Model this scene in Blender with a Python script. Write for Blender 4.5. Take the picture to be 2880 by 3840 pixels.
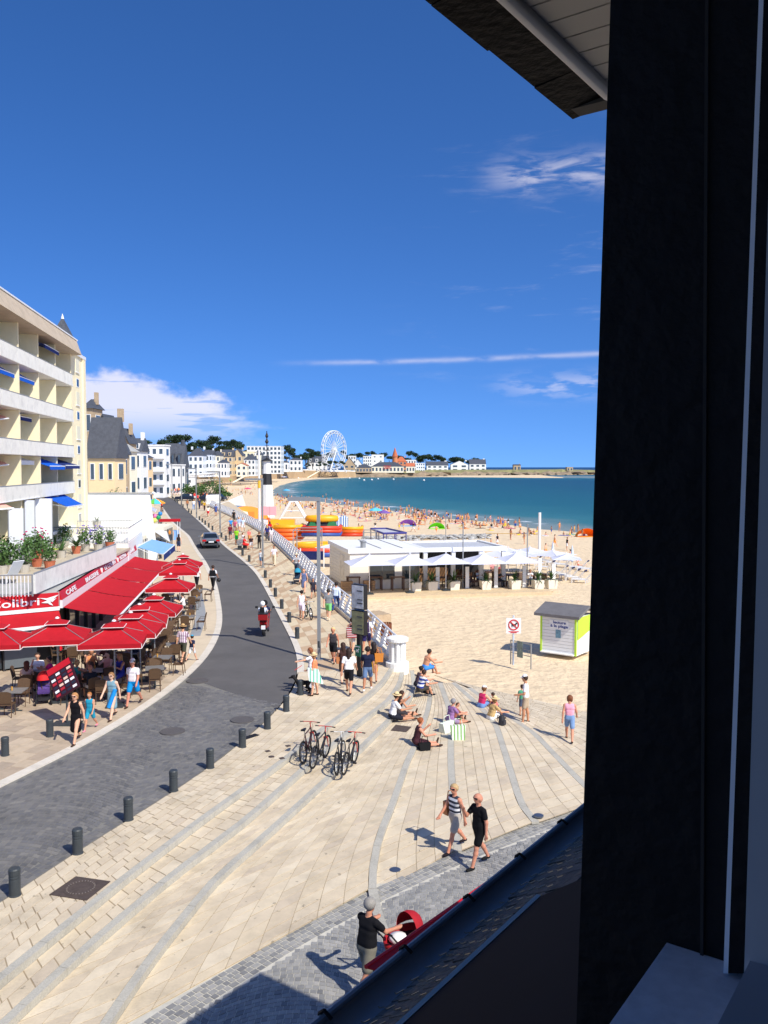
import bpy,bmesh,math,random
import numpy as np
from mathutils import Vector,Matrix
random.seed(7); np.random.seed(7)
R = math.radians
scene = bpy.context.scene
COL = scene.collection
for o in list(bpy.data.objects): bpy.data.objects.remove(o)

# ------------------------------------------------------------------ camera
CAMZ = 8.6; PITCH = R(3.0); FPX = 3218.0
cam = bpy.data.cameras.new('camera'); camo = bpy.data.objects.new('camera',cam); COL.objects.link(camo)
camo.location = (0,0,CAMZ); camo.rotation_euler = (R(90) - PITCH,0,0)
cam.sensor_fit = 'VERTICAL'; cam.sensor_height = 34.6; cam.lens = 29.0
cam.clip_start = 0.05; cam.clip_end = 60000
scene.camera = camo
scene.render.resolution_x = 768; scene.render.resolution_y = 1024
# ------------------------------------------------------------------ light
SUN_EL = R(45); SUN_AZ = math.atan2(.67,-.742)          # azimuth from +Y towards +X
world = bpy.data.worlds.new('World'); scene.world = world; world.use_nodes = True
sd = bpy.data.lights.new('sun','SUN'); sd.energy = 4.6; sd.angle = R(.5); sd.color = (1,.94,.83)
so = bpy.data.objects.new('sun',sd); COL.objects.link(so)
sv = Vector((math.sin(SUN_AZ) * math.cos(SUN_EL),math.cos(SUN_AZ) * math.cos(SUN_EL),math.sin(SUN_EL)))
so.rotation_euler = sv.to_track_quat('Z','Y').to_euler(); so.location = (40,-40,60)
vs = scene.view_settings
vs.view_transform = 'Standard'; vs.look = 'None'; vs.gamma = 1; vs.use_curve_mapping = False; vs.exposure = 0.15
SKY_STRENGTH = 0.148

def build_world():
 nt = world.node_tree; N = nt.nodes; L = nt.links; N.clear()
 out = N.new('ShaderNodeOutputWorld'); bg = N.new('ShaderNodeBackground')
 sky = N.new('ShaderNodeTexSky'); sky.sky_type = 'NISHITA'; sky.sun_disc = False
 sky.sun_elevation = SUN_EL; sky.sun_rotation = SUN_AZ; sky.altitude = 0
 sky.air_density = .6; sky.dust_density = .9; sky.ozone_density = 3.0
 tc = N.new('ShaderNodeTexCoord'); sx = N.new('ShaderNodeSeparateXYZ'); L.new(tc.outputs['Generated'],sx.inputs[0])
 def m(op,a,b=None,c=None):
  n = N.new('ShaderNodeMath'); n.operation = op
  for i,v in enumerate((a,b,c)):
   if v is None: continue
   if isinstance(v,(int,float)): n.inputs[i].default_value = v
   else: L.new(v,n.inputs[i])
  return n.outputs[0]
 def ss(v,lo,hi):
  n = N.new('ShaderNodeMapRange'); n.interpolation_type = 'SMOOTHSTEP'
  L.new(v,n.inputs[0]); n.inputs[1].default_value = lo; n.inputs[2].default_value = hi
  n.inputs[3].default_value = 0; n.inputs[4].default_value = 1
  return n.outputs[0]
 cz = N.new('ShaderNodeCombineXYZ'); L.new(sx.outputs[0],cz.inputs[0]); L.new(sx.outputs[1],cz.inputs[1]); L.new(m('ADD',sx.outputs[2],.11),cz.inputs[2])
 nv = N.new('ShaderNodeVectorMath'); nv.operation = 'NORMALIZE'; L.new(cz.outputs[0],nv.inputs[0]); L.new(nv.outputs[0],sky.inputs[0])
 az = m('ARCTAN2',sx.outputs[0],sx.outputs[1]); el = m('ARCSINE',sx.outputs[2])
 def noise(sa,se,off,detail=5,rough=.55,dist=0.0):
  c = N.new('ShaderNodeCombineXYZ'); L.new(m('MULTIPLY',az,sa),c.inputs[0]); L.new(m('MULTIPLY',el,se),c.inputs[1]); c.inputs[2].default_value = off
  n = N.new('ShaderNodeTexNoise'); n.inputs['Scale'].default_value = 1; n.inputs['Detail'].default_value = detail
  n.inputs['Roughness'].default_value = rough; n.inputs['Distortion'].default_value = dist
  L.new(c.outputs[0],n.inputs['Vector']); return n.outputs[0]
 # cumulus bank low on the left, thinning to the right
 top = m('ADD',m('MULTIPLY',az,-.22),.037)                      # falls from left to right
 top = m('ADD',m('MINIMUM',top,.104),m('MULTIPLY',m('SUBTRACT',noise(26,40,1.3,6,.55),.5),.055))
 bank = m('MULTIPLY',ss(m('SUBTRACT',top,el),-.004,.014),ss(m('ADD',az,m('MULTIPLY',m('SUBTRACT',noise(22,60,8,4),.5),.16)),-.13,-.2))
 bank = m('MULTIPLY',bank,ss(el,.012,.07))
 gaps = ss(noise(13,120,4.2,4,.5),.58,.68)
 bank = m('MULTIPLY',bank,m('SUBTRACT',1,m('MULTIPLY',gaps,.6)))
 bank = m('MULTIPLY',bank,.68)
 # thin cirrus streaks
 cir = m('MULTIPLY',ss(noise(7,42,2.7,6,.62,.3),.56,.78),ss(el,.06,.12))
 cir = m('MULTIPLY',cir,m('SUBTRACT',1,ss(el,.3,.4)))
 cir = m('MULTIPLY',cir,m('MULTIPLY',ss(az,-.02,.14),.16))
 d1 = m('DIVIDE',m('SUBTRACT',el,m('ADD',.318,m('MULTIPLY',m('SUBTRACT',noise(20,10,5,3),.5),.02))),.02)
 p1 = m('MULTIPLY',m('EXPONENT',m('MULTIPLY',m('MULTIPLY',d1,d1),-1.6)),m('MULTIPLY',m('MULTIPLY',ss(az,.09,.17),m('SUBTRACT',1,ss(az,.24,.33))),ss(noise(18,95,9.5,6,.6,.6),.36,.66)))
 cir = m('MAXIMUM',cir,m('MULTIPLY',p1,.42))
 d2 = m('DIVIDE',m('SUBTRACT',el,m('ADD',.121,m('MULTIPLY',az,.022))),m('ADD',.0016,m('MULTIPLY',noise(30,2,3),.0022)))
 p2 = m('MULTIPLY',m('EXPONENT',m('MULTIPLY',m('MULTIPLY',d2,d2),-1)),m('MULTIPLY',ss(az,-.14,-.02),ss(noise(24,60,6.1,4),.25,.6)))
 cir = m('MAXIMUM',cir,m('MULTIPLY',p2,.3))
 d3 = m('DIVIDE',m('SUBTRACT',el,.092),.012)
 p3 = m('MULTIPLY',m('EXPONENT',m('MULTIPLY',m('MULTIPLY',d3,d3),-1)),m('MULTIPLY',ss(az,.1,.2),ss(noise(30,110,7.7,5),.42,.62)))
 cir = m('MAXIMUM',cir,m('MULTIPLY',p3,.32))
 cov = m('MAXIMUM',bank,cir)
 mix = N.new('ShaderNodeMix'); mix.data_type = 'RGBA'; L.new(cov,mix.inputs[0])
 sat = N.new('ShaderNodeHueSaturation'); sat.inputs['Saturation'].default_value = 1.22; L.new(sky.outputs[0],sat.inputs['Color'])
 tn = N.new('ShaderNodeMix'); tn.data_type = 'RGBA'; tn.blend_type = 'MULTIPLY'; tn.inputs[0].default_value = 1; tn.inputs[7].default_value = (.82,.97,1.2,1)
 L.new(sat.outputs[0],tn.inputs[6]); L.new(tn.outputs[2],mix.inputs[6]); mix.inputs[7].default_value = (6.6,6.2,6.5,1)
 L.new(mix.outputs[2],bg.inputs[0]); bg.inputs[1].default_value = SKY_STRENGTH
 L.new(bg.outputs[0],out.inputs[0])
build_world()

# ------------------------------------------------------------------ helpers: photo pixels -> places
CROPS = dict(D=(0,0,.576),P=(0,0,1),a=(0,1050,2.304),b=(0,1850,2.304),c=(560,1600,2.765),d=(700,2000,2.074),e=(1000,1700,2.765),
             f=(1550,1800,2.37),g=(1350,2300,1.907),h=(1000,2600,2.37),i=(0,2600,1.508),j=(1100,2850,1.508),
             k=(2000,2900,1.885),l=(1600,0,1.296),m=(2150,1600,2.212))
def px(k,x,y):
 a,b,s = CROPS[k]; return a + x / s,b + y / s
def ray(k,x,y):
 X,Y = px(k,x,y); u = (X - 1440) / FPX; v = (Y - 1920) / FPX
 return Vector((u,math.cos(PITCH) - v * math.sin(PITCH),-math.sin(PITCH) - v * math.cos(PITCH)))
CAM = Vector((0,0,CAMZ))
def on(k,x,y,z=0.0):                 # where the view line meets the level z
 d = ray(k,x,y); return CAM + d * ((z - CAMZ) / d.z)
def at(k,x,y,dist):                  # the point on the view line at distance dist along +Y
 d = ray(k,x,y); return CAM + d * (dist / d.y)
def zr(y): return 0.0 if y < 40 else .014 * (y - 40)     # the road climbs gently away from the square
def onr(k,x,y,dz=0.0):
 p = on(k,x,y,dz)
 for _ in range(12): p = on(k,x,y,zr(p.y) + dz)
 return p

# ------------------------------------------------------------------ materials
MATS = {}
def M(name,col=(.5,.5,.5),rough=.6,metal=0.0,var=.1,scale=5.0,bump=0.0,bscale=60.0,spec=.4,ramp=None,alpha=1.0,dirt=0.0,emit=None,stripes=None,dscale=1.3,spots=0.0):
 if name in MATS: return MATS[name]
 m = bpy.data.materials.new(name); m.use_nodes = True; nt = m.node_tree; N = nt.nodes; L = nt.links
 b = N['Principled BSDF']; b.inputs['Roughness'].default_value = rough; b.inputs['Metallic'].default_value = metal
 b.inputs['Specular IOR Level'].default_value = spec; b.inputs['Alpha'].default_value = alpha
 tc = N.new('ShaderNodeTexCoord'); vec = tc.outputs['Object']
 if ramp:
  at_ = N.new('ShaderNodeAttribute'); at_.attribute_name = 'rnd'
  cr = N.new('ShaderNodeValToRGB'); el = cr.color_ramp.elements
  cr.color_ramp.interpolation = 'LINEAR'
  el[0].color = (*ramp[0],1); el[1].color = (*ramp[-1],1)
  for i,c in enumerate(ramp[1:-1]): e = el.new((i + 1) / (len(ramp) - 1)); e.color = (*c,1)
  L.new(at_.outputs['Fac'],cr.inputs[0]); base = cr.outputs[0]
 elif stripes:
  ax,freq,c2,duty = stripes
  sep = N.new('ShaderNodeSeparateXYZ'); L.new(vec,sep.inputs[0])
  f = N.new('ShaderNodeMath'); f.operation = 'MULTIPLY'; L.new(sep.outputs[ax],f.inputs[0]); f.inputs[1].default_value = freq
  fr = N.new('ShaderNodeMath'); fr.operation = 'FRACT'; L.new(f.outputs[0],fr.inputs[0])
  gt = N.new('ShaderNodeMath'); gt.operation = 'GREATER_THAN'; L.new(fr.outputs[0],gt.inputs[0]); gt.inputs[1].default_value = duty
  mx = N.new('ShaderNodeMix'); mx.data_type = 'RGBA'; L.new(gt.outputs[0],mx.inputs[0]); mx.inputs[6].default_value = (*col,1); mx.inputs[7].default_value = (*c2,1)
  base = mx.outputs[2]
 else:
  rgb = N.new('ShaderNodeRGB'); rgb.outputs[0].default_value = (*col,1); base = rgb.outputs[0]
 if var > 0:
  nz = N.new('ShaderNodeTexNoise'); nz.inputs['Scale'].default_value = scale; nz.inputs['Detail'].default_value = 6; nz.inputs['Roughness'].default_value = .62; L.new(vec,nz.inputs['Vector'])
  mr = N.new('ShaderNodeMapRange'); L.new(nz.outputs[0],mr.inputs[0]); mr.inputs[1].default_value = .25; mr.inputs[2].default_value = .75
  mr.inputs[3].default_value = 1 - var; mr.inputs[4].default_value = 1 + var
  mx = N.new('ShaderNodeMix'); mx.data_type = 'RGBA'; mx.blend_type = 'MULTIPLY'; mx.inputs[0].default_value = 1
  L.new(base,mx.inputs[6]); L.new(mr.outputs[0],mx.inputs[7]); base = mx.outputs[2]
 if dirt > 0:
  n2 = N.new('ShaderNodeTexNoise'); n2.inputs['Scale'].default_value = dscale; n2.inputs['Detail'].default_value = 8; n2.inputs['Roughness'].default_value = .7; L.new(vec,n2.inputs['Vector'])
  mr = N.new('ShaderNodeMapRange'); L.new(n2.outputs[0],mr.inputs[0]); mr.inputs[1].default_value = .48; mr.inputs[2].default_value = .72; mr.inputs[3].default_value = 1; mr.inputs[4].default_value = 1 - dirt
  mx = N.new('ShaderNodeMix'); mx.data_type = 'RGBA'; mx.blend_type = 'MULTIPLY'; mx.inputs[0].default_value = 1
  L.new(base,mx.inputs[6]); L.new(mr.outputs[0],mx.inputs[7]); base = mx.outputs[2]
 if spots > 0:                                        # trodden gum and small stains
  n2 = N.new('ShaderNodeTexNoise'); n2.inputs['Scale'].default_value = 5.5; n2.inputs['Detail'].default_value = 2; L.new(vec,n2.inputs['Vector'])
  mr = N.new('ShaderNodeMapRange'); L.new(n2.outputs[0],mr.inputs[0]); mr.inputs[1].default_value = .7; mr.inputs[2].default_value = .74; mr.inputs[3].default_value = 1; mr.inputs[4].default_value = 1 - spots
  mx = N.new('ShaderNodeMix'); mx.data_type = 'RGBA'; mx.blend_type = 'MULTIPLY'; mx.inputs[0].default_value = 1
  L.new(base,mx.inputs[6]); L.new(mr.outputs[0],mx.inputs[7]); base = mx.outputs[2]
 L.new(base,b.inputs['Base Color'])
 if bump > 0:
  n3 = N.new('ShaderNodeTexNoise'); n3.inputs['Scale'].default_value = bscale; n3.inputs['Detail'].default_value = 5; L.new(vec,n3.inputs['Vector'])
  bp = N.new('ShaderNodeBump'); bp.inputs['Strength'].default_value = bump; bp.inputs['Distance'].default_value = 1.0 / bscale; L.new(n3.outputs[0],bp.inputs['Height'])
  L.new(bp.outputs[0],b.inputs['Normal'])
 if emit: b.inputs['Emission Color'].default_value = (*col,1); b.inputs['Emission Strength'].default_value = emit
 MATS[name] = m; return m
def C(r,g,b):                                        # sRGB 0-255 -> linear
 f = lambda v: (v / 255 / 12.92) if v / 255 <= .04045 else ((v / 255 + .055) / 1.055) ** 2.4
 return (f(r),f(g),f(b))
def cloth(rgb,var=.1): return M('cloth_%d_%d_%d' % rgb,C(*rgb),.85,var=var,scale=14,spec=.15)

# ------------------------------------------------------------------ mesh collector
class MB:
 def __init__(s): s.v = []; s.f = []; s.m = []; s.r = []; s.cur = 0
 def add(s,vs,fs,mi=None,rnd=None):
  n = len(s.v); s.v += [tuple(v) for v in vs]; mi = s.cur if mi is None else mi
  r = random.random() if rnd is None else rnd
  for f in fs: s.f.append(tuple(n + i for i in f)); s.m.append(mi); s.r.append(r)
  return s
 def box(s,c,size,ang=0.0,mi=None,rnd=None,T=None):
  x,y,z = [q / 2 for q in size]; ca,sa = math.cos(ang),math.sin(ang); vs = []
  for dz in (-z,z):
   for dx,dy in ((-x,-y),(x,-y),(x,y),(-x,y)):
    vs.append(Vector((c[0] + dx * ca - dy * sa,c[1] + dx * sa + dy * ca,c[2] + dz)))
  if T is not None: vs = [T @ v for v in vs]
  return s.add(vs,((3,2,1,0),(4,5,6,7),(0,1,5,4),(1,2,6,5),(2,3,7,6),(3,0,4,7)),mi,rnd)
 def hexa(s,lo,hi,mi=None,rnd=None):               # two rings of equal length -> closed solid
  n = len(lo); fs = [tuple(range(n - 1,-1,-1)),tuple(range(n,2 * n))]
  for i in range(n): j = (i + 1) % n; fs.append((i,j,n + j,n + i))
  return s.add(list(lo) + list(hi),fs,mi,rnd)
 def prism(s,poly,z0,z1,mi=None,rnd=None):
  if sum(poly[i][0] * poly[(i + 1) % len(poly)][1] - poly[(i + 1) % len(poly)][0] * poly[i][1] for i in range(len(poly))) < 0: poly = poly[::-1]
  return s.hexa([(p[0],p[1],z0) for p in poly],[(p[0],p[1],z1) for p in poly],mi,rnd)
 def tube(s,a,b,r0,r1=None,n=8,mi=None,cap=True,rnd=None):
  a = Vector(a); b = Vector(b); r1 = r0 if r1 is None else r1; d = (b - a)
  if d.length < 1e-6: return s
  d.normalize(); u = d.orthogonal().normalized(); w = d.cross(u)
  lo = [a + (u * math.cos(t) + w * math.sin(t)) * r0 for t in [2 * math.pi * i / n for i in range(n)]]
  hi = [b + (u * math.cos(t) + w * math.sin(t)) * r1 for t in [2 * math.pi * i / n for i in range(n)]]
  fs = [(i,(i + 1) % n,n + (i + 1) % n,n + i) for i in range(n)]
  if cap: fs += [tuple(range(n - 1,-1,-1)),tuple(range(n,2 * n))]
  return s.add(lo + hi,fs,mi,rnd)
 def path(s,pts,r,n=6,mi=None):
  for i in range(len(pts) - 1): s.tube(pts[i],pts[i + 1],r if not isinstance(r,(list,tuple)) else r[i],None if not isinstance(r,(list,tuple)) else r[i + 1],n,mi)
  return s
 def lathe(s,c,prof,n=16,mi=None,axis=None):      # prof: (radius, height) pairs, closed when radius 0
  vs = []; c = Vector(c)
  q = Matrix.Identity(3) if axis is None else Vector((0,0,1)).rotation_difference(Vector(axis)).to_matrix()
  for r,h in prof:
   for i in range(n):
    t = 2 * math.pi * i / n; vs.append(c + q @ Vector((r * math.cos(t),r * math.sin(t),h)))
  fs = []
  for k in range(len(prof) - 1):
   for i in range(n): j = (i + 1) % n; fs.append((k * n + i,k * n + j,(k + 1) * n + j,(k + 1) * n + i))
  fs.append(tuple(range(n - 1,-1,-1))); fs.append(tuple((len(prof) - 1) * n + i for i in range(n)))
  return s.add(vs,fs,mi)
 def torus(s,c,R_,r,axis=(0,0,1),n=24,k=6,mi=None,a0=0.0,a1=2 * math.pi):
  q = Vector((0,0,1)).rotation_difference(Vector(axis)).to_matrix(); c = Vector(c); vs = []; fs = []
  full = abs(a1 - a0 - 2 * math.pi) < 1e-6; nn = n if full else n + 1
  for i in range(nn):
   t = a0 + (a1 - a0) * i / n
   for j in range(k):
    w = 2 * math.pi * j / k
    vs.append(c + q @ Vector(((R_ + r * math.cos(w)) * math.cos(t),(R_ + r * math.cos(w)) * math.sin(t),r * math.sin(w))))
  for i in range(n):
   i2 = (i + 1) % nn if full else i + 1
   for j in range(k): fs.append((i * k + j,i2 * k + j,i2 * k + (j + 1) % k,i * k + (j + 1) % k))
  return s.add(vs,fs,mi)
 def quad(s,a,b,c,d,mi=None,rnd=None): return s.add((a,b,c,d),((0,1,2,3),),mi,rnd)
 def slab(s,ring,th,mi=None,rnd=None):             # a sheet given by its outline, with thickness th straight down
  return s.hexa([(p[0],p[1],p[2] - th) for p in ring],ring,mi,rnd)
 def build(s,name,mats,parent=None,smooth=False,keep=False):
  mats = mats if isinstance(mats,(list,tuple)) else [mats]
  vs = np.array(s.v,dtype=float).reshape(-1,3); loc = None
  if parent is not None:
   inv = np.array(PM[parent.name].inverted()); vs = vs @ inv[:3,:3].T + inv[:3,3]
  elif not keep:
   loc = np.array([(vs[:,0].min() + vs[:,0].max()) / 2,(vs[:,1].min() + vs[:,1].max()) / 2,vs[:,2].min()]); vs = vs - loc
  me = bpy.data.meshes.new(name); me.from_pydata(vs.tolist(),[],s.f); me.update()
  for m in mats: me.materials.append(m)
  me.polygons.foreach_set('material_index',s.m)
  if smooth: me.polygons.foreach_set('use_smooth',[True] * len(s.f))
  a = me.attributes.new('rnd','FLOAT','FACE'); a.data.foreach_set('value',s.r)
  o = bpy.data.objects.new(name,me); COL.objects.link(o)
  if parent is not None: o.parent = parent; PM[o.name] = PM[parent.name]; CHD.setdefault(parent.name,[]).append(o)
  else:
   o.location = loc if loc is not None else (0,0,0); PM[o.name] = Matrix.Translation(o.location)
  return o
PM = {}
def tag(o,label=None,cat=None,group=None,kind=None):
 if label: o['label'] = label
 if cat: o['category'] = cat
 if group: o['group'] = group
 if kind: o['kind'] = kind
 return o
def thing(name,label,cat,loc,rz=0.0,group=None):
 o = bpy.data.objects.new(name,None); COL.objects.link(o); o.location = loc; o.rotation_euler = (0,0,rz); o.empty_display_size = .2
 PM[o.name] = Matrix.Translation(Vector(loc)) @ Matrix.Rotation(rz,4,'Z')
 return tag(o,label,cat,group)
def lbox(t,name,mats,*boxes,**kw):                   # part made of boxes in the thing's own frame
 mb = MB()
 for b in boxes: mb.box(*b)
 return lpart(t,name,mb,mats,**kw)
def lpart(t,name,mb,mats,smooth=False):              # part whose coordinates are already in the thing's own frame
 M4 = PM[t.name]; mb.v = [tuple(M4 @ Vector(v)) for v in mb.v]
 return mb.build(name,mats,t,smooth)
def copy_tree(o,loc=None,rz=None,label=None,parent=None):
 c = o.copy(); COL.objects.link(c)
 if parent is not None: c.parent = parent; CHD.setdefault(parent.name,[]).append(c)
 if loc is not None: c.location = loc
 if rz is not None: c.rotation_euler = (0,0,rz)
 if label: c['label'] = label
 for ch in KIDS(o): copy_tree(ch,parent=c)
 return c
CHD = {}
def KIDS(o): return list(CHD.get(o.name,()))
def text_mesh(s,size,depth=.01,bold=0.0,xscale=1.0):
 cu = bpy.data.curves.new('t','FONT'); cu.body = s; cu.size = size; cu.extrude = depth; cu.offset = bold; cu.align_x = 'LEFT'; cu.resolution_u = 3
 ob = bpy.data.objects.new('t',cu); COL.objects.link(ob)
 dg = bpy.context.evaluated_depsgraph_get(); me = bpy.data.meshes.new_from_object(ob.evaluated_get(dg))
 vs = [(v.co.x * xscale,v.co.y,v.co.z) for v in me.vertices]; fs = [tuple(p.vertices) for p in me.polygons]
 bpy.data.objects.remove(ob); bpy.data.meshes.remove(me); return vs,fs
def lettering(s,origin,xdir,updir,size,mat,parent,bold=0.0,xscale=1.0,name='lettering',width=None):
 vs,fs = text_mesh(s,size,.006,bold); xd = Vector(xdir).normalized(); ud = Vector(updir).normalized(); nd = xd.cross(ud)
 w = max(v[0] for v in vs)
 if width: xscale = width / w
 mb = MB(); mb.add([Vector(origin) + xd * v[0] * xscale + ud * v[1] + nd * v[2] for v in vs],fs)
 return mb.build(name,mat,parent)
# ------------------------------------------------------------------ polyline tools
def resample(pts,n):
 pts = [Vector(p) for p in pts]; L = [0]
 for i in range(len(pts) - 1): L.append(L[-1] + (pts[i + 1] - pts[i]).length)
 out = []
 for k in range(n):
  t = L[-1] * k / (n - 1); i = 0
  while i < len(pts) - 2 and L[i + 1] < t: i += 1
  f = (t - L[i]) / max(1e-9,L[i + 1] - L[i]); out.append(pts[i].lerp(pts[i + 1],f))
 return out
def smooth_line(pts,n=60,it=6):
 p = resample(pts,n)
 for _ in range(it):
  q = p[:]
  for i in range(1,len(p) - 1): q[i] = (p[i - 1] + p[i] * 2 + p[i + 1]) / 4
  p = q
 return p
def lerp_line(line,s):                       # s in 0..1
 f = s * (len(line) - 1); i = min(int(f),len(line) - 2); return line[i].lerp(line[i + 1],f - i)
def line_len(l): return sum((l[i + 1] - l[i]).length for i in range(len(l) - 1))
def offset_line(line,d):                     # to the right of travel when d>0
 out = []
 for i in range(len(line)):
  t = line[min(i + 1,len(line) - 1)] - line[max(i - 1,0)]; t.z = 0; t.normalize(); out.append(line[i] + Vector((t.y,-t.x,0)) * d)
 return out
def dist_poly(x,y,line):                    # distance and side (+ left of travel) to a plan polyline
 best = 1e9; side = 1
 for i in range(len(line) - 1):
  ax,ay = line[i][0],line[i][1]; bx,by = line[i + 1][0],line[i + 1][1]
  dx,dy = bx - ax,by - ay; t = max(0,min(1,((x - ax) * dx + (y - ay) * dy) / (dx * dx + dy * dy + 1e-9)))
  d = math.hypot(x - ax - t * dx,y - ay - t * dy)
  if d < best: best = d; side = 1 if dx * (y - ay) - dy * (x - ax) > 0 else -1
 return best * side
SEA = -2.6
WATER = [(150,95),(80,120)] + [tuple(on('P',x,y,SEA)[:2]) for x,y in ((2213,1998),(2014,1981),(1845,1956),(1677,1943),(1550,1927),(1470,1913),(1325,1897),(1181,1877),(1090,1868),(1033,1859),(1031,1837),(1058,1819),(1108,1807),(1181,1797),(1325,1790))] + [(60,960),(140,900)]
def zs(x,y):                                 # height of the sand
 d = dist_poly(x,y,WATER)
 z = SEA + (.0125 * d if d > 0 else .03 * d)
 return max(-6,min(z,-1.08 if y < 150 else .2))
def ons(k,x,y,dz=0.0):
 p = on(k,x,y,-1.5)
 for _ in range(14):
  z = zs(p.x,p.y) + dz; p = on(k,x,y,z)
 return p
# ------------------------------------------------------------------ sand and sea
M_SAND = M('sand',C(226,204,170),.95,var=.07,scale=.35,bump=.42,bscale=1.9,spec=.1,dirt=.1,dscale=.9)
def ground_sheets():
 ys = list(np.concatenate([np.arange(8,60,3),np.arange(60,180,6),np.arange(180,420,14),np.arange(420,1040,34)]))
 xs = list(np.concatenate([np.arange(-420,-100,22),np.arange(-100,60,4.5),np.arange(60,200,14)]))
 vs = [(x,y,zs(x,y)) for y in ys for x in xs]; nx = len(xs)
 fs = [(j * nx + i,j * nx + i + 1,(j + 1) * nx + i + 1,(j + 1) * nx + i) for j in range(len(ys) - 1) for i in range(nx - 1)]
 mb = MB(); mb.add(vs,fs); o = mb.build('beach_sand',M_SAND,smooth=True,keep=True); tag(o,kind='structure')
 # sea
 m = bpy.data.materials.new('sea'); m.use_nodes = True; N = m.node_tree.nodes; L = m.node_tree.links; b = N['Principled BSDF']
 tc = N.new('ShaderNodeTexCoord')
 at_ = N.new('ShaderNodeAttribute'); at_.attribute_name = 'shore'
 cr = N.new('ShaderNodeValToRGB'); e = cr.color_ramp.elements
 e[0].position = 0; e[0].color = (.22,.27,.24,1); e[1].position = 1; e[1].color = (.006,.04,.10,1)
 q = e.new(.035); q.color = (.035,.165,.175,1); q = e.new(.14); q.color = (.012,.112,.135,1); q = e.new(.4); q.color = (.008,.078,.11,1)
 nz = N.new('ShaderNodeTexNoise'); nz.inputs['Scale'].default_value = .02; nz.inputs['Detail'].default_value = 3; L.new(tc.outputs['Object'],nz.inputs[0])
 ad = N.new('ShaderNodeMath'); ad.operation = 'MULTIPLY_ADD'; L.new(nz.outputs[0],ad.inputs[0]); ad.inputs[1].default_value = .12; 
 a2 = N.new('ShaderNodeMath'); a2.operation = 'SUBTRACT'; L.new(at_.outputs['Fac'],a2.inputs[0]); a2.inputs[1].default_value = .06; L.new(a2.outputs[0],ad.inputs[2])
 L.new(ad.outputs[0],cr.inputs[0])
 # broken white water right at the edge
 n5 = N.new('ShaderNodeTexNoise'); n5.inputs['Scale'].default_value = .16; n5.inputs['Detail'].default_value = 5; L.new(tc.outputs['Object'],n5.inputs[0])
 fo = N.new('ShaderNodeValToRGB'); fe = fo.color_ramp.elements; fe[0].color = (0,0,0,1); fe[1].color = (0,0,0,1); fe[1].position = .05
 q = fe.new(.012); q.color = (0,0,0,1); q = fe.new(.018); q.color = (1,1,1,1); q = fe.new(.026); q.color = (0,0,0,1)
 L.new(at_.outputs['Fac'],fo.inputs[0])
 gt = N.new('ShaderNodeMapRange'); L.new(n5.outputs[0],gt.inputs[0]); gt.inputs[1].default_value = .52; gt.inputs[2].default_value = .62
 fm = N.new('ShaderNodeMath'); fm.operation = 'MULTIPLY'; L.new(fo.outputs[0],fm.inputs[0]); L.new(gt.outputs[0],fm.inputs[1])
 mx = N.new('ShaderNodeMix'); mx.data_type = 'RGBA'; L.new(fm.outputs[0],mx.inputs[0]); L.new(cr.outputs[0],mx.inputs[6]); mx.inputs[7].default_value = (.8,.82,.82,1)
 L.new(mx.outputs[2],b.inputs['Base Color']); b.inputs['Roughness'].default_value = .3; b.inputs['IOR'].default_value = 1.33; b.inputs['Specular IOR Level'].default_value = .12
 mp = N.new('ShaderNodeMapping'); mp.inputs['Scale'].default_value = (.35,1,1); mp.inputs['Rotation'].default_value = (0,0,.5); L.new(tc.outputs['Object'],mp.inputs[0])
 n4 = N.new('ShaderNodeTexNoise'); n4.inputs['Scale'].default_value = .55; n4.inputs['Detail'].default_value = 7; n4.inputs['Roughness'].default_value = .65; L.new(mp.outputs[0],n4.inputs[0])
 bp = N.new('ShaderNodeBump'); bp.inputs['Strength'].default_value = .9; bp.inputs['Distance'].default_value = .9; L.new(n4.outputs[0],bp.inputs['Height']); L.new(bp.outputs[0],b.inputs['Normal'])
 ys = list(np.concatenate([np.arange(80,420,6),np.arange(420,1100,20),[1300,1800,3000,6000,12000,30000]]))
 xs = list(np.concatenate([[-20000,-3000,-400,-250],np.arange(-160,90,6),np.arange(90,400,40),[700,1500,4000,20000]]))
 vs = [(x,y,SEA) for y in ys for x in xs]; nx = len(xs)
 fs = [(j * nx + i,j * nx + i + 1,(j + 1) * nx + i + 1,(j + 1) * nx + i) for j in range(len(ys) - 1) for i in range(nx - 1)]
 mb = MB(); mb.add(vs,fs); o = mb.build('sea',m,smooth=True,keep=True); tag(o,kind='structure')
 a = o.data.attributes.new('shore','FLOAT','POINT')
 a.data.foreach_set('value',[max(0,min(1,-dist_poly(x,y,WATER) / 400)) if (y < 1300 and abs(x) < 1000) else 1.0 for y in ys for x in xs])
ground_sheets()

# ------------------------------------------------------------------ the square, the road and the promenade: traced lines
def tr(z,*pts): return [on('P',x,y,z) for x,y in pts]
ROAD_R = [onr('P',x,y) for x,y in ((-500,3720),(0,3369),(278,3193),(491,3058),(637,2978),(796,2875),(928,2756),(1021,2686),(1057,2641),(1100,2593),(1124,2511),(1110,2434),(1071,2357),(1033,2284),(1004,2227),(980,2183),(956,2145),(912,2104),(840,2048),(784,1991),(734,1944),(687,1900),(643,1868),(607,1855),(582,1851))]
ROAD_L = [onr('P',x,y) for x,y in ((-500,3200),(0,2948),(159,2872),(391,2759),(491,2693),(630,2600),(700,2545),(782,2463),(825,2386),(837,2328),(830,2270),(816,2193),(777,2111),(736,2053),(712,2009),(650,1958),(614,1907),(578,1860),(567,1853))]
ROAD_R = smooth_line(ROAD_R,150,5); ROAD_L = smooth_line(ROAD_L,150,5)
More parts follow.
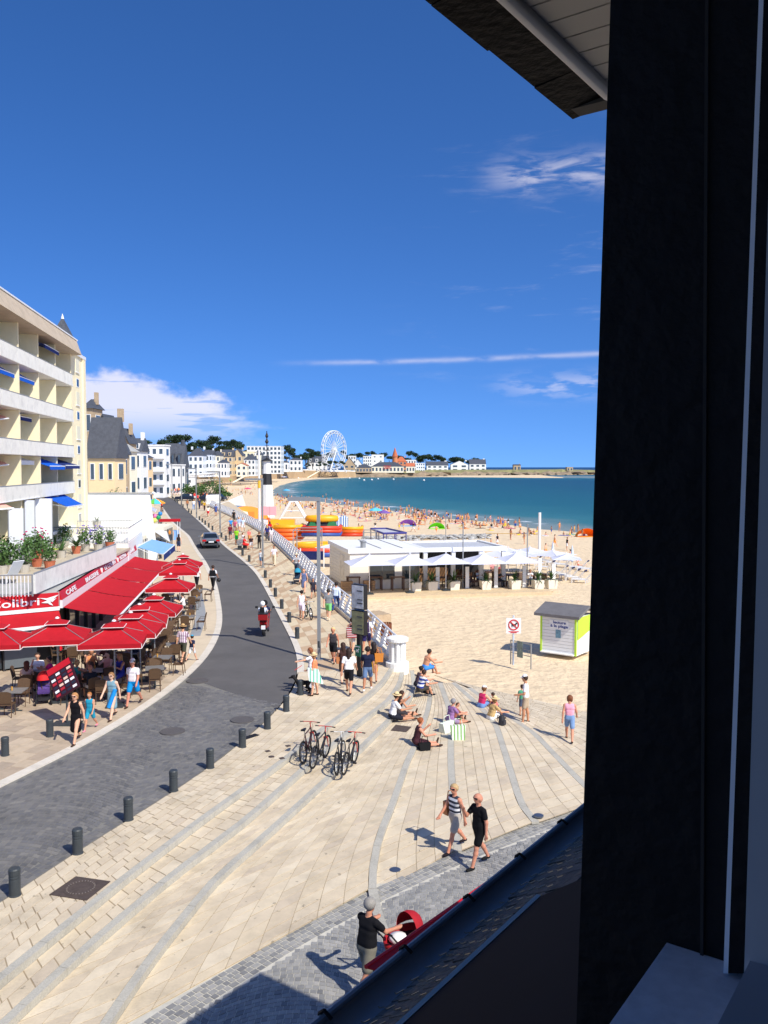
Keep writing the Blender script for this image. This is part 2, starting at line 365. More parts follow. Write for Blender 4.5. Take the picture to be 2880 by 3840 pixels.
RAIL = [onr('P',x,y) for x,y in ((1468,2496),(1341,2357),(1254,2284),(1182,2207),(1119,2130),(1047,2058),(994,2009),(922,1965),(860,1936),(813,1914),(784,1900))]
RAIL = smooth_line(RAIL,90,4)
ZA,ZB,ZC,ZD,ZE,ZF,ZG,ZX = -.14,-.28,-.42,-.50,-.56,-.64,-.78,-1.02     # level below each kerb line
LA = smooth_line(tr(0,(-560,4150),(0,3680),(477,3293),(749,3084),(1061,2859),(1232,2722),(1375,2617),(1440,2560),(1481,2496)),70,3)
LB = smooth_line(tr(ZA,(-500,4350),(27,3840),(305,3581),(637,3296),(928,3077),(1156,2874),(1262,2786),(1346,2714),(1465,2625),(1507,2562),(1518,2504)),70,3)
LC = smooth_line(tr(ZB,(250,4100),(411,3840),(583,3588),(816,3296),(1000,3136),(1245,2912),(1371,2794),(1464,2701),(1540,2625),(1562,2570),(1552,2514)),70,3)
LD = smooth_line(tr(ZC,(1458,3500),(1425,3414),(1408,3327),(1412,3248),(1432,3142),(1485,3009),(1538,2850),(1565,2798),(1612,2667),(1622,2610),(1600,2540)),70,3)
LE = smooth_line(tr(ZD,(1722,3240),(1707,3115),(1700,3016),(1690,2850),(1691,2772),(1686,2660),(1650,2560)),50,3)
LF = smooth_line(tr(ZE,(2100,3160),(2042,3122),(1955,3022),(1902,2850),(1859,2714),(1785,2635),(1700,2560)),50,3)
LG = smooth_line(tr(ZF,(2420,3170),(2250,3000),(2147,2900),(2005,2751),(1859,2651),(1760,2580)),50,3)
LX = smooth_line([on('P',x,y,ZX) for x,y in ((2750,2850),(2500,2745),(2189,2667),(2032,2630),(1874,2594),(1759,2567),(1628,2531))],50,3)
# edge of the grey setts at the foot of the building
def zline(pts): return [on('P',x,y,z) for x,y,z in pts]
LS = smooth_line(zline([(250,4100,-.4),(517,3840,-.42),(760,3690,-.43),(1100,3488,-.45),(1412,3327,-.48),(1697,3201,-.55),(1962,3102,-.62),(2200,3016,-.7),(2500,2920,-.8)]),60,2)

SLAB = M('limestone_slab',ramp=[C(202,186,160),C(212,197,172),C(207,191,164),C(217,203,178),C(211,195,167),C(197,182,160)],rough=.8,var=.11,scale=2.2,bump=.35,bscale=24,spec=.25,dirt=.24,dscale=.8,spots=.4)
GRANITE = M('grey_granite',C(182,178,166),.75,var=.2,scale=30,bump=.3,bscale=80,spec=.3,dirt=.25)
JOINT = M('joint_mortar',C(162,146,122),.95,var=.12,scale=3,spec=.1,dirt=.2)
JOINTG = M('sett_joint',C(196,192,180),.95,var=.15,scale=5,spec=.1)
SETT = M('grey_sett',ramp=[C(122,122,122),C(146,145,142),C(160,158,153),C(134,134,133),C(170,167,161)],rough=.7,var=.12,scale=9,bump=.3,bscale=50,spec=.3,dirt=.15)
SETTD = M('dark_sett',ramp=[C(98,98,99),C(118,116,114),C(106,106,108),C(130,127,122)],rough=.75,var=.14,scale=1.2,bump=.3,bscale=40,spec=.3,dirt=.25,dscale=.35)
ASPH = M('asphalt',C(98,96,95),.85,var=.12,scale=.6,bump=.5,bscale=120,spec=.25,dirt=.18,dscale=.25)
CONC = M('pale_concrete_paving',C(208,192,166),.85,var=.06,scale=1.5,bump=.2,bscale=50,spec=.2,dirt=.12)

def sheet(name,A,B,mat,n=60,dz=0.0,**kw):        # ruled ground sheet between two lines
 a = resample(A,n); b = resample(B,n); mb = MB()
 vs = [p + Vector((0,0,dz)) for p in a] + [p + Vector((0,0,dz)) for p in b]
 mb.add(vs,[(i,n + i,n + i + 1,i + 1) for i in range(n - 1)])
 me = mb.build(name,mat,keep=True); 
 bm = bmesh.new(); bm.from_mesh(me.data); bmesh.ops.recalc_face_normals(bm,faces=bm.faces)
 if sum(f.normal.z for f in bm.faces) < 0: bmesh.ops.reverse_faces(bm,faces=bm.faces)
 bm.to_mesh(me.data); bm.free()
 return tag(me,kind='structure',**kw)

CAND = []                                             # (pixel size, ring, thickness, family)
def pave(A,B,za,zb,wide,long_,fam,gap=.02,smin=0.0,smax=1.0,jitter=.25,colfn=None):
 """cells between line A (z=za) and line B (z=zb): rows follow the lines, cross joints staggered"""
 LA_ = (line_len(A) + line_len(B)) / 2
 wid = np.mean([(lerp_line(A,s) - lerp_line(B,s)).length for s in np.linspace(0,1,15)])
 nr = max(1,round(wid / wide)); out = []
 for r in range(nr):
  t0 = r / nr; t1 = (r + 1) / nr; s = smin - random.random() * long_ / LA_
  while s < smax:
   ds = long_ * random.uniform(1 - jitter,1 + jitter) / LA_; s0 = max(s,smin); s1 = min(s + ds,smax); s += ds
   if s1 - s0 < .1 * ds: continue
   g = gap / 2; gs = g * 1.5 / LA_
   q = []
   for (ss_,tt) in ((s0 + gs,t0),(s0 + gs,t1),(s1 - gs,t1),(s1 - gs,t0)):
    a = lerp_line(A,ss_).copy(); b = lerp_line(B,ss_).copy(); a.z = za if za is not None else a.z; b.z = zb if zb is not None else b.z
    w = max((b - a).length,.01); te = tt + (g / w if tt == t0 else -g / w); q.append(a.lerp(b,te))
   if (q[1] - q[0]).length < .05 or (q[3] - q[0]).length < .05: continue
   out.append((q,r,(s0 + s1) / 2))
 return out
def pix_size(q):
 c = sum(q,Vector()) / len(q)
 if c.y < 3: return 0,False
 X = 1440 + FPX * c.x / c.y; v = (CAMZ - c.z) / c.y; Y = 1751 + FPX * v * 1.02
 a = (q[1] - q[0]).cross(q[3] - q[0]).length
 return a * (CAMZ - c.z) / (c.length ** 3) * 1e4,(-60 < X < 2200 and 1700 < Y < 3900)
def lay(cells,parent,name,mat,th=.03,indiv=0,proud=.006,maxdist=None):
 """cells -> single pieces for those that show largest, the rest joined"""
 info = []
 for q in cells:
  s,vis = pix_size(q); info.append((s if vis else -1,q))
 info.sort(key=lambda t: -t[0]); rest = MB()
 def ringz(q):
  dz = random.uniform(-proud,proud) * .5 + proud; q = [p + Vector((0,0,dz + random.uniform(-.0015,.0015))) for p in q]
  n = (q[1] - q[0]).cross(q[2] - q[0]); return q if n.z > 0 else q[::-1]
 for i,(s,q) in enumerate(info):
  r = ringz(q)
  if i < indiv and s > 0:
   mb = MB(); mb.slab(r,th); mb.build(name,mat,parent)
  else: rest.add([(p.x,p.y,p.z - th) for p in r] + r,[(4,5,6,7)] + [(k,(k + 1) % 4,4 + (k + 1) % 4,4 + k) for k in range(4)])
 if rest.v: tag(rest.build('further_' + name + 's',mat,parent),kind='stuff')

def setts_arcs(inside,bbox,size,R_=1.4):
 """segmental-arc sett pattern: rows bent into repeating bows"""
 x0,x1,y0,y1 = bbox; out = []; y = y0 - R_; g = size * .12
 while y < y1 + R_:
  x = x0; 
  while x < x1:
   w = size * random.uniform(.85,1.25)
   def f(xx): t = ((xx / (2 * R_)) % 1.0) * 2 - 1; return y + .42 * R_ * (1 - t * t)
   a = Vector((x + g / 2,f(x + g / 2) + g / 2,0)); b = Vector((x + w - g / 2,f(x + w - g / 2) + g / 2,0))
   if abs(a.y - b.y) < size * 1.1 and inside(x + w / 2,f(x + w / 2) + size / 2):
    out.append([a,b,b + Vector((0,size - g,0)),a + Vector((0,size - g,0))])
   x += w
  y += size
 return out
# ------------------------------------------------------------------ the square
def near_idx(line,p): return min(range(len(line)),key=lambda i: (line[i] - p).length)
iP = near_idx(ROAD_R,onr('P',1124,2511))
ROAD_SQ = ROAD_R[:iP + 1]; ROAD_PROM = ROAD_R[iP:]
KW = .17
def atz(line,z): return [Vector((p.x,p.y,z)) for p in line]
def cut_start(line,x,y):
 i = near_idx(line,on('P',x,y,line[0].z)); return line[i:]
LDs = cut_start(LD,1408,3327); LEs = cut_start(LE,1710,3197); LFs = cut_start(LF,2000,3088); LGs = cut_start(LG,2240,3003)
LCs = cut_start(LC,395,3860)
zones = [(offset_line(ROAD_SQ,.06),offset_line(LA,-KW),'near_square'),(atz(LA,ZA),offset_line(LB,-KW),'a'),(atz(LB,ZB),offset_line(LC,-KW),'b'),
         (atz(LCs,ZC),offset_line(LDs,-KW),'c'),(atz(LDs,ZD),offset_line(LEs,-.1),'d'),(offset_line(LEs,.1),offset_line(LFs,-.1),'e'),
         (offset_line(LFs,.1),offset_line(LGs,-.1),'f'),(offset_line(LGs,.1),LX,'g')]
mb = MB()
for A,B,_ in zones:
 n = 50; a = resample(A,n); b = resample(B,n)
 vs = [p - Vector((0,0,.002)) for p in a] + [p - Vector((0,0,.002)) for p in b]
 mb.add(vs,[(i,n + i,n + i + 1,i + 1) for i in range(n - 1)])
square = tag(mb.build('square',JOINT,keep=True),kind='structure')
cells = []
for A,B,nm in zones:
 cells += [c[0] for c in pave(A,B,None,None,.36,.5,'slab',jitter=.35)]
lay(cells,square,'paving_slab',SLAB,th=.03,indiv=300)
def kerbs(line,width,z_low,name,parent,mat,flush=False,off=0.0,piece=1.05,proud=.008):
 n = max(2,round(line_len(line) / piece)); a = resample(line,n + 1)
 L_ = offset_line(a,-width + off); R_ = offset_line(a,off)
 for i in range(n):
  t = (a[i + 1] - a[i]); t = t.normalized() * .004
  ring = [L_[i] + t,R_[i] + t,R_[i + 1] - t,L_[i + 1] - t]
  dz = proud + random.uniform(-.003,.003); ring = [p + Vector((0,0,dz)) for p in ring]
  low = min(z_low,min(p.z for p in ring) - .04) if not flush else min(p.z for p in ring) - .06
  m = MB(); m.hexa([(p.x,p.y,low) for p in ring],ring); m.build(name,mat,parent)
for ln,zl in ((LA,ZA - .03),(LB,ZB - .03),(LC,ZC - .03),(LDs,ZD - .03)): kerbs(ln,KW,zl,'step_kerb',square,GRANITE)
for ln in (LEs,LFs,LGs): kerbs(ln,.2,0,'granite_band',square,GRANITE,True,.1)
i = near_idx(LD,LDs[0]); kerbs(LD[:i + 1],.2,0,'granite_band',square,GRANITE,True,.02)
# ------------------------------------------------------------------ grey setts at the foot of the camera's building
E1 = Vector((.584,.812,0)).normalized(); E2 = Vector((-E1.y,E1.x,0))
def fac(t,o,z): return E1 * t + E2 * o + Vector((0,0,z))       # along the facade, out from it, height
tab = sorted((p.dot(E1),p.z) for p in LS)
def zsett(x,y): return float(np.interp(x * E1.x + y * E1.y,[t[0] for t in tab],[t[1] for t in tab]))
A = LS; n = len(A)
mb = MB(); foot = [fac(p.dot(E1),1.0,p.z) for p in A]; A_in = offset_line(A,-1.2)
mb.add([p - Vector((0,0,.06)) for p in A_in] + [p - Vector((0,0,.006)) for p in A],[(i,n + i,n + i + 1,i + 1) for i in range(n - 1)])
mb.add([p - Vector((0,0,.004)) for p in A] + [p - Vector((0,0,.004)) for p in foot],[(i,n + i,n + i + 1,i + 1) for i in range(n - 1)])
forecourt = tag(mb.build('forecourt',JOINTG,keep=True),kind='structure')
border = pave(A,offset_line(A,.5),None,None,.135,.15,'s',gap=.018)
cells = [c[0] for c in border]
def ins(x,y):
 p = Vector((x,y,0)); o = p.dot(E2)
 return o > 3.0 and dist_poly(x,y,A) < -.56 and y < 34 and x > -6
arcs = setts_arcs(ins,(-6,12,8,34),.115)
for q in arcs: cells.append([Vector((p.x,p.y,zsett(p.x,p.y))) for p in q])
lay(cells,forecourt,'sett',SETT,th=.03,indiv=300,proud=.006)
# ------------------------------------------------------------------ road
iL = near_idx(ROAD_L,onr('P',700,2545)); iR = near_idx(ROAD_R,onr('P',1060,2640))
cutL = onr('P',690,2556); cutR = onr('P',1062,2641)
RLa,RRa = ROAD_L[iL:],ROAD_R[iR:]
asphalt = sheet('asphalt_road',RLa,RRa,ASPH,90,-.03)
mb = MB(); nb = 50; a = resample(ROAD_L[:iL + 1],nb); b = resample(ROAD_R[:iR + 1],nb)
mb.add([p - Vector((0,0,.034)) for p in a] + [p - Vector((0,0,.034)) for p in b],[(i,nb + i,nb + i + 1,i + 1) for i in range(nb - 1)])
sett_road = tag(mb.build('paved_road',M('road_joint',C(128,126,120),.95,var=.15,scale=2,spec=.1),keep=True),kind='structure')
polyR = ROAD_R[:iR + 1]; polyL = ROAD_L[:iL + 1]
def insr(x,y): return y > 8 and dist_poly(x,y,polyR) > .42 and dist_poly(x,y,polyL) < -.12 and (cutR - cutL).cross(Vector((x,y,0)) - Vector((cutL.x,cutL.y,0))).z < 0
cells = [[Vector((p.x,p.y,-.034)) for p in q] for q in setts_arcs(insr,(-24,0,8,34),.15,1.7)]
cells += [[p - Vector((0,0,.034)) for p in c[0]] for c in pave(offset_line(polyR,-.4),offset_line(polyR,-.02),None,None,.13,.2,'s',gap=.016)]
lay(cells,sett_road,'road_sett',SETTD,th=.03,indiv=300,proud=.006)
# ------------------------------------------------------------------ left pavement
KERBW = M('pale_kerb',C(214,206,192),.8,var=.08,scale=6,bump=.2,spec=.2,dirt=.2)
lw = offset_line(ROAD_L,-.32); 
lo = [Vector((p.x - (14 if p.y < 34 else 9),p.y,p.z)) for p in lw]
pavement = sheet('left_pavement',lw,lo,CONC,110,-.004)
def kerbline(line,width,parent,piece,off,dz,name='kerb_stone',lim=130):
 n = max(2,round(line_len(line) / piece)); n = min(n,lim); a = resample(line,n + 1); L_ = offset_line(a,-width + off); R_ = offset_line(a,off)
 for i in range(n):
  ring = [L_[i],R_[i],R_[i + 1],L_[i + 1]]; t = (a[i + 1] - a[i]).normalized() * .005
  ring = [ring[0] + t,ring[1] + t,ring[2] - t,ring[3] - t]
  m = MB(); m.slab([p + Vector((0,0,dz)) for p in ring],.12); m.build(name,KERBW,parent)
kerbline(ROAD_L,.32,pavement,1.0,0,.006)
sl = ROAD_L[:iL + 2]; cells = [c[0] for c in pave(offset_line(sl,-9.5),offset_line(sl,-.33),None,None,.5,.75,'s',gap=.016)]
cells = [q for q in cells if q[0].y > 12]
lay(cells,pavement,'pavement_slab',M('brown_slab',ramp=[C(176,158,138),C(190,172,148),C(198,180,156),C(168,152,134)],rough=.82,var=.12,scale=2,bump=.3,bscale=26,spec=.2,dirt=.2),indiv=160)
DRAIN = M('grey_drain_strip',C(150,154,158),.8,var=.08,spec=.2,dirt=.15)
dl = smooth_line([onr('d',x,y) for x,y in ((20,800),(60,700),(75,620),(62,520),(48,440))],24,3)
g = offset_line(dl,.55); mb = MB(); n = 24
mb.add([p + Vector((0,0,.004)) for p in dl] + [p + Vector((0,0,.004)) for p in g],[(i,n + i,n + i + 1,i + 1)[::-1] for i in range(n - 1)])
tag(mb.build('drain_strip',DRAIN,keep=True),kind='structure')
# ------------------------------------------------------------------ promenade
pr_b = RAIL; pr_a = [p for p in ROAD_PROM]
iE = near_idx(pr_a,onr('P',734,1944)); pr_near = pr_a[:iE + 1]
prom = sheet('promenade',offset_line(pr_near,.3),pr_b,JOINT,90,-.002)
BEIGE = C(206,188,158); BROWN = C(164,134,106)
TILE = M('promenade_tile',ramp=[C(202,184,154),C(212,196,166),C(206,188,160)],rough=.82,var=.08,scale=2,bump=.2,spec=.2,dirt=.14)
TILEB = M('promenade_brown_tile',ramp=[C(184,158,128),C(194,168,138)],rough=.82,var=.08,scale=2,bump=.2,spec=.2,dirt=.14)
A = offset_line(pr_near,.3); B = pr_b; Lm = (line_len(A) + line_len(B)) / 2; nr = 6; ns = int(Lm / 1.15)
cb,cw = [],[]
for r in range(nr):
 for s in range(ns):
  q = []
  for ss_,tt in ((s + .006,r + .01),(s + .006,r + .99),(s + .994,r + .99),(s + .994,r + .01)): q.append(lerp_line(A,ss_ / ns).lerp(lerp_line(B,ss_ / ns),tt / nr))
  k = s % 5; brown = (k == 0 and r > 0) or (k in (1,3) and r == 1) or (k == 2 and r in (0,2)) or (k == 4 and r == 0)
  (cb if brown else cw).append(q)
lay(cw,prom,'promenade_tile',TILE,indiv=170,proud=.004); lay(cb,prom,'brown_tile',TILEB,indiv=100,proud=.004)
kerbline(pr_near,.3,prom,1.0,.3,.008)
far_a = ROAD_PROM[iE - 2:]; far_b = [Vector((p.x + (8 + .05 * (p.y - 120)),p.y,p.z)) for p in far_a]
sheet('far_promenade',far_a,far_b,TILE,30,-.008)
# ------------------------------------------------------------------ people: one continuous skin per body, from a smooth distance field
def surface_nets(F,org,h):
 S = F < 0; nx,ny,nz = F.shape; cnt = np.zeros((nx,ny,nz)); acc = np.zeros((nx,ny,nz,3)); quads = []
 idx = lambda a: a
 for ax in range(3):
  sl0 = [slice(None)] * 3; sl1 = [slice(None)] * 3; sl0[ax] = slice(0,-1); sl1[ax] = slice(1,None)
  a = F[tuple(sl0)]; b = F[tuple(sl1)]; ch = (S[tuple(sl0)] != S[tuple(sl1)]); I = np.argwhere(ch)
  if len(I) == 0: continue
  fa = a[ch]; fb = b[ch]; t = fa / (fa - fb); P = I.astype(float); P[:,ax] += t
  o1,o2 = [(1,2),(2,0),(0,1)][ax]; ring = []
  for d1,d2 in ((-1,-1),(0,-1),(0,0),(-1,0)):
   Cc = I.copy(); Cc[:,o1] += d1; Cc[:,o2] += d2; ring.append(Cc)
   np.add.at(cnt,tuple(Cc.T),1); np.add.at(acc,tuple(Cc.T),P)
  q = np.stack([np.ravel_multi_index(tuple(c.T),F.shape) for c in ring],1)
  flip = fa > 0; q[flip] = q[flip][:,::-1]; quads.append(q)
 Q = np.concatenate(quads); used,inv = np.unique(Q,return_inverse=True)
 c = cnt.ravel()[used]; V = acc.reshape(-1,3)[used] / c[:,None]
 return V * h + org,inv.reshape(Q.shape)
def prim_d(p,P):
 kind = p[0]
 if kind == 'c':                                     # round cone a,b,ra,rb, squash in local x
  _,a,b,ra,rb,tg,sq = p; a = np.array(a); b = np.array(b); ab = b - a; L2 = max(ab @ ab,1e-9)
  t = np.clip(((P - a) @ ab) / L2,0,1); q = P - (a + t[:,None] * ab)
  if sq is not None: q = q / np.array(sq)
  return np.sqrt((q * q).sum(1)) - (ra + (rb - ra) * t)
 if kind == 'hair':                                  # ball cut off over the face
  _,c,r,fwd,up,tg,sq = p; q = P - np.array(c); d = np.sqrt((q * q).sum(1)) - r
  pl = (q @ np.array(fwd)) * .75 - (q @ np.array(up)) * .66 - r * .25
  return np.maximum(d,pl)
 if kind == 'disc':                                  # hat brim
  _,c,r,up,th,tg,sq = p; q = P - np.array(c); hgt = q @ np.array(up); rad = np.sqrt(np.maximum((q * q).sum(1) - hgt ** 2,0))
  return np.maximum(np.abs(hgt) - th,rad - r)
def field_mesh(prims,h,k=.022):
 lo = np.array([1e9] * 3); hi = -lo
 for p in prims:
  pts = [p[1],p[2]] if p[0] == 'c' else [p[1]]; r = max(p[3],p[4]) * 1.5 if p[0] == 'c' else p[2]
  for q in pts: lo = np.minimum(lo,np.array(q) - r); hi = np.maximum(hi,np.array(q) + r)
 lo -= 3 * h; hi += 3 * h; n = np.ceil((hi - lo) / h).astype(int) + 1
 g = np.stack(np.meshgrid(*[lo[i] + h * np.arange(n[i]) for i in range(3)],indexing='ij'),-1).reshape(-1,3)
 F = np.full(len(g),1e3)
 for p in prims:
  pts = np.array([p[1],p[2]] if p[0] == 'c' else [p[1]]); r = (max(p[3],p[4]) * 1.6 if p[0] == 'c' else p[2]) + 4 * h + k
  m = np.all((g > pts.min(0) - r) & (g < pts.max(0) + r),1)
  if not m.any(): continue
  d = prim_d(p,g[m]); f = F[m]; kk = k if p[0] == 'c' else .002
  e = np.maximum(kk - np.abs(f - d),0) / kk; F[m] = np.minimum(f,d) - e * e * kk * .25
 V,Q = surface_nets(F.reshape(n),lo,h)
 cen = V[Q].mean(1); best = np.full(len(cen),1e9); tg = np.zeros(len(cen),int)
 for p in prims:
  d = prim_d(p,cen); m = d < best - 1e-4; best[m] = d[m]; tg[m] = p[5]
 return V,Q,tg
def rotv(v,ax,a): return Matrix.Rotation(a,3,ax) @ Vector(v)
TAGS = ['skin','top','bottom','hair','shoe','hat','dark']
POSES = dict(
 stand=dict(l=((4,3),(-4,2)),a=((6,12),(2,14))),stand2=dict(l=((10,6),(-4,2)),a=((8,70),(0,15))),
 walk=dict(l=((26,6),(-20,22)),a=((-18,12),(22,20))),walk2=dict(l=((-20,24),(24,4)),a=((20,22),(-18,12))),
 phone=dict(l=((22,6),(-16,16)),a=((-8,12),(40,105))),push=dict(l=((18,8),(-16,16)),a=((42,40),(42,40)),lean=6),
 point=dict(l=((4,2),(-4,2)),a=((70,10),(5,15))),hips=dict(l=((4,3),(-4,2)),a=((-25,80),(-25,80)),abd=35),
 chair=dict(l=((84,84),(80,78)),a=((45,70),(40,75)),lean=6,seat=.45),chair2=dict(l=((86,80),(82,90)),a=((30,40),(60,95)),lean=-6,seat=.45),
 step=dict(l=((100,92),(96,80)),a=((48,40),(44,46)),lean=22,seat=.2),steplong=dict(l=((74,10),(72,14)),a=((46,88),(36,60)),lean=16,seat=.1),
 ground=dict(l=((118,108),(112,100)),a=((44,36),(42,40)),lean=20,seat=0.0),grounds=dict(l=((82,6),(84,10)),a=((-30,10),(-28,10)),lean=-14,seat=0.0),
 ride=dict(l=((78,66),(78,66)),a=((58,30),(58,30)),lean=8,seat=.72),pillion=dict(l=((74,62),(74,62)),a=((45,50),(45,50)),lean=2,seat=.8,abl=14),
 cycle=dict(l=((62,50),(30,32)),a=((56,18),(56,18)),lean=22,seat=.9),swim=dict(l=((5,5),(-5,5)),a=((35,30),(30,40)),abd=30))
def body_prims(pose,h=1.72,top='shirt',bottom='shorts',hair='short',hat=None,fat=1.0,shoes=True,head_yaw=0,glasses=False,nod=0,detail=False):
 s = h / 1.75; po = POSES[pose]; lean = R(po.get('lean',2)); P = []
 S_,T_,B_,H_,O_,A_,K_ = range(7)
 def c(a,b,ra,rb,tg,sq=None): P.append(('c',tuple(Vector(a) * s),tuple(Vector(b) * s),ra * s,rb * s,tg,sq))
 legs = []
 for i,(th,kn) in enumerate(po['l']):
  sx = -1 if i == 0 else 1; ab = R(po.get('abl',3)); hp = Vector((sx * .085,0,0)); th = R(th); kn = R(kn)
  td = Vector((sx * math.sin(ab) * .8,math.sin(th),-math.cos(th))).normalized(); k = hp + td * .43
  sd_ = Vector((sx * .01,math.sin(th - kn),-math.cos(th - kn))).normalized(); an = k + sd_ * .42; legs.append((hp,k,an,sd_))
 if 'seat' in po: pz = po['seat'] / s + .105
 else: pz = max(-l[2].z for l in legs) + .075
 off = Vector((0,0,pz))
 for hp,k,an,sd_ in legs:
  hp,k,an = hp + off,k + off,an + off
  if an.z < .07: an.z = .07
  fl = Vector((0,1,0)) if an.z < .2 or 'seat' in po else Vector((0,.9,-.45))
  if abs(sd_.z) < .45: fl = Vector((0,.35,.93))
  long_ = bottom == 'pants'; lt = B_ if bottom in ('pants','shorts') else S_
  e = .008 if lt == B_ else 0
  if bottom == 'shorts':
   m = hp.lerp(k,.72); c(hp,k,.082 * fat,.055,S_); c(hp,m,.098 * fat,.088 * fat,B_)
  elif long_: c(hp,k,.094 * fat,.068,B_)
  else: c(hp,k,.084 * fat,.054,S_)
  mid = k.lerp(an,.3) + Vector((0,-.018,0)) * (1 if 'seat' not in po else .3)
  if long_: c(k,an,.068,.058,B_)
  else: c(k,mid,.052,.056,S_); c(mid,an,.054,.036,S_)
  heel = an + fl * -.03 + Vector((0,0,-.035 if fl.y > .8 else 0)); toe = an + fl * .15 + Vector((0,0,-.042 if fl.y > .8 else 0))
  c(heel,toe,.04,.033,O_ if shoes else S_)
 up = Vector((0,math.sin(lean),math.cos(lean))); fw = Vector((0,math.cos(lean),-math.sin(lean)))
 pel = off; wst = pel + up * .17; chest = pel + up * .37; nb = pel + up * .51
 tt = T_ if top in ('shirt','tank','dress','polo','sleeve') else S_; bt = B_ if bottom in ('pants','shorts','swim','skirt') else (T_ if top == 'dress' else S_)
 X = Vector((1,0,0))
 c(pel - X * .07,pel + X * .07,.108 * fat,.108 * fat,bt); c(pel + up * .06 - X * .06,pel + up * .06 + X * .06,.105 * fat,.105 * fat,bt)
 c(wst - X * .055,wst + X * .055,.102 * fat ** 1.5,.102 * fat ** 1.5,tt); c(wst + up * .08 - X * .06,wst + up * .08 + X * .06,.104 * fat,.104 * fat,tt)
 c(chest - X * .075,chest + X * .075,.108,.108,tt); c(chest + up * .07 - X * .1,chest + up * .07 + X * .1,.082,.082,tt if top != 'tank' else tt)
 if top == 'bikini': c(chest - X * .07 + fw * .03,chest + X * .07 + fw * .03,.092,.092,T_); c(pel + fw * .01 - X * .07,pel + fw * .01 + X * .07,.112 * fat,.112 * fat,T_)
 if top == 'shirt' or top == 'polo' or top == 'sleeve': c(pel + up * .1 - X * .06,pel + up * .1 + X * .06,.115 * fat,.115 * fat,T_)
 if top == 'dress' or bottom == 'skirt':
  tg = T_ if top == 'dress' else B_
  if 'seat' in po:
   for hp,k,an,sd_ in legs: c(hp + off,(hp + off).lerp(k + off,1.0),.115,.095,tg)
  else:
   kk = (legs[0][1] + legs[1][1]) / 2 + off; c(pel - X * .04,kk - X * .06,.125,.125,tg); c(pel + X * .04,kk + X * .06,.125,.125,tg)
 for i,(sa,eb) in enumerate(po['a']):
  sx = -1 if i == 0 else 1; ab = R(po.get('abd',12)); sh = nb - up * .06 + X * sx * .175; a = R(sa) ; b = R(sa + eb)
  ud = Vector((sx * math.sin(ab),math.sin(a) * math.cos(ab),-math.cos(a) * math.cos(ab))).normalized(); el = sh + ud * .27
  inw = -.35 if eb > 60 else -.05
  fd = Vector((sx * (math.sin(ab) * .5 + inw),math.sin(b),-math.cos(b))).normalized(); wr = el + fd * .25
  c(nb - up * .055 + X * sx * .09,sh,.058,.056,tt if top != 'tank' and top != 'dress' else S_)
  c(sh,el,.051,.04,S_)
  if top in ('shirt','polo'): c(sh,sh.lerp(el,.55),.062,.062,T_)
  if top == 'sleeve': c(sh,el,.06,.052,T_); c(el,wr,.052,.045,T_)
  else: c(el,wr,.041,.029,S_)
  hd = wr + fd * .07
  c(wr,hd,.03,.036,S_,None); fwdv = fd
  if detail:
   side = fd.cross(Vector((0,0,1)) if abs(fd.z) < .8 else Vector((0,1,0))).normalized(); nrm = side.cross(fd)
   for q,(o,ln) in enumerate(((-.027,.062),(-.009,.075),(.009,.07),(.026,.055))):
    b0 = hd + side * o; b1 = b0 + fd * ln * .55 + nrm * .008; c(b0,b1,.0105,.01,S_); c(b1,b1 + fd * ln * .4 + nrm * .02,.01,.0085,S_)
   b0 = wr + fd * .02 + side * -.03; c(b0,b0 + fd * .04 - side * .025,.0125,.011,S_); c(b0 + fd * .04 - side * .025,b0 + fd * .075 - side * .028,.011,.009,S_)
  else: c(hd,hd + fd * .07,.03,.018,S_); c(wr + fd * .03,wr + fd * .075 + Vector((-sx * .03,.01,0)),.014,.012,S_)
 hy = R(head_yaw); hf = Vector((-math.sin(hy),math.cos(hy),-nod)).normalized(); hu = (Vector((0,.1,1)) + hf * nod).normalized(); hs = hf.cross(hu)
 c(nb - up * .05,nb + up * .07,.06,.052,S_ if top != 'sleeve' else S_)
 hc = nb + up * .05 + hu * .13 + hf * .015
 c(hc + hf * .025 - hu * .06,hc + hu * .025,.06,.086,S_); c(hc + hu * .02 - hf * .02,hc + hu * .02 + hf * .012,.088,.084,S_)
 c(hc + hf * .09 + hu * .012,hc + hf * .108 - hu * .018,.011,.016,S_); 
 for sx in (-1,1): c(hc + hs * sx * .082 - hu * .0,hc + hs * sx * .084 - hu * .02,.02,.014,S_)
 if detail: c(hc + hf * .086 - hu * .05 - hs * .02,hc + hf * .086 - hu * .05 + hs * .02,.009,.009,6 if False else S_)
 if glasses:
  for sx in (-1,1): c(hc + hf * .083 + hs * sx * .018 + hu * .022,hc + hf * .07 + hs * sx * .055 + hu * .022,.019,.017,K_)
 elif detail:
  for sx in (-1,1): c(hc + hf * .086 + hs * sx * .032 + hu * .02,hc + hf * .086 + hs * sx * .034 + hu * .02,.009,.009,K_)
 V3 = lambda v: tuple(v)
 if hair != 'bald': P.append(('hair',tuple((hc + hu * .03 - hf * .012) * s),.11 * s,V3(hf),V3(hu),H_,None))
 else: P.append(('hair',tuple((hc - hf * .03 - hu * .01) * s),.094 * s,V3(hf),V3(hu * -.3),S_,None))
 if hair == 'long':
  c(hc - hf * .06,hc - hf * .085 - hu * .22,.075,.05,H_); c(hc - hf * .05 - hs * .05,hc - hf * .06 - hs * .07 - hu * .16,.05,.035,H_); c(hc - hf * .05 + hs * .05,hc - hf * .06 + hs * .07 - hu * .16,.05,.035,H_)
 if hair == 'bun': c(hc - hf * .09 + hu * .06,hc - hf * .1 + hu * .07,.05,.05,H_)
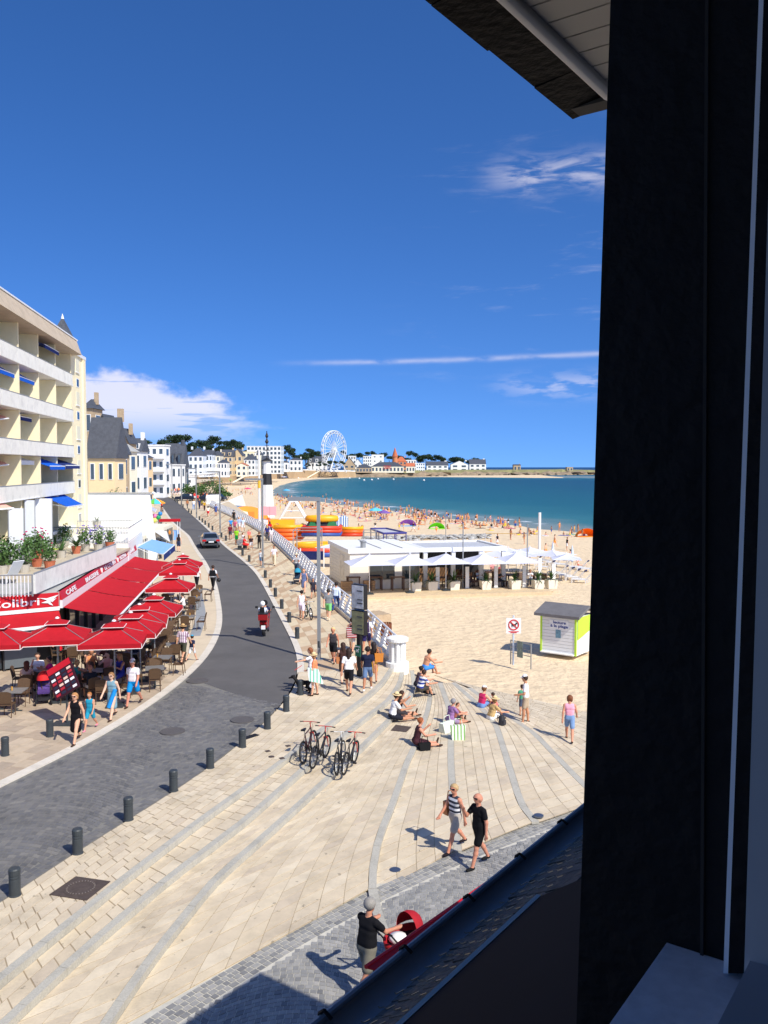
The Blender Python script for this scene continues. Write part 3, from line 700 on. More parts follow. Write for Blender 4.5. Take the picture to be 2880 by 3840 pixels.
 if hair == 'bob': c(hc - hf * .05 - hs * .05,hc - hf * .03 - hs * .06 - hu * .06,.055,.045,H_); c(hc - hf * .05 + hs * .05,hc - hf * .03 + hs * .06 - hu * .06,.055,.045,H_)
 if hat:
  c(hc + hu * .065 - hf * .012,hc + hu * .085 - hf * .012,.1,.088,A_)
  if hat == 'straw': P.append(('disc',tuple((hc + hu * .055) * s),.175 * s,V3(hu),.013,A_,None))
  elif hat == 'cap': c(hc + hu * .06 + hf * .07,hc + hu * .045 + hf * .145,.06,.03,A_,(1,1,.4))
  elif hat == 'helmet': c(hc + hu * .03 - hf * .01,hc + hu * .05,.128,.124,A_)
 return P
SKINS = [(226,172,140),(204,148,116),(214,160,128),(190,132,100),(232,186,158)]
def person_mats(skin,top,bottom,hair,shoe,hat):
 return [M('skin_%d_%d_%d' % skin,C(*skin),.55,var=.05,scale=12,spec=.3),top if not isinstance(top,tuple) else cloth(top),bottom if not isinstance(bottom,tuple) else cloth(bottom),
   M('hair_%d_%d_%d' % hair,C(*hair),.6,var=.25,scale=40,spec=.3,bump=.4,bscale=90),cloth(shoe),cloth(hat),M('dark_lens',C(22,20,22),.25,var=0)]
MESHC = {}
def person(label,pos,yaw,pose='stand',h=1.72,res=.027,top='shirt',topc=(230,230,230),bottom='shorts',botc=(60,60,70),hair='short',hairc=(60,42,30),skin=None,shoec=(70,50,40),hat=None,hatc=(225,200,150),group=None,cache=None,cat='person',**kw):
 skin = skin or random.choice(SKINS); key = cache
 if key and key in MESHC: me = MESHC[key]
 else:
  pr = body_prims(pose,h,top,bottom,hair,hat,**kw); V,Q,tg = field_mesh(pr,res,.022 if res < .03 else .03)
  me = bpy.data.meshes.new('person'); me.from_pydata(V.tolist(),[],Q.tolist()); me.update()
  for m in person_mats(skin,topc,botc,hairc,shoec,hatc): me.materials.append(m)
  me.polygons.foreach_set('material_index',tg.tolist()); me.polygons.foreach_set('use_smooth',[True] * len(Q))
  if key: MESHC[key] = me
 o = bpy.data.objects.new('person',me); COL.objects.link(o); o.location = pos; o.rotation_euler = (0,0,R(yaw)); PM[o.name] = Matrix.Translation(Vector(pos)) @ Matrix.Rotation(R(yaw),4,'Z')
 return tag(o,label,cat,group)
# ------------------------------------------------------------------ shared surfaces
WHITE = M('white_paint',C(236,236,232),.6,var=.04,scale=2,dirt=.08)
WHITEM = M('white_metal',C(232,233,232),.4,var=.03,spec=.5)
CREAM = M('cream_render',C(244,231,192),.85,var=.05,scale=1.2,bump=.2,bscale=40,dirt=.08)
CREAM2 = M('pale_cream_render',C(240,232,206),.85,var=.05,scale=1.2,bump=.2,bscale=40,dirt=.1)
SLATE = M('slate_roof',ramp=[C(70,74,82),C(88,92,98),C(78,80,86),C(98,100,104)],rough=.6,var=.2,scale=3,bump=.5,bscale=14,dirt=.2)
SLATEF = M('far_slate',C(78,82,90),.6,var=.2,scale=1.5,bump=.4,bscale=6,dirt=.2)
GLASS = M('dark_window_glass',C(40,52,62),.08,var=.3,scale=.7,spec=.8)
GREYM = M('grey_post_metal',C(150,152,152),.45,metal=.3,var=.05)
DKMET = M('charcoal_cast_iron',C(58,64,68),.5,var=.12,scale=20,dirt=.2)
RED = M('red_canvas',C(178,30,40),.85,var=.1,scale=3,bump=.1,bscale=200,spec=.15)
REDS = M('red_sign',C(190,24,36),.5,var=.03)
BLUE = M('blue_canvas',C(24,92,196),.85,var=.06,scale=3,spec=.15)
LBLUE = M('light_blue_canvas',C(128,172,224),.85,var=.05,scale=3,spec=.15)
NAVY = M('navy_canvas',C(36,52,110),.85,var=.05,spec=.15)
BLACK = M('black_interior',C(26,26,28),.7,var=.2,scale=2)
WOODD = M('dark_rattan',C(92,70,50),.7,var=.2,scale=20)
ROOFG = M('grey_flat_roof',C(170,170,166),.9,var=.1,dirt=.2)
PINKC = M('salmon_canvas',C(240,178,158),.85,var=.04)
TERRA = M('terracotta_pot',C(186,108,78),.8,var=.1)
POTG = M('grey_pot',C(186,180,168),.8,var=.08)
LEAF = [M('leaf_%d' % i,c,.6,var=.25,scale=9,spec=.3) for i,c in enumerate([(.06,.13,.03),(.09,.16,.045),(.04,.09,.03),(.12,.17,.06)])]
def sheetmesh(ring): mb = MB(); mb.add(ring,(tuple(range(len(ring))),)); return mb
# ------------------------------------------------------------------ plants
def leaf_cloud(mb,c,rad,n,size,mi=0,seed=None):
 for _ in range(n):
  d = Vector((random.gauss(0,1),random.gauss(0,1),random.gauss(0,1))).normalized() * (random.random() ** .45)
  p = Vector(c) + Vector((d.x * rad[0],d.y * rad[1],d.z * rad[2])); nrm = (d + Vector((random.gauss(0,.5),random.gauss(0,.5),random.gauss(.3,.5)))).normalized()
  u = nrm.orthogonal().normalized(); u.rotate(Matrix.Rotation(random.random() * 6.28,3,nrm)); w = nrm.cross(u); s = size * random.uniform(.6,1.3)
  mb.add([p - u * s,p + w * s * .5 + nrm * s * .15,p + u * s,p - w * s * .5 - nrm * s * .1],((0,1,2,3),),random.choice((mi,mi,(mi + 1) % 3)))
def potted(label,pos,kind,h=1.0,pot=POTG,r=.28,flower=None,group=None):
 t = thing('potted_plant',label,'plant',pos,random.random() * 6,group)
 m = MB(); m.lathe((0,0,0),[(r * .7,0),(r * .95,r * 1.3),(r,r * 1.35),(r * 1.02,r * 1.5),(r * .86,r * 1.5),(r * .84,r * 1.35)],14); lpart(t,'pot',m,pot)
 m = MB(); b = r * 1.4
 if kind == 'palm':
  for i in range(26):
   a = random.random() * 6.28; el = random.uniform(.15,1.35); L_ = h * random.uniform(.7,1); prev = Vector((0,0,b)); d = Vector((math.cos(a) * math.cos(el),math.sin(a) * math.cos(el),math.sin(el)))
   w = Vector((-math.sin(a),math.cos(a),0)) * .03 * h
   for k in range(4):
    nx = prev + d * L_ / 4; d = (d + Vector((0,0,-.22))).normalized(); ww = w * (1,1.2,.9,.5,.1)[k]; w2 = w * (1,1.2,.9,.5,.1)[k + 1]
    m.add([prev - ww,prev + ww,nx + w2,nx - w2],((0,1,2,3),),i % 3); prev = nx
  lpart(t,'fronds',m,LEAF[:3])
 else:
  for _ in range(9): a = random.random() * 6.28; m.tube((0,0,b * .7),(math.cos(a) * h * .25,math.sin(a) * h * .25,b + h * .5),.014,.006,4,2)
  leaf_cloud(m,(0,0,b + h * .45),(h * .42,h * .42,h * .5),int(170 * h + 60),.06 + .02 * h)
  lpart(t,'foliage',m,LEAF[:3])
  if flower:
   m = MB()
   for _ in range(26):
    d = Vector((random.gauss(0,1),random.gauss(0,1),random.gauss(.5,1))).normalized(); m.lathe((d.x * h * .45,d.y * h * .45,b + h * .48 + d.z * h * .5),[(.01,0),(.05,.02),(.05,.05),(.01,.07)],6)
   lpart(t,'blossoms',m,flower)
 return t
# ------------------------------------------------------------------ the corner brasserie
DF = Vector((-.142,.990,0)).normalized(); NF = Vector((DF.y,-DF.x,0)); CN = Vector((-14.1,37.0,0)); DS = Vector((-.825,-.565,0)).normalized(); NS = Vector((-DS.y,DS.x,0)) * -1
if NS.y > 0: NS = -NS
def cf(t,o,z): return CN + DF * t + NF * o + Vector((0,0,z))
def sf(t,o,z): return CN + DS * t + NS * o + Vector((0,0,z))
def cafe():
 t = thing('brasserie_building','low corner brasserie with red fascia, white lettering and dark glass front','building',(CN.x - 4,CN.y + 8,0))
 # body: polygon footprint
 poly = [cf(0,0,0),cf(23,0,0),cf(23,-9,0),cf(0,-14,0),sf(9,0,0)]
 pin = [cf(.1,-.25,0),cf(22.8,-.25,0),cf(22.8,-8,0),cf(0,-13,0),sf(8.8,-.25,0)]
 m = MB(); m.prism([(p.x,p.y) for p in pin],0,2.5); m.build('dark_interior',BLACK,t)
 m = MB(); m.prism([(p.x,p.y) for p in poly],2.5,3.2); m.build('roof_slab',ROOFG,t)
 # glass front of posts and panes
 for f,L_,n in ((cf,22.6,11),(sf,8.6,4)):
  for i in range(n + 1):
   m = MB(); p = f(L_ * i / n + .1,-.1,1.25); m.box(p,(.12,.14,2.5),math.atan2(DF.y,DF.x) if f is cf else math.atan2(DS.y,DS.x)); m.build('door_post',M('dark_frame',C(48,48,50),.5,var=.05),t)
   if i < n and i not in (0,):
    a,b = f(L_ * i / n + .2,-.15,.1),f(L_ * (i + 1) / n,-.15,.1); m = MB(); u = Vector((0,0,2.35)); nn = (b - a).cross(u).normalized() * .02
    m.hexa([a,b,b + nn,a + nn],[a + u,b + u,b + nn + u,a + nn + u]); m.build('glass_pane',GLASS,t)
 # fascias
 def band(f,t0,t1,z0,z1,o,mat,name,lean=0.0):
  a,b = f(t0,o,z0),f(t1,o,z0); c,d = f(t1,o - lean,z1),f(t0,o - lean,z1); th = f(0,.12,0) - f(0,0,0)
  m = MB(); m.hexa([a - th,b - th,b,a],[d - th,c - th,c,d]); return m.build(name,mat,t)
 band(cf,.0,22.9,2.48,2.82,.14,WHITEM,'white_fascia'); rf = band(cf,.05,22.9,2.83,3.2,.12,REDS,'red_fascia',.12)
 up = (cf(0,-.12,.37) - cf(0,0,0)).normalized()
 for s,t0,t1,sz in (('CAFE',.9,3.0,.3),('BRASSERIE',5.2,8.6,.3),('LE COLIBRI',10.4,14.0,.3),('PIZZERIA',15.6,18.2,.3),('PANINI',19.8,21.7,.3)):
  lettering(s,cf(t0,.13,2.9),DF,up,sz,WHITEM,rf,.006,width=t1 - t0)
 for tt in (9.5,14.8):
  m = MB(); m.box(cf(tt,.06,3.0),(.05,.2,.26),math.atan2(DF.y,DF.x)); m.build('divider_mark',WHITEM,rf)
 band(sf,0.02,9,2.42,2.58,.16,WHITEM,'white_fascia'); sg = band(sf,0.05,9,2.59,3.18,.14,REDS,'sign_board')
 # sign text ends left of the bird mark
 rgt = -DS; 
 pe = at('b',330,960,36.6); te = (pe - CN).dot(DS); w = 2.05
 lettering('Colibri',sf(te + w,.16,2.72),rgt,(0,0,1),.46,WHITEM,sg,.006,width=w)
 tb = (at('b',415,930,36.8) - CN).dot(DS); o = sf(tb,.17,2.86); m = MB()
 def bp(x,y,d=.0): return o + rgt * x + Vector((0,0,y)) + NS * d
 for tri in (((-.42,.16),(-.1,.12),(.06,-.02)),((-.1,.12),(.4,.24),(.06,-.02)),((-.12,.05),(.1,.02),(-.02,-.14)),((.02,-.02),(-.02,-.14),(.16,-.22)),((.02,.0),(.3,.1),(.12,-.06)),((-.1,.02),(-.34,-.06),(-.02,-.1))):
  m.hexa([bp(*p) for p in tri],[bp(*p,.012) for p in tri])
 m.build('bird_emblem',WHITEM,sg)
 # lower retracted awning under the sign
 m = MB(); a,b = sf(.05,.12,2.4),sf(9,.12,2.4); c,d = sf(9,1.35,2.0),sf(.2,1.35,2.0); dz = Vector((0,0,.03)); m.hexa([a - dz,b - dz,c - dz,d - dz],[a,b,c,d]); m.build('awning_cloth',RED,t)
 m = MB(); m.hexa([sf(.2,1.33,1.9),sf(9,1.33,1.9),sf(9,1.4,1.9),sf(.2,1.4,1.9)],[sf(.2,1.33,2.03),sf(9,1.33,2.03),sf(9,1.4,2.03),sf(.2,1.4,2.03)]); m.build('awning_bar',WHITEM,t)
 # slate-grey door leaf beside the entrance
 m = MB(); m.box(sf(1.6,-.05,1.15),(1.3,.06,2.1),math.atan2(DS.y,DS.x)); m.build('door',M('grey_door',C(96,104,110),.5,var=.05),t)
 # long awning of four cloth panels
 seg = [(0.1,5.3),(5.45,10.6),(10.75,15.9),(16.05,21.6)]
 for t0,t1 in seg:
  n = 8; m = MB(); lo,hi = [],[]
  vs = []
  for i in range(n + 1):
   f = i / n; z = 2.5 - .42 * f - .05 * math.sin(math.pi * f)
   vs += [cf(t0,.15 + 2.35 * f,z),cf(t1,.15 + 2.35 * f,z)]
  k = len(vs); vs += [v - Vector((0,0,.012)) for v in vs]
  fs = [(2 * i,2 * i + 2,2 * i + 3,2 * i + 1) for i in range(n)] + [(k + 2 * i,k + 2 * i + 1,k + 2 * i + 3,k + 2 * i + 2) for i in range(n)]
  m.add(vs,fs); m.build('awning_panel',RED,t)
  m = MB(); m.tube(cf(t0,2.52,2.07),cf(t1,2.52,2.07),.05,n=8); m.build('awning_bar',WHITEM,t)
  for tt in (t0 + .6,t1 - .6):
   m = MB(); m.path([cf(tt,.15,2.4),cf(tt + .5,1.3,2.12),cf(tt,2.45,2.04)],.025,6); m.build('folding_arm',WHITEM,t)
 return t
cafe()
# ------------------------------------------------------------------ red square parasols
def parasol(label,pos,rz,w,zt,zrim,mat,pipe,name='parasol',group=None,val=.2,pole=GREYM,cap=True,base=True):
 t = thing(name,label,'parasol',pos,rz,group); h = w / 2
 m = MB(); m.tube((0,0,0.05),(0,0,zt - .02),.03,n=8); lpart(t,'pole',m,pole)
 if base: m = MB(); m.box((0,0,.04),(.6,.6,.08)); m.box((0,0,.14),(.14,.14,.14)); lpart(t,'base',m,DKMET)
 m = MB(); n = 6; k = 4
 cor = [(-h,-h),(h,-h),(h,h),(-h,h)]
 for q in range(4):                                   # four sagging gores
  a,b = Vector((*cor[q],zrim)),Vector((*cor[(q + 1) % 4],zrim)); T = Vector((0,0,zt)); vs = []; fs = []
  for i in range(n + 1):
   f = i / n
   for j in range(k + 1):
    g = j / k; e = a.lerp(b,g); e = e + Vector((0,0,.06 * w / 2.5 * 4 * g * (1 - g) * -1 if False else 0)) ; p = T.lerp(e,f); p.z -= .1 * math.sin(math.pi * f) * (.6 + .4 * (4 * g * (1 - g))) ; p.z += 0 if f < 1 else 0
    vs.append(p)
  for i in range(n):
   for j in range(k): fs.append((i * (k + 1) + j,(i + 1) * (k + 1) + j,(i + 1) * (k + 1) + j + 1,i * (k + 1) + j + 1))
  m.add(vs,fs)
  if val: 
   u = Vector((0,0,val)); o_ = Vector(((a.x + b.x) / 2,(a.y + b.y) / 2,0)).normalized() * -.03
   m.add([a,b,b - u + o_,a - u + o_],((3,2,1,0),))
 c = lpart(t,'canopy',m,mat)
 if pipe:
  m = MB()
  for q in range(4):
   a,b = Vector((*cor[q],zrim)),Vector((*cor[(q + 1) % 4],zrim)); u = Vector((0,0,val)) if val else Vector()
   m.tube(a,b,.012,n=4) if val == 0 else m.tube(a - u,b - u,.014,n=4)
   m.tube(a,a - u,.012,n=4)
   prev = Vector((0,0,zt + .012))
   for i in range(1,6): f = i / 5; p = Vector((0,0,zt)).lerp(a,f); p.z -= .06 * math.sin(math.pi * f) - .012; prev = p
  lpart(c,'piping',m,pipe)
 if cap:
  m = MB(); hh = h * .36; z2 = zt - (zt - zrim) * .3 + .06; T = Vector((0,0,zt + .05)); cc = [Vector((sx * hh,sy * hh,z2)) for sx,sy in ((-1,-1),(1,-1),(1,1),(-1,1))]
  for q in range(4): m.add([T,cc[q],cc[(q + 1) % 4]],((0,1,2),))
  v = lpart(c,'vent_cap',m,mat)
  if pipe: m = MB(); [m.tube(cc[q],cc[(q + 1) % 4],.013,n=4) for q in range(4)]; lpart(c,'cap_piping',m,pipe)
 m = MB(); m.lathe((0,0,zt + .04),[(.06,0),(.08,.02),(.06,.06),(.01,.08)],10); lpart(t,'finial',m,WHITEM)
 m = MB()
 for q in range(4): m.tube((0,0,zt - .08),(cor[q][0] * .98,cor[q][1] * .98,zrim + .0),.012,n=5)
 lpart(t,'ribs',m,pole)
 return t
UMB = [(495,1095,'nearest the sign front'),(985,1120,'over the front tables, largest in view'),(1130,1045,'second from the front in the row'),(1205,975,'third in the row beside the long awning'),
       (1330,890,'bright in the sun beside the long awning'),(1475,718,'halfway along the terrace'),(1550,605,'second from the far end of the terrace'),(1580,560,'at the far end of the terrace'),(-40,1130,'cut off by the left edge')]
FA = math.atan2(DF.y,DF.x); CAFE_SPOTS = []
for x,y,w_ in UMB:
 p = on('b',x,y,3.02); p.z = zr(p.y); CAFE_SPOTS.append(p.copy())
 parasol('red square parasol with white piping, ' + w_,p,FA + random.uniform(-.08,.08),2.15,3.03,2.46,RED,M('white_piping',C(240,225,220),.8,var=0),group='red parasols of the brasserie',val=.17)
# ------------------------------------------------------------------ chairs and tables
def make_chair(name='bistro_chair',mat=WOODD,seatm=None):
 t = thing(name,'dark woven bistro chair on the brasserie terrace','chair',(0,0,0),0,'brasserie terrace chairs'); seatm = seatm or mat
 lbox(t,'seat',seatm,((0,0,.45),(.42,.42,.035)))
 m = MB(); vs = [(-.2,-.19,.5),(.2,-.19,.5),(.22,-.27,.88),(.1,-.285,.93),(-.1,-.285,.93),(-.22,-.27,.88)]; m.hexa([(x,y - .02,z) for x,y,z in vs],vs); lpart(t,'backrest',m,mat)
 for sx in (-1,1):
  m = MB(); m.tube((sx * .19,.19,0),(sx * .18,.17,.45),.015,n=5); lpart(t,'leg',m,mat)
  m = MB(); m.path([(sx * .2,-.24,0),(sx * .2,-.19,.45),(sx * .21,-.28,.88)],.016,5); lpart(t,'leg',m,mat)
  m = MB(); m.path([(sx * .22,-.22,.66),(sx * .25,.05,.66),(sx * .2,.17,.45)],.013,5); lpart(t,'armrest',m,mat)
 return t
def make_table(name='bistro_table'):
 t = thing(name,'square dark bistro table on the brasserie terrace','table',(0,0,0),0,'brasserie terrace tables')
 lbox(t,'table_top',M('grey_table',C(122,122,120),.5,var=.08),((0,0,.73),(.72,.72,.03)))
 m = MB(); m.tube((0,0,.03),(0,0,.72),.035,n=8); lpart(t,'column',m,DKMET)
 lbox(t,'foot',DKMET,((0,0,.015),(.5,.08,.03)),((0,0,.016),(.08,.5,.03)))
 return t
CH = make_chair(); TB = make_table(); usedc = [0,0]
def place(proto,k,p,rz):
 w_ = UMB[min(range(9),key=lambda i: (CAFE_SPOTS[i] - Vector(p)).length)][2]; lab = ('dark woven bistro chair near the red parasol ','square grey bistro table near the red parasol ')[k] + w_
 if usedc[k] == 0: usedc[k] = 1; proto.location = p; proto.rotation_euler = (0,0,rz); proto['label'] = lab; return proto
 return copy_tree(proto,p,rz,lab)
def glassware(p):
 t = thing('drinking_glass','drinking glass standing on a brasserie table','glass',p,0,'glasses on the terrace tables'); m = MB(); m.lathe((0,0,0),[(.03,0),(.032,.02),(.038,.13),(.034,.13),(.028,.02)],10); lpart(t,'tumbler',m,M('amber_drink',C(200,150,70),.1,var=.1,spec=.8)); return t
SEATS = []
# front group near the menu board, traced; further tables under each parasol
tabs = [on('b',330,1690,0),on('b',840,1690,0),on('b',640,1470,0),on('b',1180,1460,0)] 
for s in CAFE_SPOTS[2:8]: tabs += [s + NF * .75 + DF * .9,s - NF * .85 - DF * .6]
tabs += [CAFE_SPOTS[1] - NF * 1.9 + DF * 1.3,CAFE_SPOTS[0] - DS * -1.4 + DF * -.4]
for p in tabs:
 p = Vector((p.x,p.y,zr(p.y))); a = FA + random.uniform(-.15,.15); place(TB,1,p,a)
 for q in range(random.choice((3,4,4))):
  b = a + q * math.pi / 2; c = p + Vector((math.cos(b),math.sin(b),0)) * .68; SEATS.append((c,b + math.pi / 2)); place(CH,0,c,b + math.pi / 2)
 if random.random() < .8: glassware(p + Vector((random.uniform(-.2,.2),random.uniform(-.2,.2),.746)))
for i in range(9):                                     # row of chairs along the pavement edge
 p = on('b',1355 + i * 21,1480 - i * 42,0); place(CH,0,p,FA + R(80) + random.uniform(-.3,.3))
# seated guests
g0 = [('b',235,1760,20,'tank',(206,176,158),'skirt',(220,196,176),'long',(96,52,34),'woman in a beige top and long skirt seated at the front brasserie table'),
      ('b',330,1680,200,'shirt',(236,236,236),'shorts',(70,70,80),'short',(60,44,34),'person in a white T-shirt eating at the front brasserie table'),
      ('b',450,1700,120,'shirt',(200,40,120),'skirt',(70,60,120),'short',(40,30,28),'person in a pink top seated behind the red pushchair'),
      ('b',680,1730,-40,'tank',(58,160,150),'shorts',(40,60,70),'bob',(190,150,100),'woman in a turquoise top seated at a brasserie table'),
      ('b',790,1620,210,'tank',(214,140,90),'shorts',(60,60,70),'bob',(170,120,70),'woman in an orange top leaning over a brasserie table'),
      ('b',790,1790,40,'shirt',(44,46,52),'shorts',(220,210,190),'bald',(120,90,70),'bald man in a dark T-shirt seated with his back to us'),
      ('b',930,1660,160,'tank',(230,160,140),'shorts',(60,60,70),'short',(50,36,28),'person leaning in over the second brasserie table'),
      ('b',1050,1680,150,'tank',(50,60,150),'skirt',(50,60,150),'long',(170,130,80),'woman in a navy tank top at the brasserie terrace edge'),
      ('b',520,1470,100,'shirt',(210,30,44),'pants',(40,40,46),'short',(44,30,26),'person in a red top seated in the shade under the parasol'),
      ('b',600,1440,60,'tank',(30,28,30),'pants',(40,40,46),'long',(120,80,50),'woman in a black tank top seated in the parasol shade'),
      ('b',770,1560,220,'shirt',(60,54,50),'pants',(40,40,46),'short',(44,30,26),'person in dark clothes reaching across a shaded table'),
      ('b',920,1560,140,'shirt',(90,50,44),'pants',(40,40,46),'short',(50,40,30),'person in a brown top deep in the parasol shade'),
      ('b',1310,1420,110,'shirt',(120,130,110),'shorts',(60,60,60),'short',(120,110,100),'man in a grey-green shirt eating at the pavement edge'),
      ('b',1180,1520,80,'shirt',(40,44,60),'pants',(40,40,46),'short',(110,80,60),'person in a dark top beside the umbrella pole at the pavement edge'),
      ('b',1590,1060,100,'shirt',(238,238,238),'shorts',(50,50,60),'short',(50,38,30),'person in a white shirt seated at the far pavement edge tables'),
      ('b',1270,900,100,'shirt',(225,225,235),'shorts',(60,90,150),'short',(50,38,30),'person in a white top seated under the long red awning'),
      ('b',1230,940,60,'shirt',(60,100,180),'shorts',(60,60,70),'short',(90,70,50),'person in a blue top seated under the long red awning')]
for k,x,y,yaw,tp,tc,bt,bc,hr,hc,lab in g0:
 p = onr(k,x,y); person(lab,p,yaw,random.choice(('chair','chair','chair2')),random.uniform(1.62,1.76),top=tp,topc=tc,bottom=bt,botc=bc,hair=hr,hairc=hc)
 place(CH,0,p + Vector((math.sin(R(yaw)),-math.cos(R(yaw)),0)) * .06,R(yaw))
# menu board, pushchair
def menu_board():
 p = on('b',575,1843,0); p = on('i',380,175,0)
 t = thing('menu_board','tilted dark red menu board on a black stand before the brasserie','menu board',p,0)
 lbox(t,'foot',DKMET,((0,0,.03),(.9,.5,.05))); m = MB(); m.tube((0,0,.05),(0,.02,1.0),.035,n=8); lpart(t,'post',m,DKMET)
 T = Matrix.Translation((-.1,-.02,1.55)) @ Matrix.Rotation(R(-32),4,'Y') @ Matrix.Rotation(R(-28),4,'X')
 m = MB(); m.box((0,0,0),(.92,.05,1.15),T=T); bd = lpart(t,'board',m,M('menu_maroon',C(58,16,26),.5,var=.1))
 m = MB(); m.box((0,-.03,.45),(.88,.012,.22),T=T); lpart(bd,'header',m,REDS)
 cols = [M('menu_print_%d' % i,C(*c),.5,var=.1) for i,c in enumerate([(235,235,235),(180,40,50),(40,44,60),(225,190,170)])]
 m = MB()
 for i in range(4):
  for j in range(6):
   m.box((-.32 + i * .213,-.03,.24 - j * .14),(.15,.012,.085),T=T,mi=random.choice((0,1,1,2,2,3)))
 lpart(bd,'printed_panels',m,cols)
menu_board()
def pushchair(label,p,rz,hood,seatm,s=1.0,baby=False):
 t = thing('pushchair',label,'pushchair',p,rz); fr = M('black_tube',C(40,40,44),.5,var=.05)
 def sc(*a): return tuple(v * s for v in a)
 for sx in (-1,1):
  m = MB(); m.path([sc(sx * .24,-.5,1.02),sc(sx * .24,-.3,.72),sc(sx * .24,.38,.14)],.016 * s,6); m.path([sc(sx * .24,-.36,.13),sc(sx * .24,.05,.45)],.014 * s,6); lpart(t,'frame',m,fr)
  for yy in (-.36,.38):
   m = MB(); m.torus(sc(sx * .27,yy,.125),.1 * s,.025 * s,(1,0,0),16,6); m.tube(sc(sx * .25,yy,.125),sc(sx * .29,yy,.125),.05 * s,n=8); lpart(t,'wheel',m,M('tyre_rubber',C(30,30,32),.8,var=.05))
 m = MB(); m.tube(sc(-.24,-.5,1.02),sc(.24,-.5,1.02),.018 * s,n=6); lpart(t,'handle',m,fr)
 m = MB(); m.hexa([sc(-.2,-.18,.42),sc(.2,-.18,.42),sc(.2,.2,.38),sc(-.2,.2,.38)],[sc(-.21,-.2,.47),sc(.21,-.2,.47),sc(.21,.22,.45),sc(-.21,.22,.45)]); m.hexa([sc(-.2,-.2,.44),sc(.2,-.2,.44),sc(.2,-.16,.46),sc(-.2,-.16,.46)],[sc(-.21,-.42,.92),sc(.21,-.42,.92),sc(.21,-.37,.93),sc(-.21,-.37,.93)]); lpart(t,'seat',m,seatm)
 m = MB(); n = 8; vs = []                              # hood: folding shell
 for i in range(7):
  a = R(10 + i * 24)
  for j in range(n + 1):
   b = math.pi * j / n; vs.append(sc(.25 * math.cos(b),-.3 + .38 * math.sin(b) * math.cos(a) * 1.0,.78 + .34 * math.sin(b) * math.sin(a)))
 m.add(vs,[(i * (n + 1) + j,i * (n + 1) + j + 1,(i + 1) * (n + 1) + j + 1,(i + 1) * (n + 1) + j) for i in range(6) for j in range(n)]); lpart(t,'hood',m,hood,True)
 lbox(t,'basket',fr,(sc(0,.02,.2),sc(.4,.5,.1)))
 return t
pushchair('red pushchair parked beside the menu board at the brasserie',on('b',380,1810,0),R(200),M('red_fabric',C(220,36,40),.8,var=.05),M('purple_floral',C(84,60,130),.8,var=.5,scale=30))
# ------------------------------------------------------------------ roof terrace with plants
def fence_run(t,a,b,z,h,mat,step=.14,name='picket',rail=GREYM):
 a = Vector((a.x,a.y,z)); b = Vector((b.x,b.y,z)); n = max(1,int((b - a).length / step)); up = Vector((0,0,h)); d = (b - a).normalized(); pk = None
 for i in range(n + 1):
  p = a.lerp(b,i / n)
  if pk is None:
   m = MB(); m.box(p + up * .5,(.035,.035,h),math.atan2(d.y,d.x)); pk = m.build(name,mat,t); p0 = p
  else: c = pk.copy(); COL.objects.link(c); c.location = pk.location + (p - p0); 
 m = MB(); m.tube(a + up,b + up,.03,n=6); m.tube(a + up * .08,b + up * .08,.02,n=6); m.build('rail',rail,t)
def terrace():
 a = on('b',300,885,3.22); b = on('b',1000,565,3.3)
 t = thing('parapet_panel','long white weathered parapet panel along the brasserie roof edge','parapet',a)
 n = 7; PW = M('weathered_white_panel',C(222,222,214),.8,var=.08,scale=3,dirt=.2)
 d = (b - a); d.z = 0; nn = Vector((d.y,-d.x,0)).normalized() * .05
 for i in range(n):
  p,q = a + d * (i / n) + d.normalized() * .01,a + d * ((i + 1) / n) - d.normalized() * .01; m = MB(); lo = [p + nn,q + nn,q - nn,p - nn]; m.hexa([Vector((v.x,v.y,3.3)) for v in lo],[Vector((v.x,v.y,4.12)) for v in lo]); m.build('panel',PW,t)
 m = MB(); m.tube(Vector((a.x,a.y,4.15)),Vector((b.x,b.y,4.15)),.045,n=6); m.build('handrail',GREYM,t)
 for i in range(n + 1): p = a + d * (i / n) - nn * 1.6; m = MB(); m.box((p.x,p.y,3.66),(.06,.06,.92)); m.build('post',GREYM,t)
 l = on('b',-200,890,3.25); t2 = thing('roof_railing','white picket railing over the brasserie sign','railing',l); fence_run(t2,l,a + Vector((-.1,0,0)),3.2,.9,WHITEM)
 # upper terrace block
 f0 = Vector((-27,f1.y if False else 56.5,0)); f1 = on('b',1110,432,3.65); f2 = on('b',1232,330,3.7); f1.z = f2.z = 0; 
 tb = thing('upper_terrace','raised white terrace below the apartment block with flower pots','terrace',(-20,56,0))
 m = MB(); m.prism([(f0.x,f0.y),(f1.x,f1.y),(f2.x,f2.y),(f2.x - 2,f2.y + 3),(-27,68)],0,3.65); m.build('platform',WHITE,tb)
 t3 = thing('terrace_railing','white picket railing round the raised terrace','railing',(f1.x,f1.y,4)); fence_run(t3,f0,f1,3.65,1.0,WHITEM,.17); fence_run(t3,f1,f2,3.65,1.0,WHITEM,.17)
 t4 = thing('terrace_railing','grey picket railing at the back of the raised terrace','railing',(-18,58.5,4)); fence_run(t4,Vector((-23,62.4,0)),Vector((f2.x - .3,63.6,0)),3.65,1.0,GREYM,.2)
 # garden bed level on the brasserie roof
 m = MB(); m.prism([(f0.x,56),(-16.6,56),(-15.5,44),(-15.2,40),(-24,40)],3.2,3.34); tag(m.build('roof_deck',M('deck_boards',C(190,178,156),.8,var=.1),None),'pale deck on the brasserie roof among the plants','deck')
 return t
terrace()
PURP = M('lilac_blossom',C(140,124,200),.8,var=.1); PINKF = M('magenta_blossom',C(190,30,100),.8,var=.1)
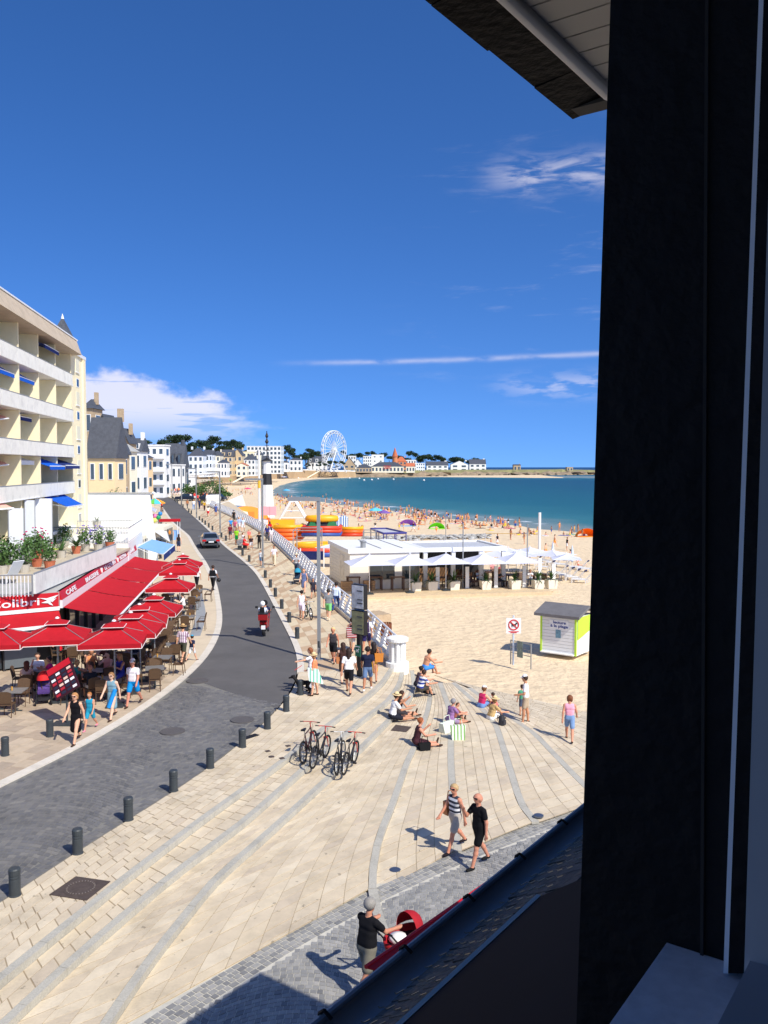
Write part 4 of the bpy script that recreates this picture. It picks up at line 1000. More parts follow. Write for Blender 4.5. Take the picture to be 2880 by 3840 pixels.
spots = [('b',660,520,3.34,'palm',1.5,TERRA,None,'spiky palm in a terracotta pot behind the parapet'),('b',20,560,3.34,'palm',1.9,POTG,None,'tall spiky palm at the left edge of the roof garden'),('b',480,500,3.34,'palm',.9,POTG,None,'small palm beside the lime deck chair'),
         ('b',850,500,3.34,'bush',1.2,POTG,PURP,'agapanthus with lilac flower heads behind the parapet'),('b',250,520,3.34,'bush',1.5,POTG,None,'dark leafy shrub in the roof garden'),('b',130,470,3.34,'bush',1.6,POTG,None,'grey-green shrub left in the roof garden'),
         ('b',60,500,3.34,'bush',1.0,TERRA,PINKF,'reddish shrub low in the roof garden'),('b',320,640,3.3,'bush',1.7,TERRA,PINKF,'oleander with pink flowers by the parapet corner'),('b',90,690,3.3,'bush',1.5,POTG,None,'dense green hedge plant over the sign'),('b',210,690,3.3,'bush',1.4,POTG,None,'green hedge plant beside the oleander'),('b',20,700,3.3,'bush',1.4,POTG,None,'green hedge plant at the left edge over the sign'),
         ('b',590,260,3.65,'bush',1.9,POTG,None,'dark red-leaved shrub in a tall grey pot under the blue awning'),('b',750,280,3.65,'bush',.8,POTG,None,'low plant in a square grey pot on the raised terrace'),('b',920,270,3.65,'bush',1.0,POTG,PINKF,'bougainvillea with magenta flowers behind the railing'),
         ('b',1000,170,3.65,'bush',2.6,POTG,None,'tall climbing shrub against the white wall'),('b',900,180,3.65,'palm',1.6,POTG,None,'spiky palm before the white wall'),('b',1170,230,3.65,'bush',1.6,POTG,None,'round bright green shrub at the terrace corner'),('b',1090,270,3.65,'bush',.9,POTG,None,'low shrub behind the terrace corner railing'),('b',840,290,3.65,'palm',.7,POTG,None,'small trailing plant on the raised terrace'),('b',440,280,3.65,'bush',1.0,POTG,None,'small shrub in the shade of the white screens'),('b',1250,300,3.3,'bush',.9,POTG,PINKF,'bougainvillea spilling over by the shop awnings')]
spots += [('b',x,y,3.34,kd,h,TERRA if i % 3 == 0 else POTG,PURP if i == 5 else None,l) for i,(x,y,kd,h,l) in enumerate(((330,560,'bush',1.3,'leafy shrub beside the oleander on the roof deck'),(400,610,'bush',1.2,'leafy shrub close to the parapet corner'),(180,600,'bush',1.4,'bushy shrub in the middle of the roof garden'),(60,620,'bush',1.4,'bushy shrub behind the left hedge'),(530,560,'palm',1.1,'spiky plant between the deck chair and parapet'),(740,500,'bush',1.2,'agapanthus clump beside the terracotta palm'),(950,480,'bush',1.0,'shrub hanging over the far end of the parapet'),(560,470,'bush',1.3,'shrub before the picket railing of the raised terrace'),(350,470,'bush',1.5,'dark shrub below the white screens'),(430,660,'bush',1.0,'low shrub against the parapet panel'),(130,560,'palm',1.3,'fan-leaved plant in the roof garden'),(260,610,'bush',1.3,'green shrub left of the oleander')))]
for k,x,y,z,kd,h,pt,fl,lab in spots: potted(lab,on(k,x,y,z),kd,h,pt,.3,fl)
def deckchair(label,p,rz,mat):
 t = thing('deck_chair',label,'deck chair',p,rz); m = MB(); m.hexa([(-.28,-.5,.3),(.28,-.5,.3),(.28,.4,.25),(-.28,.4,.25)],[(-.28,-.5,.33),(.28,-.5,.33),(.28,.4,.28),(-.28,.4,.28)]); lpart(t,'seat',m,mat)
 m = MB(); m.hexa([(-.28,-.5,.32),(.28,-.5,.32),(.28,-.46,.34),(-.28,-.46,.34)],[(-.28,-1.0,1.0),(.28,-1.0,1.0),(.28,-.97,1.02),(-.28,-.97,1.02)]); lpart(t,'backrest',m,mat)
 for sx in (-1,1):
  for yy in (-.45,.35): m = MB(); m.tube((sx * .26,yy,0),(sx * .26,yy,.27),.02,n=5); lpart(t,'leg',m,WHITEM)
deckchair('lime green deck chair in the roof garden',on('b',450,520,3.34),R(240),M('lime_canvas',C(206,228,60),.8,var=.05))
deckchair('light blue sun lounger on the raised terrace',on('b',820,260,3.65),R(90),LBLUE)
deckchair('white sun lounger at the left edge of the roof garden',on('b',50,760,3.3),R(60),WHITEM)
# ------------------------------------------------------------------ apartment block with balconies
KC = Vector((-22.9,66,0))
def ap(k,o,z): return KC - DF * k + NF * o + Vector((0,0,z))
AFA = math.atan2(DF.y,DF.x)
def abox(m,k0,k1,o0,o1,z0,z1,mi=None):
 q = [ap(k0,o0,0),ap(k1,o0,0),ap(k1,o1,0),ap(k0,o1,0)]; m.prism([(p.x,p.y) for p in q],z0,z1,mi); return m
def apartment():
 t = thing('apartment_block','cream apartment block with stacked recessed balconies and white parapets','building',(KC.x - 5,KC.y - 10,0))
 m = MB(); abox(m,0,27,-10,-2.7,0,16.5); m.build('wall',CREAM,t)
 m = MB(); abox(m,0,5,-2.69,0,0,16.7); abox(m,0,.9,-2.69,.12,0,16.9); m.build('end_wall',CREAM,t)
 lev = [4.45,6.95,9.45,11.95,14.45]; div = [5.08,9.76,14.1,18.4,22.8,27]
 PAN = M('balcony_panel',C(238,236,224),.6,var=.04,scale=2,dirt=.2,dscale=1.6)
 LAMP = M('wall_lamp_white',C(226,222,206),.4,var=.03); DOOR = M('balcony_door',C(120,130,136),.2,var=.2,spec=.6)
 for li,z in enumerate(lev):
  m = MB(); abox(m,5.01,27,-2.69,.22,z - .18,z + .02); m.build('balcony_slab',WHITE,t)
  for i,k in enumerate(div):
   m = MB(); abox(m,k - .08,k + .08,-2.68,.1,z + .03,z + 2.3); pw = m.build('partition_wall',CREAM,t)
   if i:
    k0 = div[i - 1]; m = MB(); c = ap(k - .1,-.8,z + 1.75); m.lathe(c,[(.02,0),(.16,.02),(.18,.06),(.15,.12),(.02,.16)],12,axis=tuple(DF)); m.build('wall_lamp',LAMP,pw)
    m = MB(); abox(m,k0 + .5,k - .5,-2.68,-2.62,z + .05,z + 2.15); w = m.build('balcony_door',DOOR,t)
    m = MB(); abox(m,(k0 + k) / 2 - .05,(k0 + k) / 2 + .05,-2.66,-2.6,z + .05,z + 2.15); m.build('mullion',WHITEM,w)
  if li > 0:
   n = 14
   for j in range(n):
    k0 = 5.3 + j * (21.6 / n); m = MB(); abox(m,k0 + .012,k0 + 21.6 / n - .012,.2,.25,z - .17,z + .62); m.build('balcony_panel',PAN,t)
   m = MB(); m.tube(ap(5.3,.225,z + .65),ap(26.9,.225,z + .65),.035,n=6); m.build('handrail',GREYM,t)
 # sloping roof fascia
 m = MB(); z0,z1 = 16.55,17.75
 m.hexa([ap(3.3,-2,z0),ap(27,-2,z0),ap(27,.75,z0),ap(4.6,.75,z0)],[ap(3.3,-2,z1),ap(27,-2,z1),ap(27,.1,z1),ap(3.0,.1,z1)]); rf = m.build('roof_fascia',M('beige_fascia',C(186,170,148),.85,var=.08,scale=2,dirt=.2),t)
 m = MB(); m.hexa([ap(2.9,-2.1,z1 + .01),ap(27,-2.1,z1 + .01),ap(27,.16,z1 + .01),ap(2.9,.16,z1 + .01)],[ap(2.9,-2.1,z1 + .1),ap(27,-2.1,z1 + .1),ap(27,.16,z1 + .1),ap(2.9,.16,z1 + .1)]); m.build('roof_edge',WHITEM,rf)
 m = MB(); m.hexa([ap(-.1,-9.8,16.72),ap(5,-9.8,16.72),ap(5,.14,16.72),ap(-.1,.14,16.72)],[ap(-.1,-9.8,16.95),ap(5,-9.8,16.95),ap(5,.14,16.95),ap(-.1,.14,16.95)]); m.build('roof_edge',WHITEM,t)
 m = MB(); abox(m,1.2,2.2,-2.4,-1.2,16.96,17.9); m.build('chimney',WHITE,t)
 # narrow windows in the end bay
 for z in (5.3,7.8,10.3,12.8,15.2):
  m = MB(); abox(m,2.0,3.1,-.02,.03,z + .35,z + 1.3); w = m.build('window',M('closed_shutter',C(226,222,198),.7,var=.03,stripes=(2,14,C(206,202,180),.82)),t)
  m = MB(); abox(m,1.9,3.2,0,.08,z + .28,z + .34); m.build('sill',WHITE,w)
  m = MB(); abox(m,2.05,2.95,.002,.02,z - .75,z - .1); w = m.build('window',WHITEM,t); m = MB(); abox(m,2.15,2.85,.02,.03,z - .68,z - .17); m.build('pane',GLASS,w)
apartment()
def awning(label,k0,k1,z,out,drop,mat,o0=-1.0):
 t = thing('balcony_awning',label,'awning',ap((k0 + k1) / 2,o0,z - drop)); m = MB(); a,b,c,d = ap(k0,o0,z),ap(k1,o0,z),ap(k1,o0 + out,z - drop),ap(k0,o0 + out,z - drop); dz = Vector((0,0,.04))
 m.hexa([a - dz,b - dz,c - dz,d - dz],[a,b,c,d]); cl = m.build('cloth',mat,t); m = MB(); e = Vector((0,0,.22)); n_ = NF * .02
 m.hexa([d - e,c - e,c - e + n_,d - e + n_],[d,c,c + n_,d + n_]); m.build('valance',mat,cl)
 m = MB(); m.tube(d,c,.035,n=6); m.build('front_bar',WHITEM,t)
for lab,k0,k1,z,out,dr,mt in (('navy awning half out on the top balcony',9.9,13.6,16.5,1.35,.45,NAVY),('blue awning on the second highest balcony by the left bay',14.4,18.2,14.2,.9,.5,BLUE),('blue awning at the left edge on the second highest balcony',18.6,22.6,14.2,.9,.5,BLUE),
  ('narrow navy awning folded on the third balcony down',14.4,18.2,11.7,.7,.2,NAVY),('bright blue awning over the lowest full balcony',9.9,13.9,9.2,1.6,.55,BLUE),('navy awning beside the bright blue one over the lowest full balcony',5.3,9.6,9.2,1.6,.5,NAVY),('pale folded awning on the lowest full balcony',14.4,18.2,9.2,.8,.25,WHITEM)):
 awning(lab,k0,k1,z,out,dr,mt)
# ground-floor awnings over the raised terrace
def cloth_quad(name,label,cat,pts,mat,th=.03,bar=None):
 t = thing(name,label,cat,sum(pts,Vector()) / 4); m = MB(); dz = Vector((0,0,th)); m.hexa([p - dz for p in pts],pts); m.build('cloth',mat,t)
 m = MB(); m.tube(pts[2],pts[3],.04,n=6); m.build('front_bar',bar or WHITEM,t); 
 m = MB(); m.tube(pts[0],pts[1],.05,n=6); m.build('roller',bar or WHITEM,t)
 for a_,b_ in ((pts[0],pts[3]),(pts[1],pts[2])): m = MB(); mid = (a_ + b_) / 2 - Vector((0,0,.25)); m.path([a_ - Vector((0,0,.1)),mid,b_],.02,5); m.build('arm',bar or WHITEM,t)
 return t
cloth_quad('terrace_awning','large bright blue awning over the raised terrace','awning',[at('b',340,15,54),at('b',520,-10,60),at('b',722,98,57),at('b',590,118,51)],BLUE)
cloth_quad('terrace_awning','long blue awning seen edge on along the block','awning',[at('b',-20,60,45),at('b',340,10,54),at('b',345,32,51),at('b',-20,85,43)],BLUE)
cloth_quad('terrace_awning','pale salmon awning at the left edge over white screens','awning',[at('b',-120,70,44),at('b',30,85,45),at('b',120,128,43),at('b',-120,150,42)],PINKC)
for lab,a_,b_,y0,y1,ds in (('tall white windbreak screen at the left of the terrace',70,205,130,330,45),('white corrugated screen under the blue awning',210,300,60,310,48),('grey windbreak screen beside the leafy pot',300,450,45,280,51)):
 t = thing('terrace_screen',lab,'screen',at('b',(a_ + b_) / 2,y1,ds)); m = MB(); p0,p1,p2,p3 = at('b',a_,y1,ds),at('b',b_,y1 - 15,ds + 1),at('b',b_,y0,ds + 1),at('b',a_,y0,ds); p0.z = p1.z = 3.66; w = Vector((0,.04,0)); m.hexa([p0,p1,p1 + w,p0 + w],[p3,p2,p2 + w,p3 + w]); m.build('fabric',M('screen_cloth',C(222,226,228),.8,var=.04),t)
 for p,q in ((p0,p3),(p1,p2)): m = MB(); m.tube(p,q,.04,n=6); m.build('post',GREYM,t)
for lab,x,y,z_ in (('salmon awning fringe at the left edge, upper',0,1190,60),('salmon awning fringe at the left edge, lower',0,1590,55)):
 cloth_quad('terrace_awning',lab,'awning',[at('a',-120,y - 60,48),at('a',0,y - 40,50),at('a',74,y + 5,46),at('a',-120,y + 30,44)],PINKC)
# ------------------------------------------------------------------ generic house
TILE_R = M('orange_tile_roof',C(190,106,72),.8,var=.15,scale=3,bump=.3,bscale=8); STONE = M('granite_wall',C(186,164,134),.9,var=.15,scale=2.5,bump=.4,bscale=6,dirt=.15)
WIND = M('far_window',C(70,84,96),.15,var=.3,scale=.6,spec=.7)
def house(label,x0,x1,y,depth,zb,ze,zt,roof='gable',wall=WHITE,roofm=SLATEF,rows=2,cols=3,rot=0.0,name='house',balcony=False,chim=1,cat='house',frames=WHITEM,wfill=.5,wh=.5,dormer=0):
 """front at distance y facing the viewer; local frame x right, y away"""
 cx = (x0 + x1) / 2; w = abs(x1 - x0); t = thing(name,label,cat,(cx,y,zb),rot); H = ze - zb; h2 = w / 2
 m = MB(); m.box((0,depth / 2,H / 2),(w,depth,H)); lpart(t,'wall',m,wall); T = zt - zb; rf = None
 if roof == 'gable':          # ridge along x
  m = MB(); e = .25; A = [(-h2 - e,-e,H - .15),(h2 + e,-e,H - .15),(h2 + e,depth + e,H - .15),(-h2 - e,depth + e,H - .15)]; r0,r1 = (-h2 - e,depth / 2,T),(h2 + e,depth / 2,T)
  m.add(A + [r0,r1],((0,1,5,4),(2,3,4,5),(1,2,5),(3,0,4),(3,2,1,0))); rf = lpart(t,'roof',m,roofm)
 elif roof == 'front':        # ridge along y, gable faces the viewer
  m = MB(); m.add([(-h2,0,H),(h2,0,H),(0,0,T - .1),(-h2,depth,H),(h2,depth,H),(0,depth,T - .1)],((0,1,2),(5,4,3),(0,2,5,3),(1,4,5,2))); lpart(t,'gable_wall',m,wall)
  m = MB(); e = .25
  for sx in (-1,1): m.hexa([(sx * (h2 + e),-e,H - .2),(0,-e,T - .02),(0,depth + e,T - .02),(sx * (h2 + e),depth + e,H - .2)][::sx],[(sx * (h2 + e),-e,H),(0,-e,T + .18),(0,depth + e,T + .18),(sx * (h2 + e),depth + e,H)][::sx])
  rf = lpart(t,'roof',m,roofm)
 elif roof == 'hip':
  m = MB(); e = .3; A = [(-h2 - e,-e,H - .1),(h2 + e,-e,H - .1),(h2 + e,depth + e,H - .1),(-h2 - e,depth + e,H - .1)]; q = min(h2,depth / 2) * .75
  m.add(A + [(-h2 + q,depth / 2 - .3,T),(h2 - q,depth / 2 - .3,T),(h2 - q,depth / 2 + .3,T),(-h2 + q,depth / 2 + .3,T)],((0,1,5,4),(1,2,6,5),(2,3,7,6),(3,0,4,7),(4,5,6,7),(3,2,1,0))); rf = lpart(t,'roof',m,roofm)
 else:
  m = MB(); m.box((0,depth / 2,H + .12),(w + .3,depth + .3,.25)); rf = lpart(t,'roof',m,roofm)
 if chim and roof != 'flat':
  for i in range(chim): m = MB(); m.box(((-.42 + .84 * i / max(1,chim - 1 or 1)) * w if chim > 1 else .4 * w,depth / 2,T + .1),(w * .09 + .3,.7,1.6)); lpart(rf,'chimney',m,wall)
 for i in range(dormer):
  m = MB(); xx = -h2 + w * (i + .5) / dormer; zz = H + (T - H) * .35; m.box((xx,depth * .16,zz),(w / dormer * .4,depth * .25,(T - H) * .45)); dm = lpart(rf,'dormer',m,wall); m = MB(); m.box((xx,depth * .16 - depth * .125 - .02,zz),(w / dormer * .26,.04,(T - H) * .3)); lpart(dm,'pane',m,WIND) if False else lpart(rf,'dormer_pane',m,WIND)
 fh = H / rows; fw = w / cols
 for r in range(rows):
  for c in range(cols):
   xx = -h2 + fw * (c + .5); zz = fh * (r + .52); ww,hh = fw * wfill,fh * wh
   m = MB(); m.box((xx,-.02,zz),(ww + .16,.06,hh + .16)); fr = lpart(t,'window',m,frames)
   m = MB(); m.box((xx,-.055,zz),(ww,.03,hh)); lpart(fr,'pane',m,WIND)
  if balcony:
   m = MB(); m.box((0,-.6,fh * r + .05),(w,1.2,.15)); m.box((0,-1.17,fh * r + .55),(w,.06,.9)); lpart(t,'balcony',m,frames)
 nsd = max(1,round(depth / 4))
 for r in range(rows):                                 # right flank
  for c in range(nsd):
   yy = depth * (c + .5) / nsd; m = MB(); m.box((h2 + .02,yy,fh * (r + .52)),(.06,depth / nsd * .4 + .16,fh * wh + .16)); fr = lpart(t,'window',m,frames); m = MB(); m.box((h2 + .055,yy,fh * (r + .52)),(.03,depth / nsd * .4,fh * wh)); lpart(fr,'pane',m,WIND)
 return t
def hz(py,dist): return CAMZ + (1751.4 - py) * dist / FPX
def hx(pxx,dist): return (pxx - 1440) * dist / FPX
def hp(label,xl,xr,ye,yt,dist,depth,zb,**kw):    # house from its outline in the photo at a distance
 return house(label,hx(xl,dist),hx(xr,dist),dist,depth,zb,hz(ye,dist),hz(yt,dist),**kw)
# turret behind the block, white wall, near houses on the left
t = thing('slate_turret','pointed slate turret rising behind the apartment roof','turret',(hx(247,84),84,4)); m = MB(); m.box((hx(247,84),84,11),(1.6,1.6,14)); m.build('shaft',STONE,t)
m = MB(); x = hx(247,84); zt_ = hz(1193,84); zb_ = hz(1272,84); m.add([(x - .85,83.2,zb_),(x + .85,83.2,zb_),(x + .85,84.8,zb_),(x - .85,84.8,zb_),(x,84,zt_)],((0,1,4),(1,2,4),(2,3,4),(3,0,4),(3,2,1,0))); sp = m.build('spire',SLATE,t); m = MB(); m.lathe((x,84,zt_ - .25),[(.16,0),(.02,.5)],6); m.build('tip',WHITEM,sp)
t = thing('garden_wall','blank white garden wall behind the raised terrace','wall',(-21.5,70,0)); m = MB(); m.hexa([(-26,70,0),(-19.2,73,0),(-19.4,73.4,0),(-26,70.4,0)],[(-26,70,6.4),(-19.9,72.6,6.35),(-19.9,73,6.35),(-26,70.4,6.4)]); m.build('wall',WHITE,t); m = MB(); m.hexa([(-26.1,69.9,6.41),(-19.8,72.5,6.37),(-19.8,73.1,6.37),(-26.1,70.5,6.41)],[(-26.1,69.9,6.5),(-19.8,72.5,6.46),(-19.8,73.1,6.46),(-26.1,70.5,6.5)]); m.build('coping',ROOFG,t)
hp('cream house with a broad slate roof next to the apartment block',332,432,1714,1562,92,4,0,wall=M('ochre_render',C(240,214,168),.85,var=.05),roofm=SLATE,rows=3,cols=3,chim=0,wfill=.35)
hp('tall grey slate gabled house behind the cream house',330,450,1700,1558,104,4,0,roof='front',wall=STONE,roofm=SLATE,rows=3,cols=2,chim=1)
hp('old stone house with a quoined corner and chimney behind the block',318,352,1530,1495,112,4,0,roof='hip',wall=STONE,rows=4,cols=1,chim=1)
hp('half-timbered white house with a small hipped dormer roof',432,482,1690,1664,108,4,1,roof='hip',wall=CREAM2,roofm=ROOFG,rows=3,cols=2,balcony=True,chim=0)
hp('brown slate gable house behind the white balconied house',446,482,1660,1610,122,4,1,roof='front',wall=STONE,rows=3,cols=1)
hp('narrow white house with slate roof and skylights',480,530,1690,1642,132,4,1,roof='gable',wall=WHITE,rows=3,cols=2,dormer=2)
hp('cream shop house with orange shutters further along the street',505,552,1715,1700,150,4,1.5,roof='hip',wall=M('apricot_render',C(238,206,160),.85,var=.05),rows=3,cols=2,chim=0)
hp('white modern flats with stacked glass balconies',545,618,1672,1668,185,5,2,roof='flat',wall=WHITE,roofm=WHITE,rows=4,cols=3,balcony=True)
hp('large house with a steep dark slate roof and skylights',612,684,1752,1662,215,7,2,roof='gable',wall=SLATEF,rows=1,cols=3,chim=1,dormer=3)
hp('low white seaside pavilion below the steep slate roof',560,662,1745,1738,200,9,2,roof='flat',wall=WHITE,roofm=WHITE,rows=2,cols=6)
# ------------------------------------------------------------------ shop stalls along the left pavement
cloth_quad('shop_awning','light blue shop awning beyond the red terrace parasols','awning',[on('b',1190,460,2.9),on('b',1310,395,2.9),on('b',1510,445,2.4),on('b',1415,525,2.4)],LBLUE,.05)
t = thing('awning_valance','dark blue front strip of the light blue shop awning with white dots','awning'.replace('awning','valance'),on('b',1460,520,2.2)); p,q = on('b',1415,529,2.38),on('b',1510,449,2.38); dz = Vector((0,0,.42)); m = MB(); m.hexa([p - dz,q - dz,q - dz + NF * .03,p - dz + NF * .03],[p,q,q + NF * .03,p + NF * .03]); m.build('strip',NAVY,t)
m = MB(); c = (p + q) / 2 - dz * .5 + NF * .04; m.lathe(c,[(.1,0),(.1,.01)],12,axis=tuple(NF)); m.build('round_emblem',LBLUE,t)
cloth_quad('shop_awning','white shop awning with grey back over the balloon shop','awning',[on('b',1290,300,3.0),on('b',1350,265,3.0),on('b',1440,330,2.5),on('b',1465,415,2.5)],WHITE,.05)
cloth_quad('shop_awning','grey-white striped shop awning further up the street','awning',[on('b',1255,120,3.4),on('b',1270,85,3.4),on('b',1355,140,2.9),on('b',1340,160,2.9)],M('grey_stripe_canvas',C(232,232,236),.8,var=.03,stripes=(0,3,C(110,124,160),.5)),.05)
t = thing('shop_row','row of low white shops behind the pavement awnings','building',(-17.6,66,0)); m = MB(); m.prism([(p.x,p.y) for p in (cf(23.4,-1.6,0),cf(50,-.1,0),cf(50,-6,0),cf(23.4,-6,0))],0,2.9); m.build('wall',CREAM2,t)
for i in range(7): a_,b_ = cf(24 + i * 3.7,-1.55 + i * .21,0),cf(27 + i * 3.7,-1.55 + (i + .8) * .21,0); m = MB(); m.hexa([a_ + Vector((0,0,.1)),b_ + Vector((0,0,.1)),b_ + NF * .06 + Vector((0,0,.1)),a_ + NF * .06 + Vector((0,0,.1))],[a_ + Vector((0,0,2.6)),b_ + Vector((0,0,2.6)),b_ + NF * .06 + Vector((0,0,2.6)),a_ + NF * .06 + Vector((0,0,2.6))]); m.build('shop_window',GLASS,t)
def balloon(label,p,col,r=.32):
 t = thing('balloon',label,'balloon',p,0,'toy balls and balloons at the shop'); m = MB(); m.lathe((0,0,0),[(r * math.sin(a),r - r * math.cos(a)) for a in np.linspace(.05,math.pi - .05,10)],14); lpart(t,'skin',m,M('ball_%d_%d_%d' % col,C(*col),.35,var=.02),True); m = MB(); m.tube((0,0,-.8),(0,0,.02),.008,n=4); lpart(t,'string',m,WHITEM)
for lab,x,y,col in (('pink balloon at the balloon shop',1338,205,(236,120,176)),('blue balloon at the balloon shop',1385,185,(40,130,200)),('green balloon at the balloon shop',1370,220,(30,150,90)),('lime balloon at the balloon shop',1335,245,(210,222,100)),('cream balloon at the balloon shop',1285,220,(240,230,190)),('orange ball hanging below the white awning',1450,355,(240,150,60)),('purple balloon far up the shop street',1262,12,(120,60,170))):
 balloon(lab,on('b',x,y + 10,1.9),col,.3 if y > 100 else .45)
t = thing('red_canopy_cart','small cart with a red canopy outside the balloon shop','cart',onr('b',1470,400)); p = onr('b',1470,400); 
m = MB(); m.box(p + Vector((0,0,2.1)),(2.2,1.4,.25),.2); m.build('canopy',RED,t); m = MB(); m.box(p + Vector((0,0,.5)),(1.8,1.0,1.0),.2); m.build('counter',LBLUE,t)
for sx in (-1,1):
 for sy in (-1,1): m = MB(); m.tube(p + Vector((sx * .95,sy * .55,0)),p + Vector((sx * .95,sy * .55,2.0)),.03,n=6); m.build('post',WHITEM,t)
def round_parasol(label,p,r,zt,zr_,mats,group=None,tilt=0,n=10,name='parasol',cat='parasol'):
 t = thing(name,label,cat,p,random.random() * 6,group); m = MB(); m.tube((0,0,0),(0,0,zt),.022,n=6); lpart(t,'pole',m,WHITEM); m = MB(); T = Vector((0,0,zt))
 for i in range(n):
  a0,a1 = 2 * math.pi * i / n,2 * math.pi * (i + 1) / n; e0,e1 = Vector((r * math.cos(a0),r * math.sin(a0),zr_)),Vector((r * math.cos(a1),r * math.sin(a1),zr_)); m0,m1 = T.lerp(e0,.55) + Vector((0,0,.12 * (zt - zr_))),T.lerp(e1,.55) + Vector((0,0,.12 * (zt - zr_)))
  m.add([T,m0,m1],((0,1,2),),i % len(mats)); m.add([m0,e0,e1,m1],((0,1,2,3),),i % len(mats)); m.add([e0,e1,e1 - Vector((0,0,.12)),e0 - Vector((0,0,.12))],((3,2,1,0),),i % len(mats))
 lpart(t,'canopy',m,mats); return t
def PC(*rgb): return M('parasol_%d_%d_%d' % rgb,C(*rgb),.8,var=.03,spec=.15)
round_parasol('rainbow parasol outside the shops up the street',onr('b',1340,190),1.6,2.6,1.9,[PC(250,220,60),PC(60,170,220),PC(110,190,80),PC(80,190,230),PC(245,150,60)])
round_parasol('pale blue parasol above the shop street',onr('b',1275,110),1.5,3.0,2.4,[PC(150,190,230),PC(230,236,240)])
# ------------------------------------------------------------------ bollards
def make_bollard():
 t = thing('bollard','x','bollard',(0,0,0),0,'charcoal cast-iron bollards along the road')
 m = MB(); m.lathe((0,0,0),[(.125,0),(.125,.02),(.112,.03),(.112,.34),(.105,.345),(.105,.37),(.114,.375),(.114,.4),(.105,.405),(.105,.43),(.114,.435),(.116,.54),(.1,.565),(.02,.57)],18); lpart(t,'post',m,DKMET); return t
BOL = make_bollard(); BOL0 = [0]
def bollard(p,label):
 if not BOL0[0]: BOL0[0] = 1; BOL.location = p; BOL['label'] = label; return
 copy_tree(BOL,p,random.random() * 6,label)
near = [('i',85,1142),('i',440,905),('i',727,716),('i',982,552),('i',1189,422),('i',1371,304),('i',1512,200),('i',1619,101)]
nm = ['nearest charcoal bollard at the bottom left of the square','second charcoal bollard from the left along the square','third charcoal bollard from the left along the square','fourth charcoal bollard from the left along the square','fifth charcoal bollard from the left along the square','sixth charcoal bollard from the left, beside a drain slot','seventh charcoal bollard from the left along the square','eighth charcoal bollard from the left, where asphalt meets setts']
for (k,x,y),l in zip(near,nm): bollard(onr(k,x,y),l)
mid = [((885,1255),'charcoal bollard beside the black dog'),((860,818),'charcoal bollard left of the road opposite the near lamp post'),((798,692),'charcoal bollard one beyond the near lamp post'),((740,586),'charcoal bollard abreast of the woman in white shorts'),((690,492),'charcoal bollard abreast of the scooter'),((652,421),'charcoal bollard third beyond the scooter'),((612,346),'charcoal bollard just past the second lamp post'),((487,221),'charcoal bollard before the boy by the second lamp post'),((435,173),'charcoal bollard in front of the bench with the red dress')]
for (x,y),l in mid: bollard(onr('d',x,y),l)
for i,(x,y) in enumerate([(795,1183),(748,1150),(655,1075),(617,1045),(580,1018),(550,993),(520,970),(436,905),(410,885),(350,836),(332,818),(293,790),(278,778),(263,766),(249,755),(237,746),(178,725),(900,1210)]):
 bollard(onr('c',x,y),'small far bollard along the right kerb up the road')
for (x,y),l in (((30,352),'charcoal bollard at the left edge on the brasserie pavement'),((283,245),'charcoal bollard left of the woman in the black dress'),((480,140),'charcoal bollard hidden behind the girl in turquoise')): bollard(onr('i',x,y),l)
for i,(x,y) in enumerate(((100,1010),(122,1035))): bollard(onr('c',x,y),'small dark bollard by the balloon shop pavement')
# ------------------------------------------------------------------ street lamps: square post with a flat arm
def lamp(label,base,h,arm,az):
 t = thing('street_lamp',label,'street lamp',base,az,'square grey promenade lamps')
 lbox(t,'base_plate',GREYM,((0,0,.02),(.36,.36,.04))); lbox(t,'post',GREYM,((0,0,h / 2 + .02),(.14,.14,h))); lbox(t,'arm',GREYM,((-arm / 2 + .07,0,h + .08),(arm,.2,.17)))
 lbox(t,'lamp_glass',M('lamp_diffuser',C(220,222,216),.3,var=.02),((-arm + .55,0,h + .008),(.6,.12,.02))); lbox(t,'hatch',DKMET,((0,-.072,.7),(.09,.01,.3)))
for (k,bx,by),(tx,ty),l in ((('d',1030,982),(1195,1882),'nearest square grey street lamp with a flat arm'),(('d',592,266),(984,1792),'second square grey street lamp, beside the beacon'),(('c',735,1100),(825,1759),'third square grey street lamp along the promenade'),(('c',490,946),(737,1752),'fourth square grey street lamp along the promenade'),(('c',335,818),(681,1744),'fifth square grey street lamp along the promenade'),(('c',237,732),(646,1735),'sixth square grey street lamp along the promenade'),(('c',76,690),(586,1728),'last square grey street lamp by the shops')):
 p = onr(k,bx,by); h = 7.1; az = math.atan2(-.1,1) + .05
 lamp(l,p,h,1.45,R(-6))
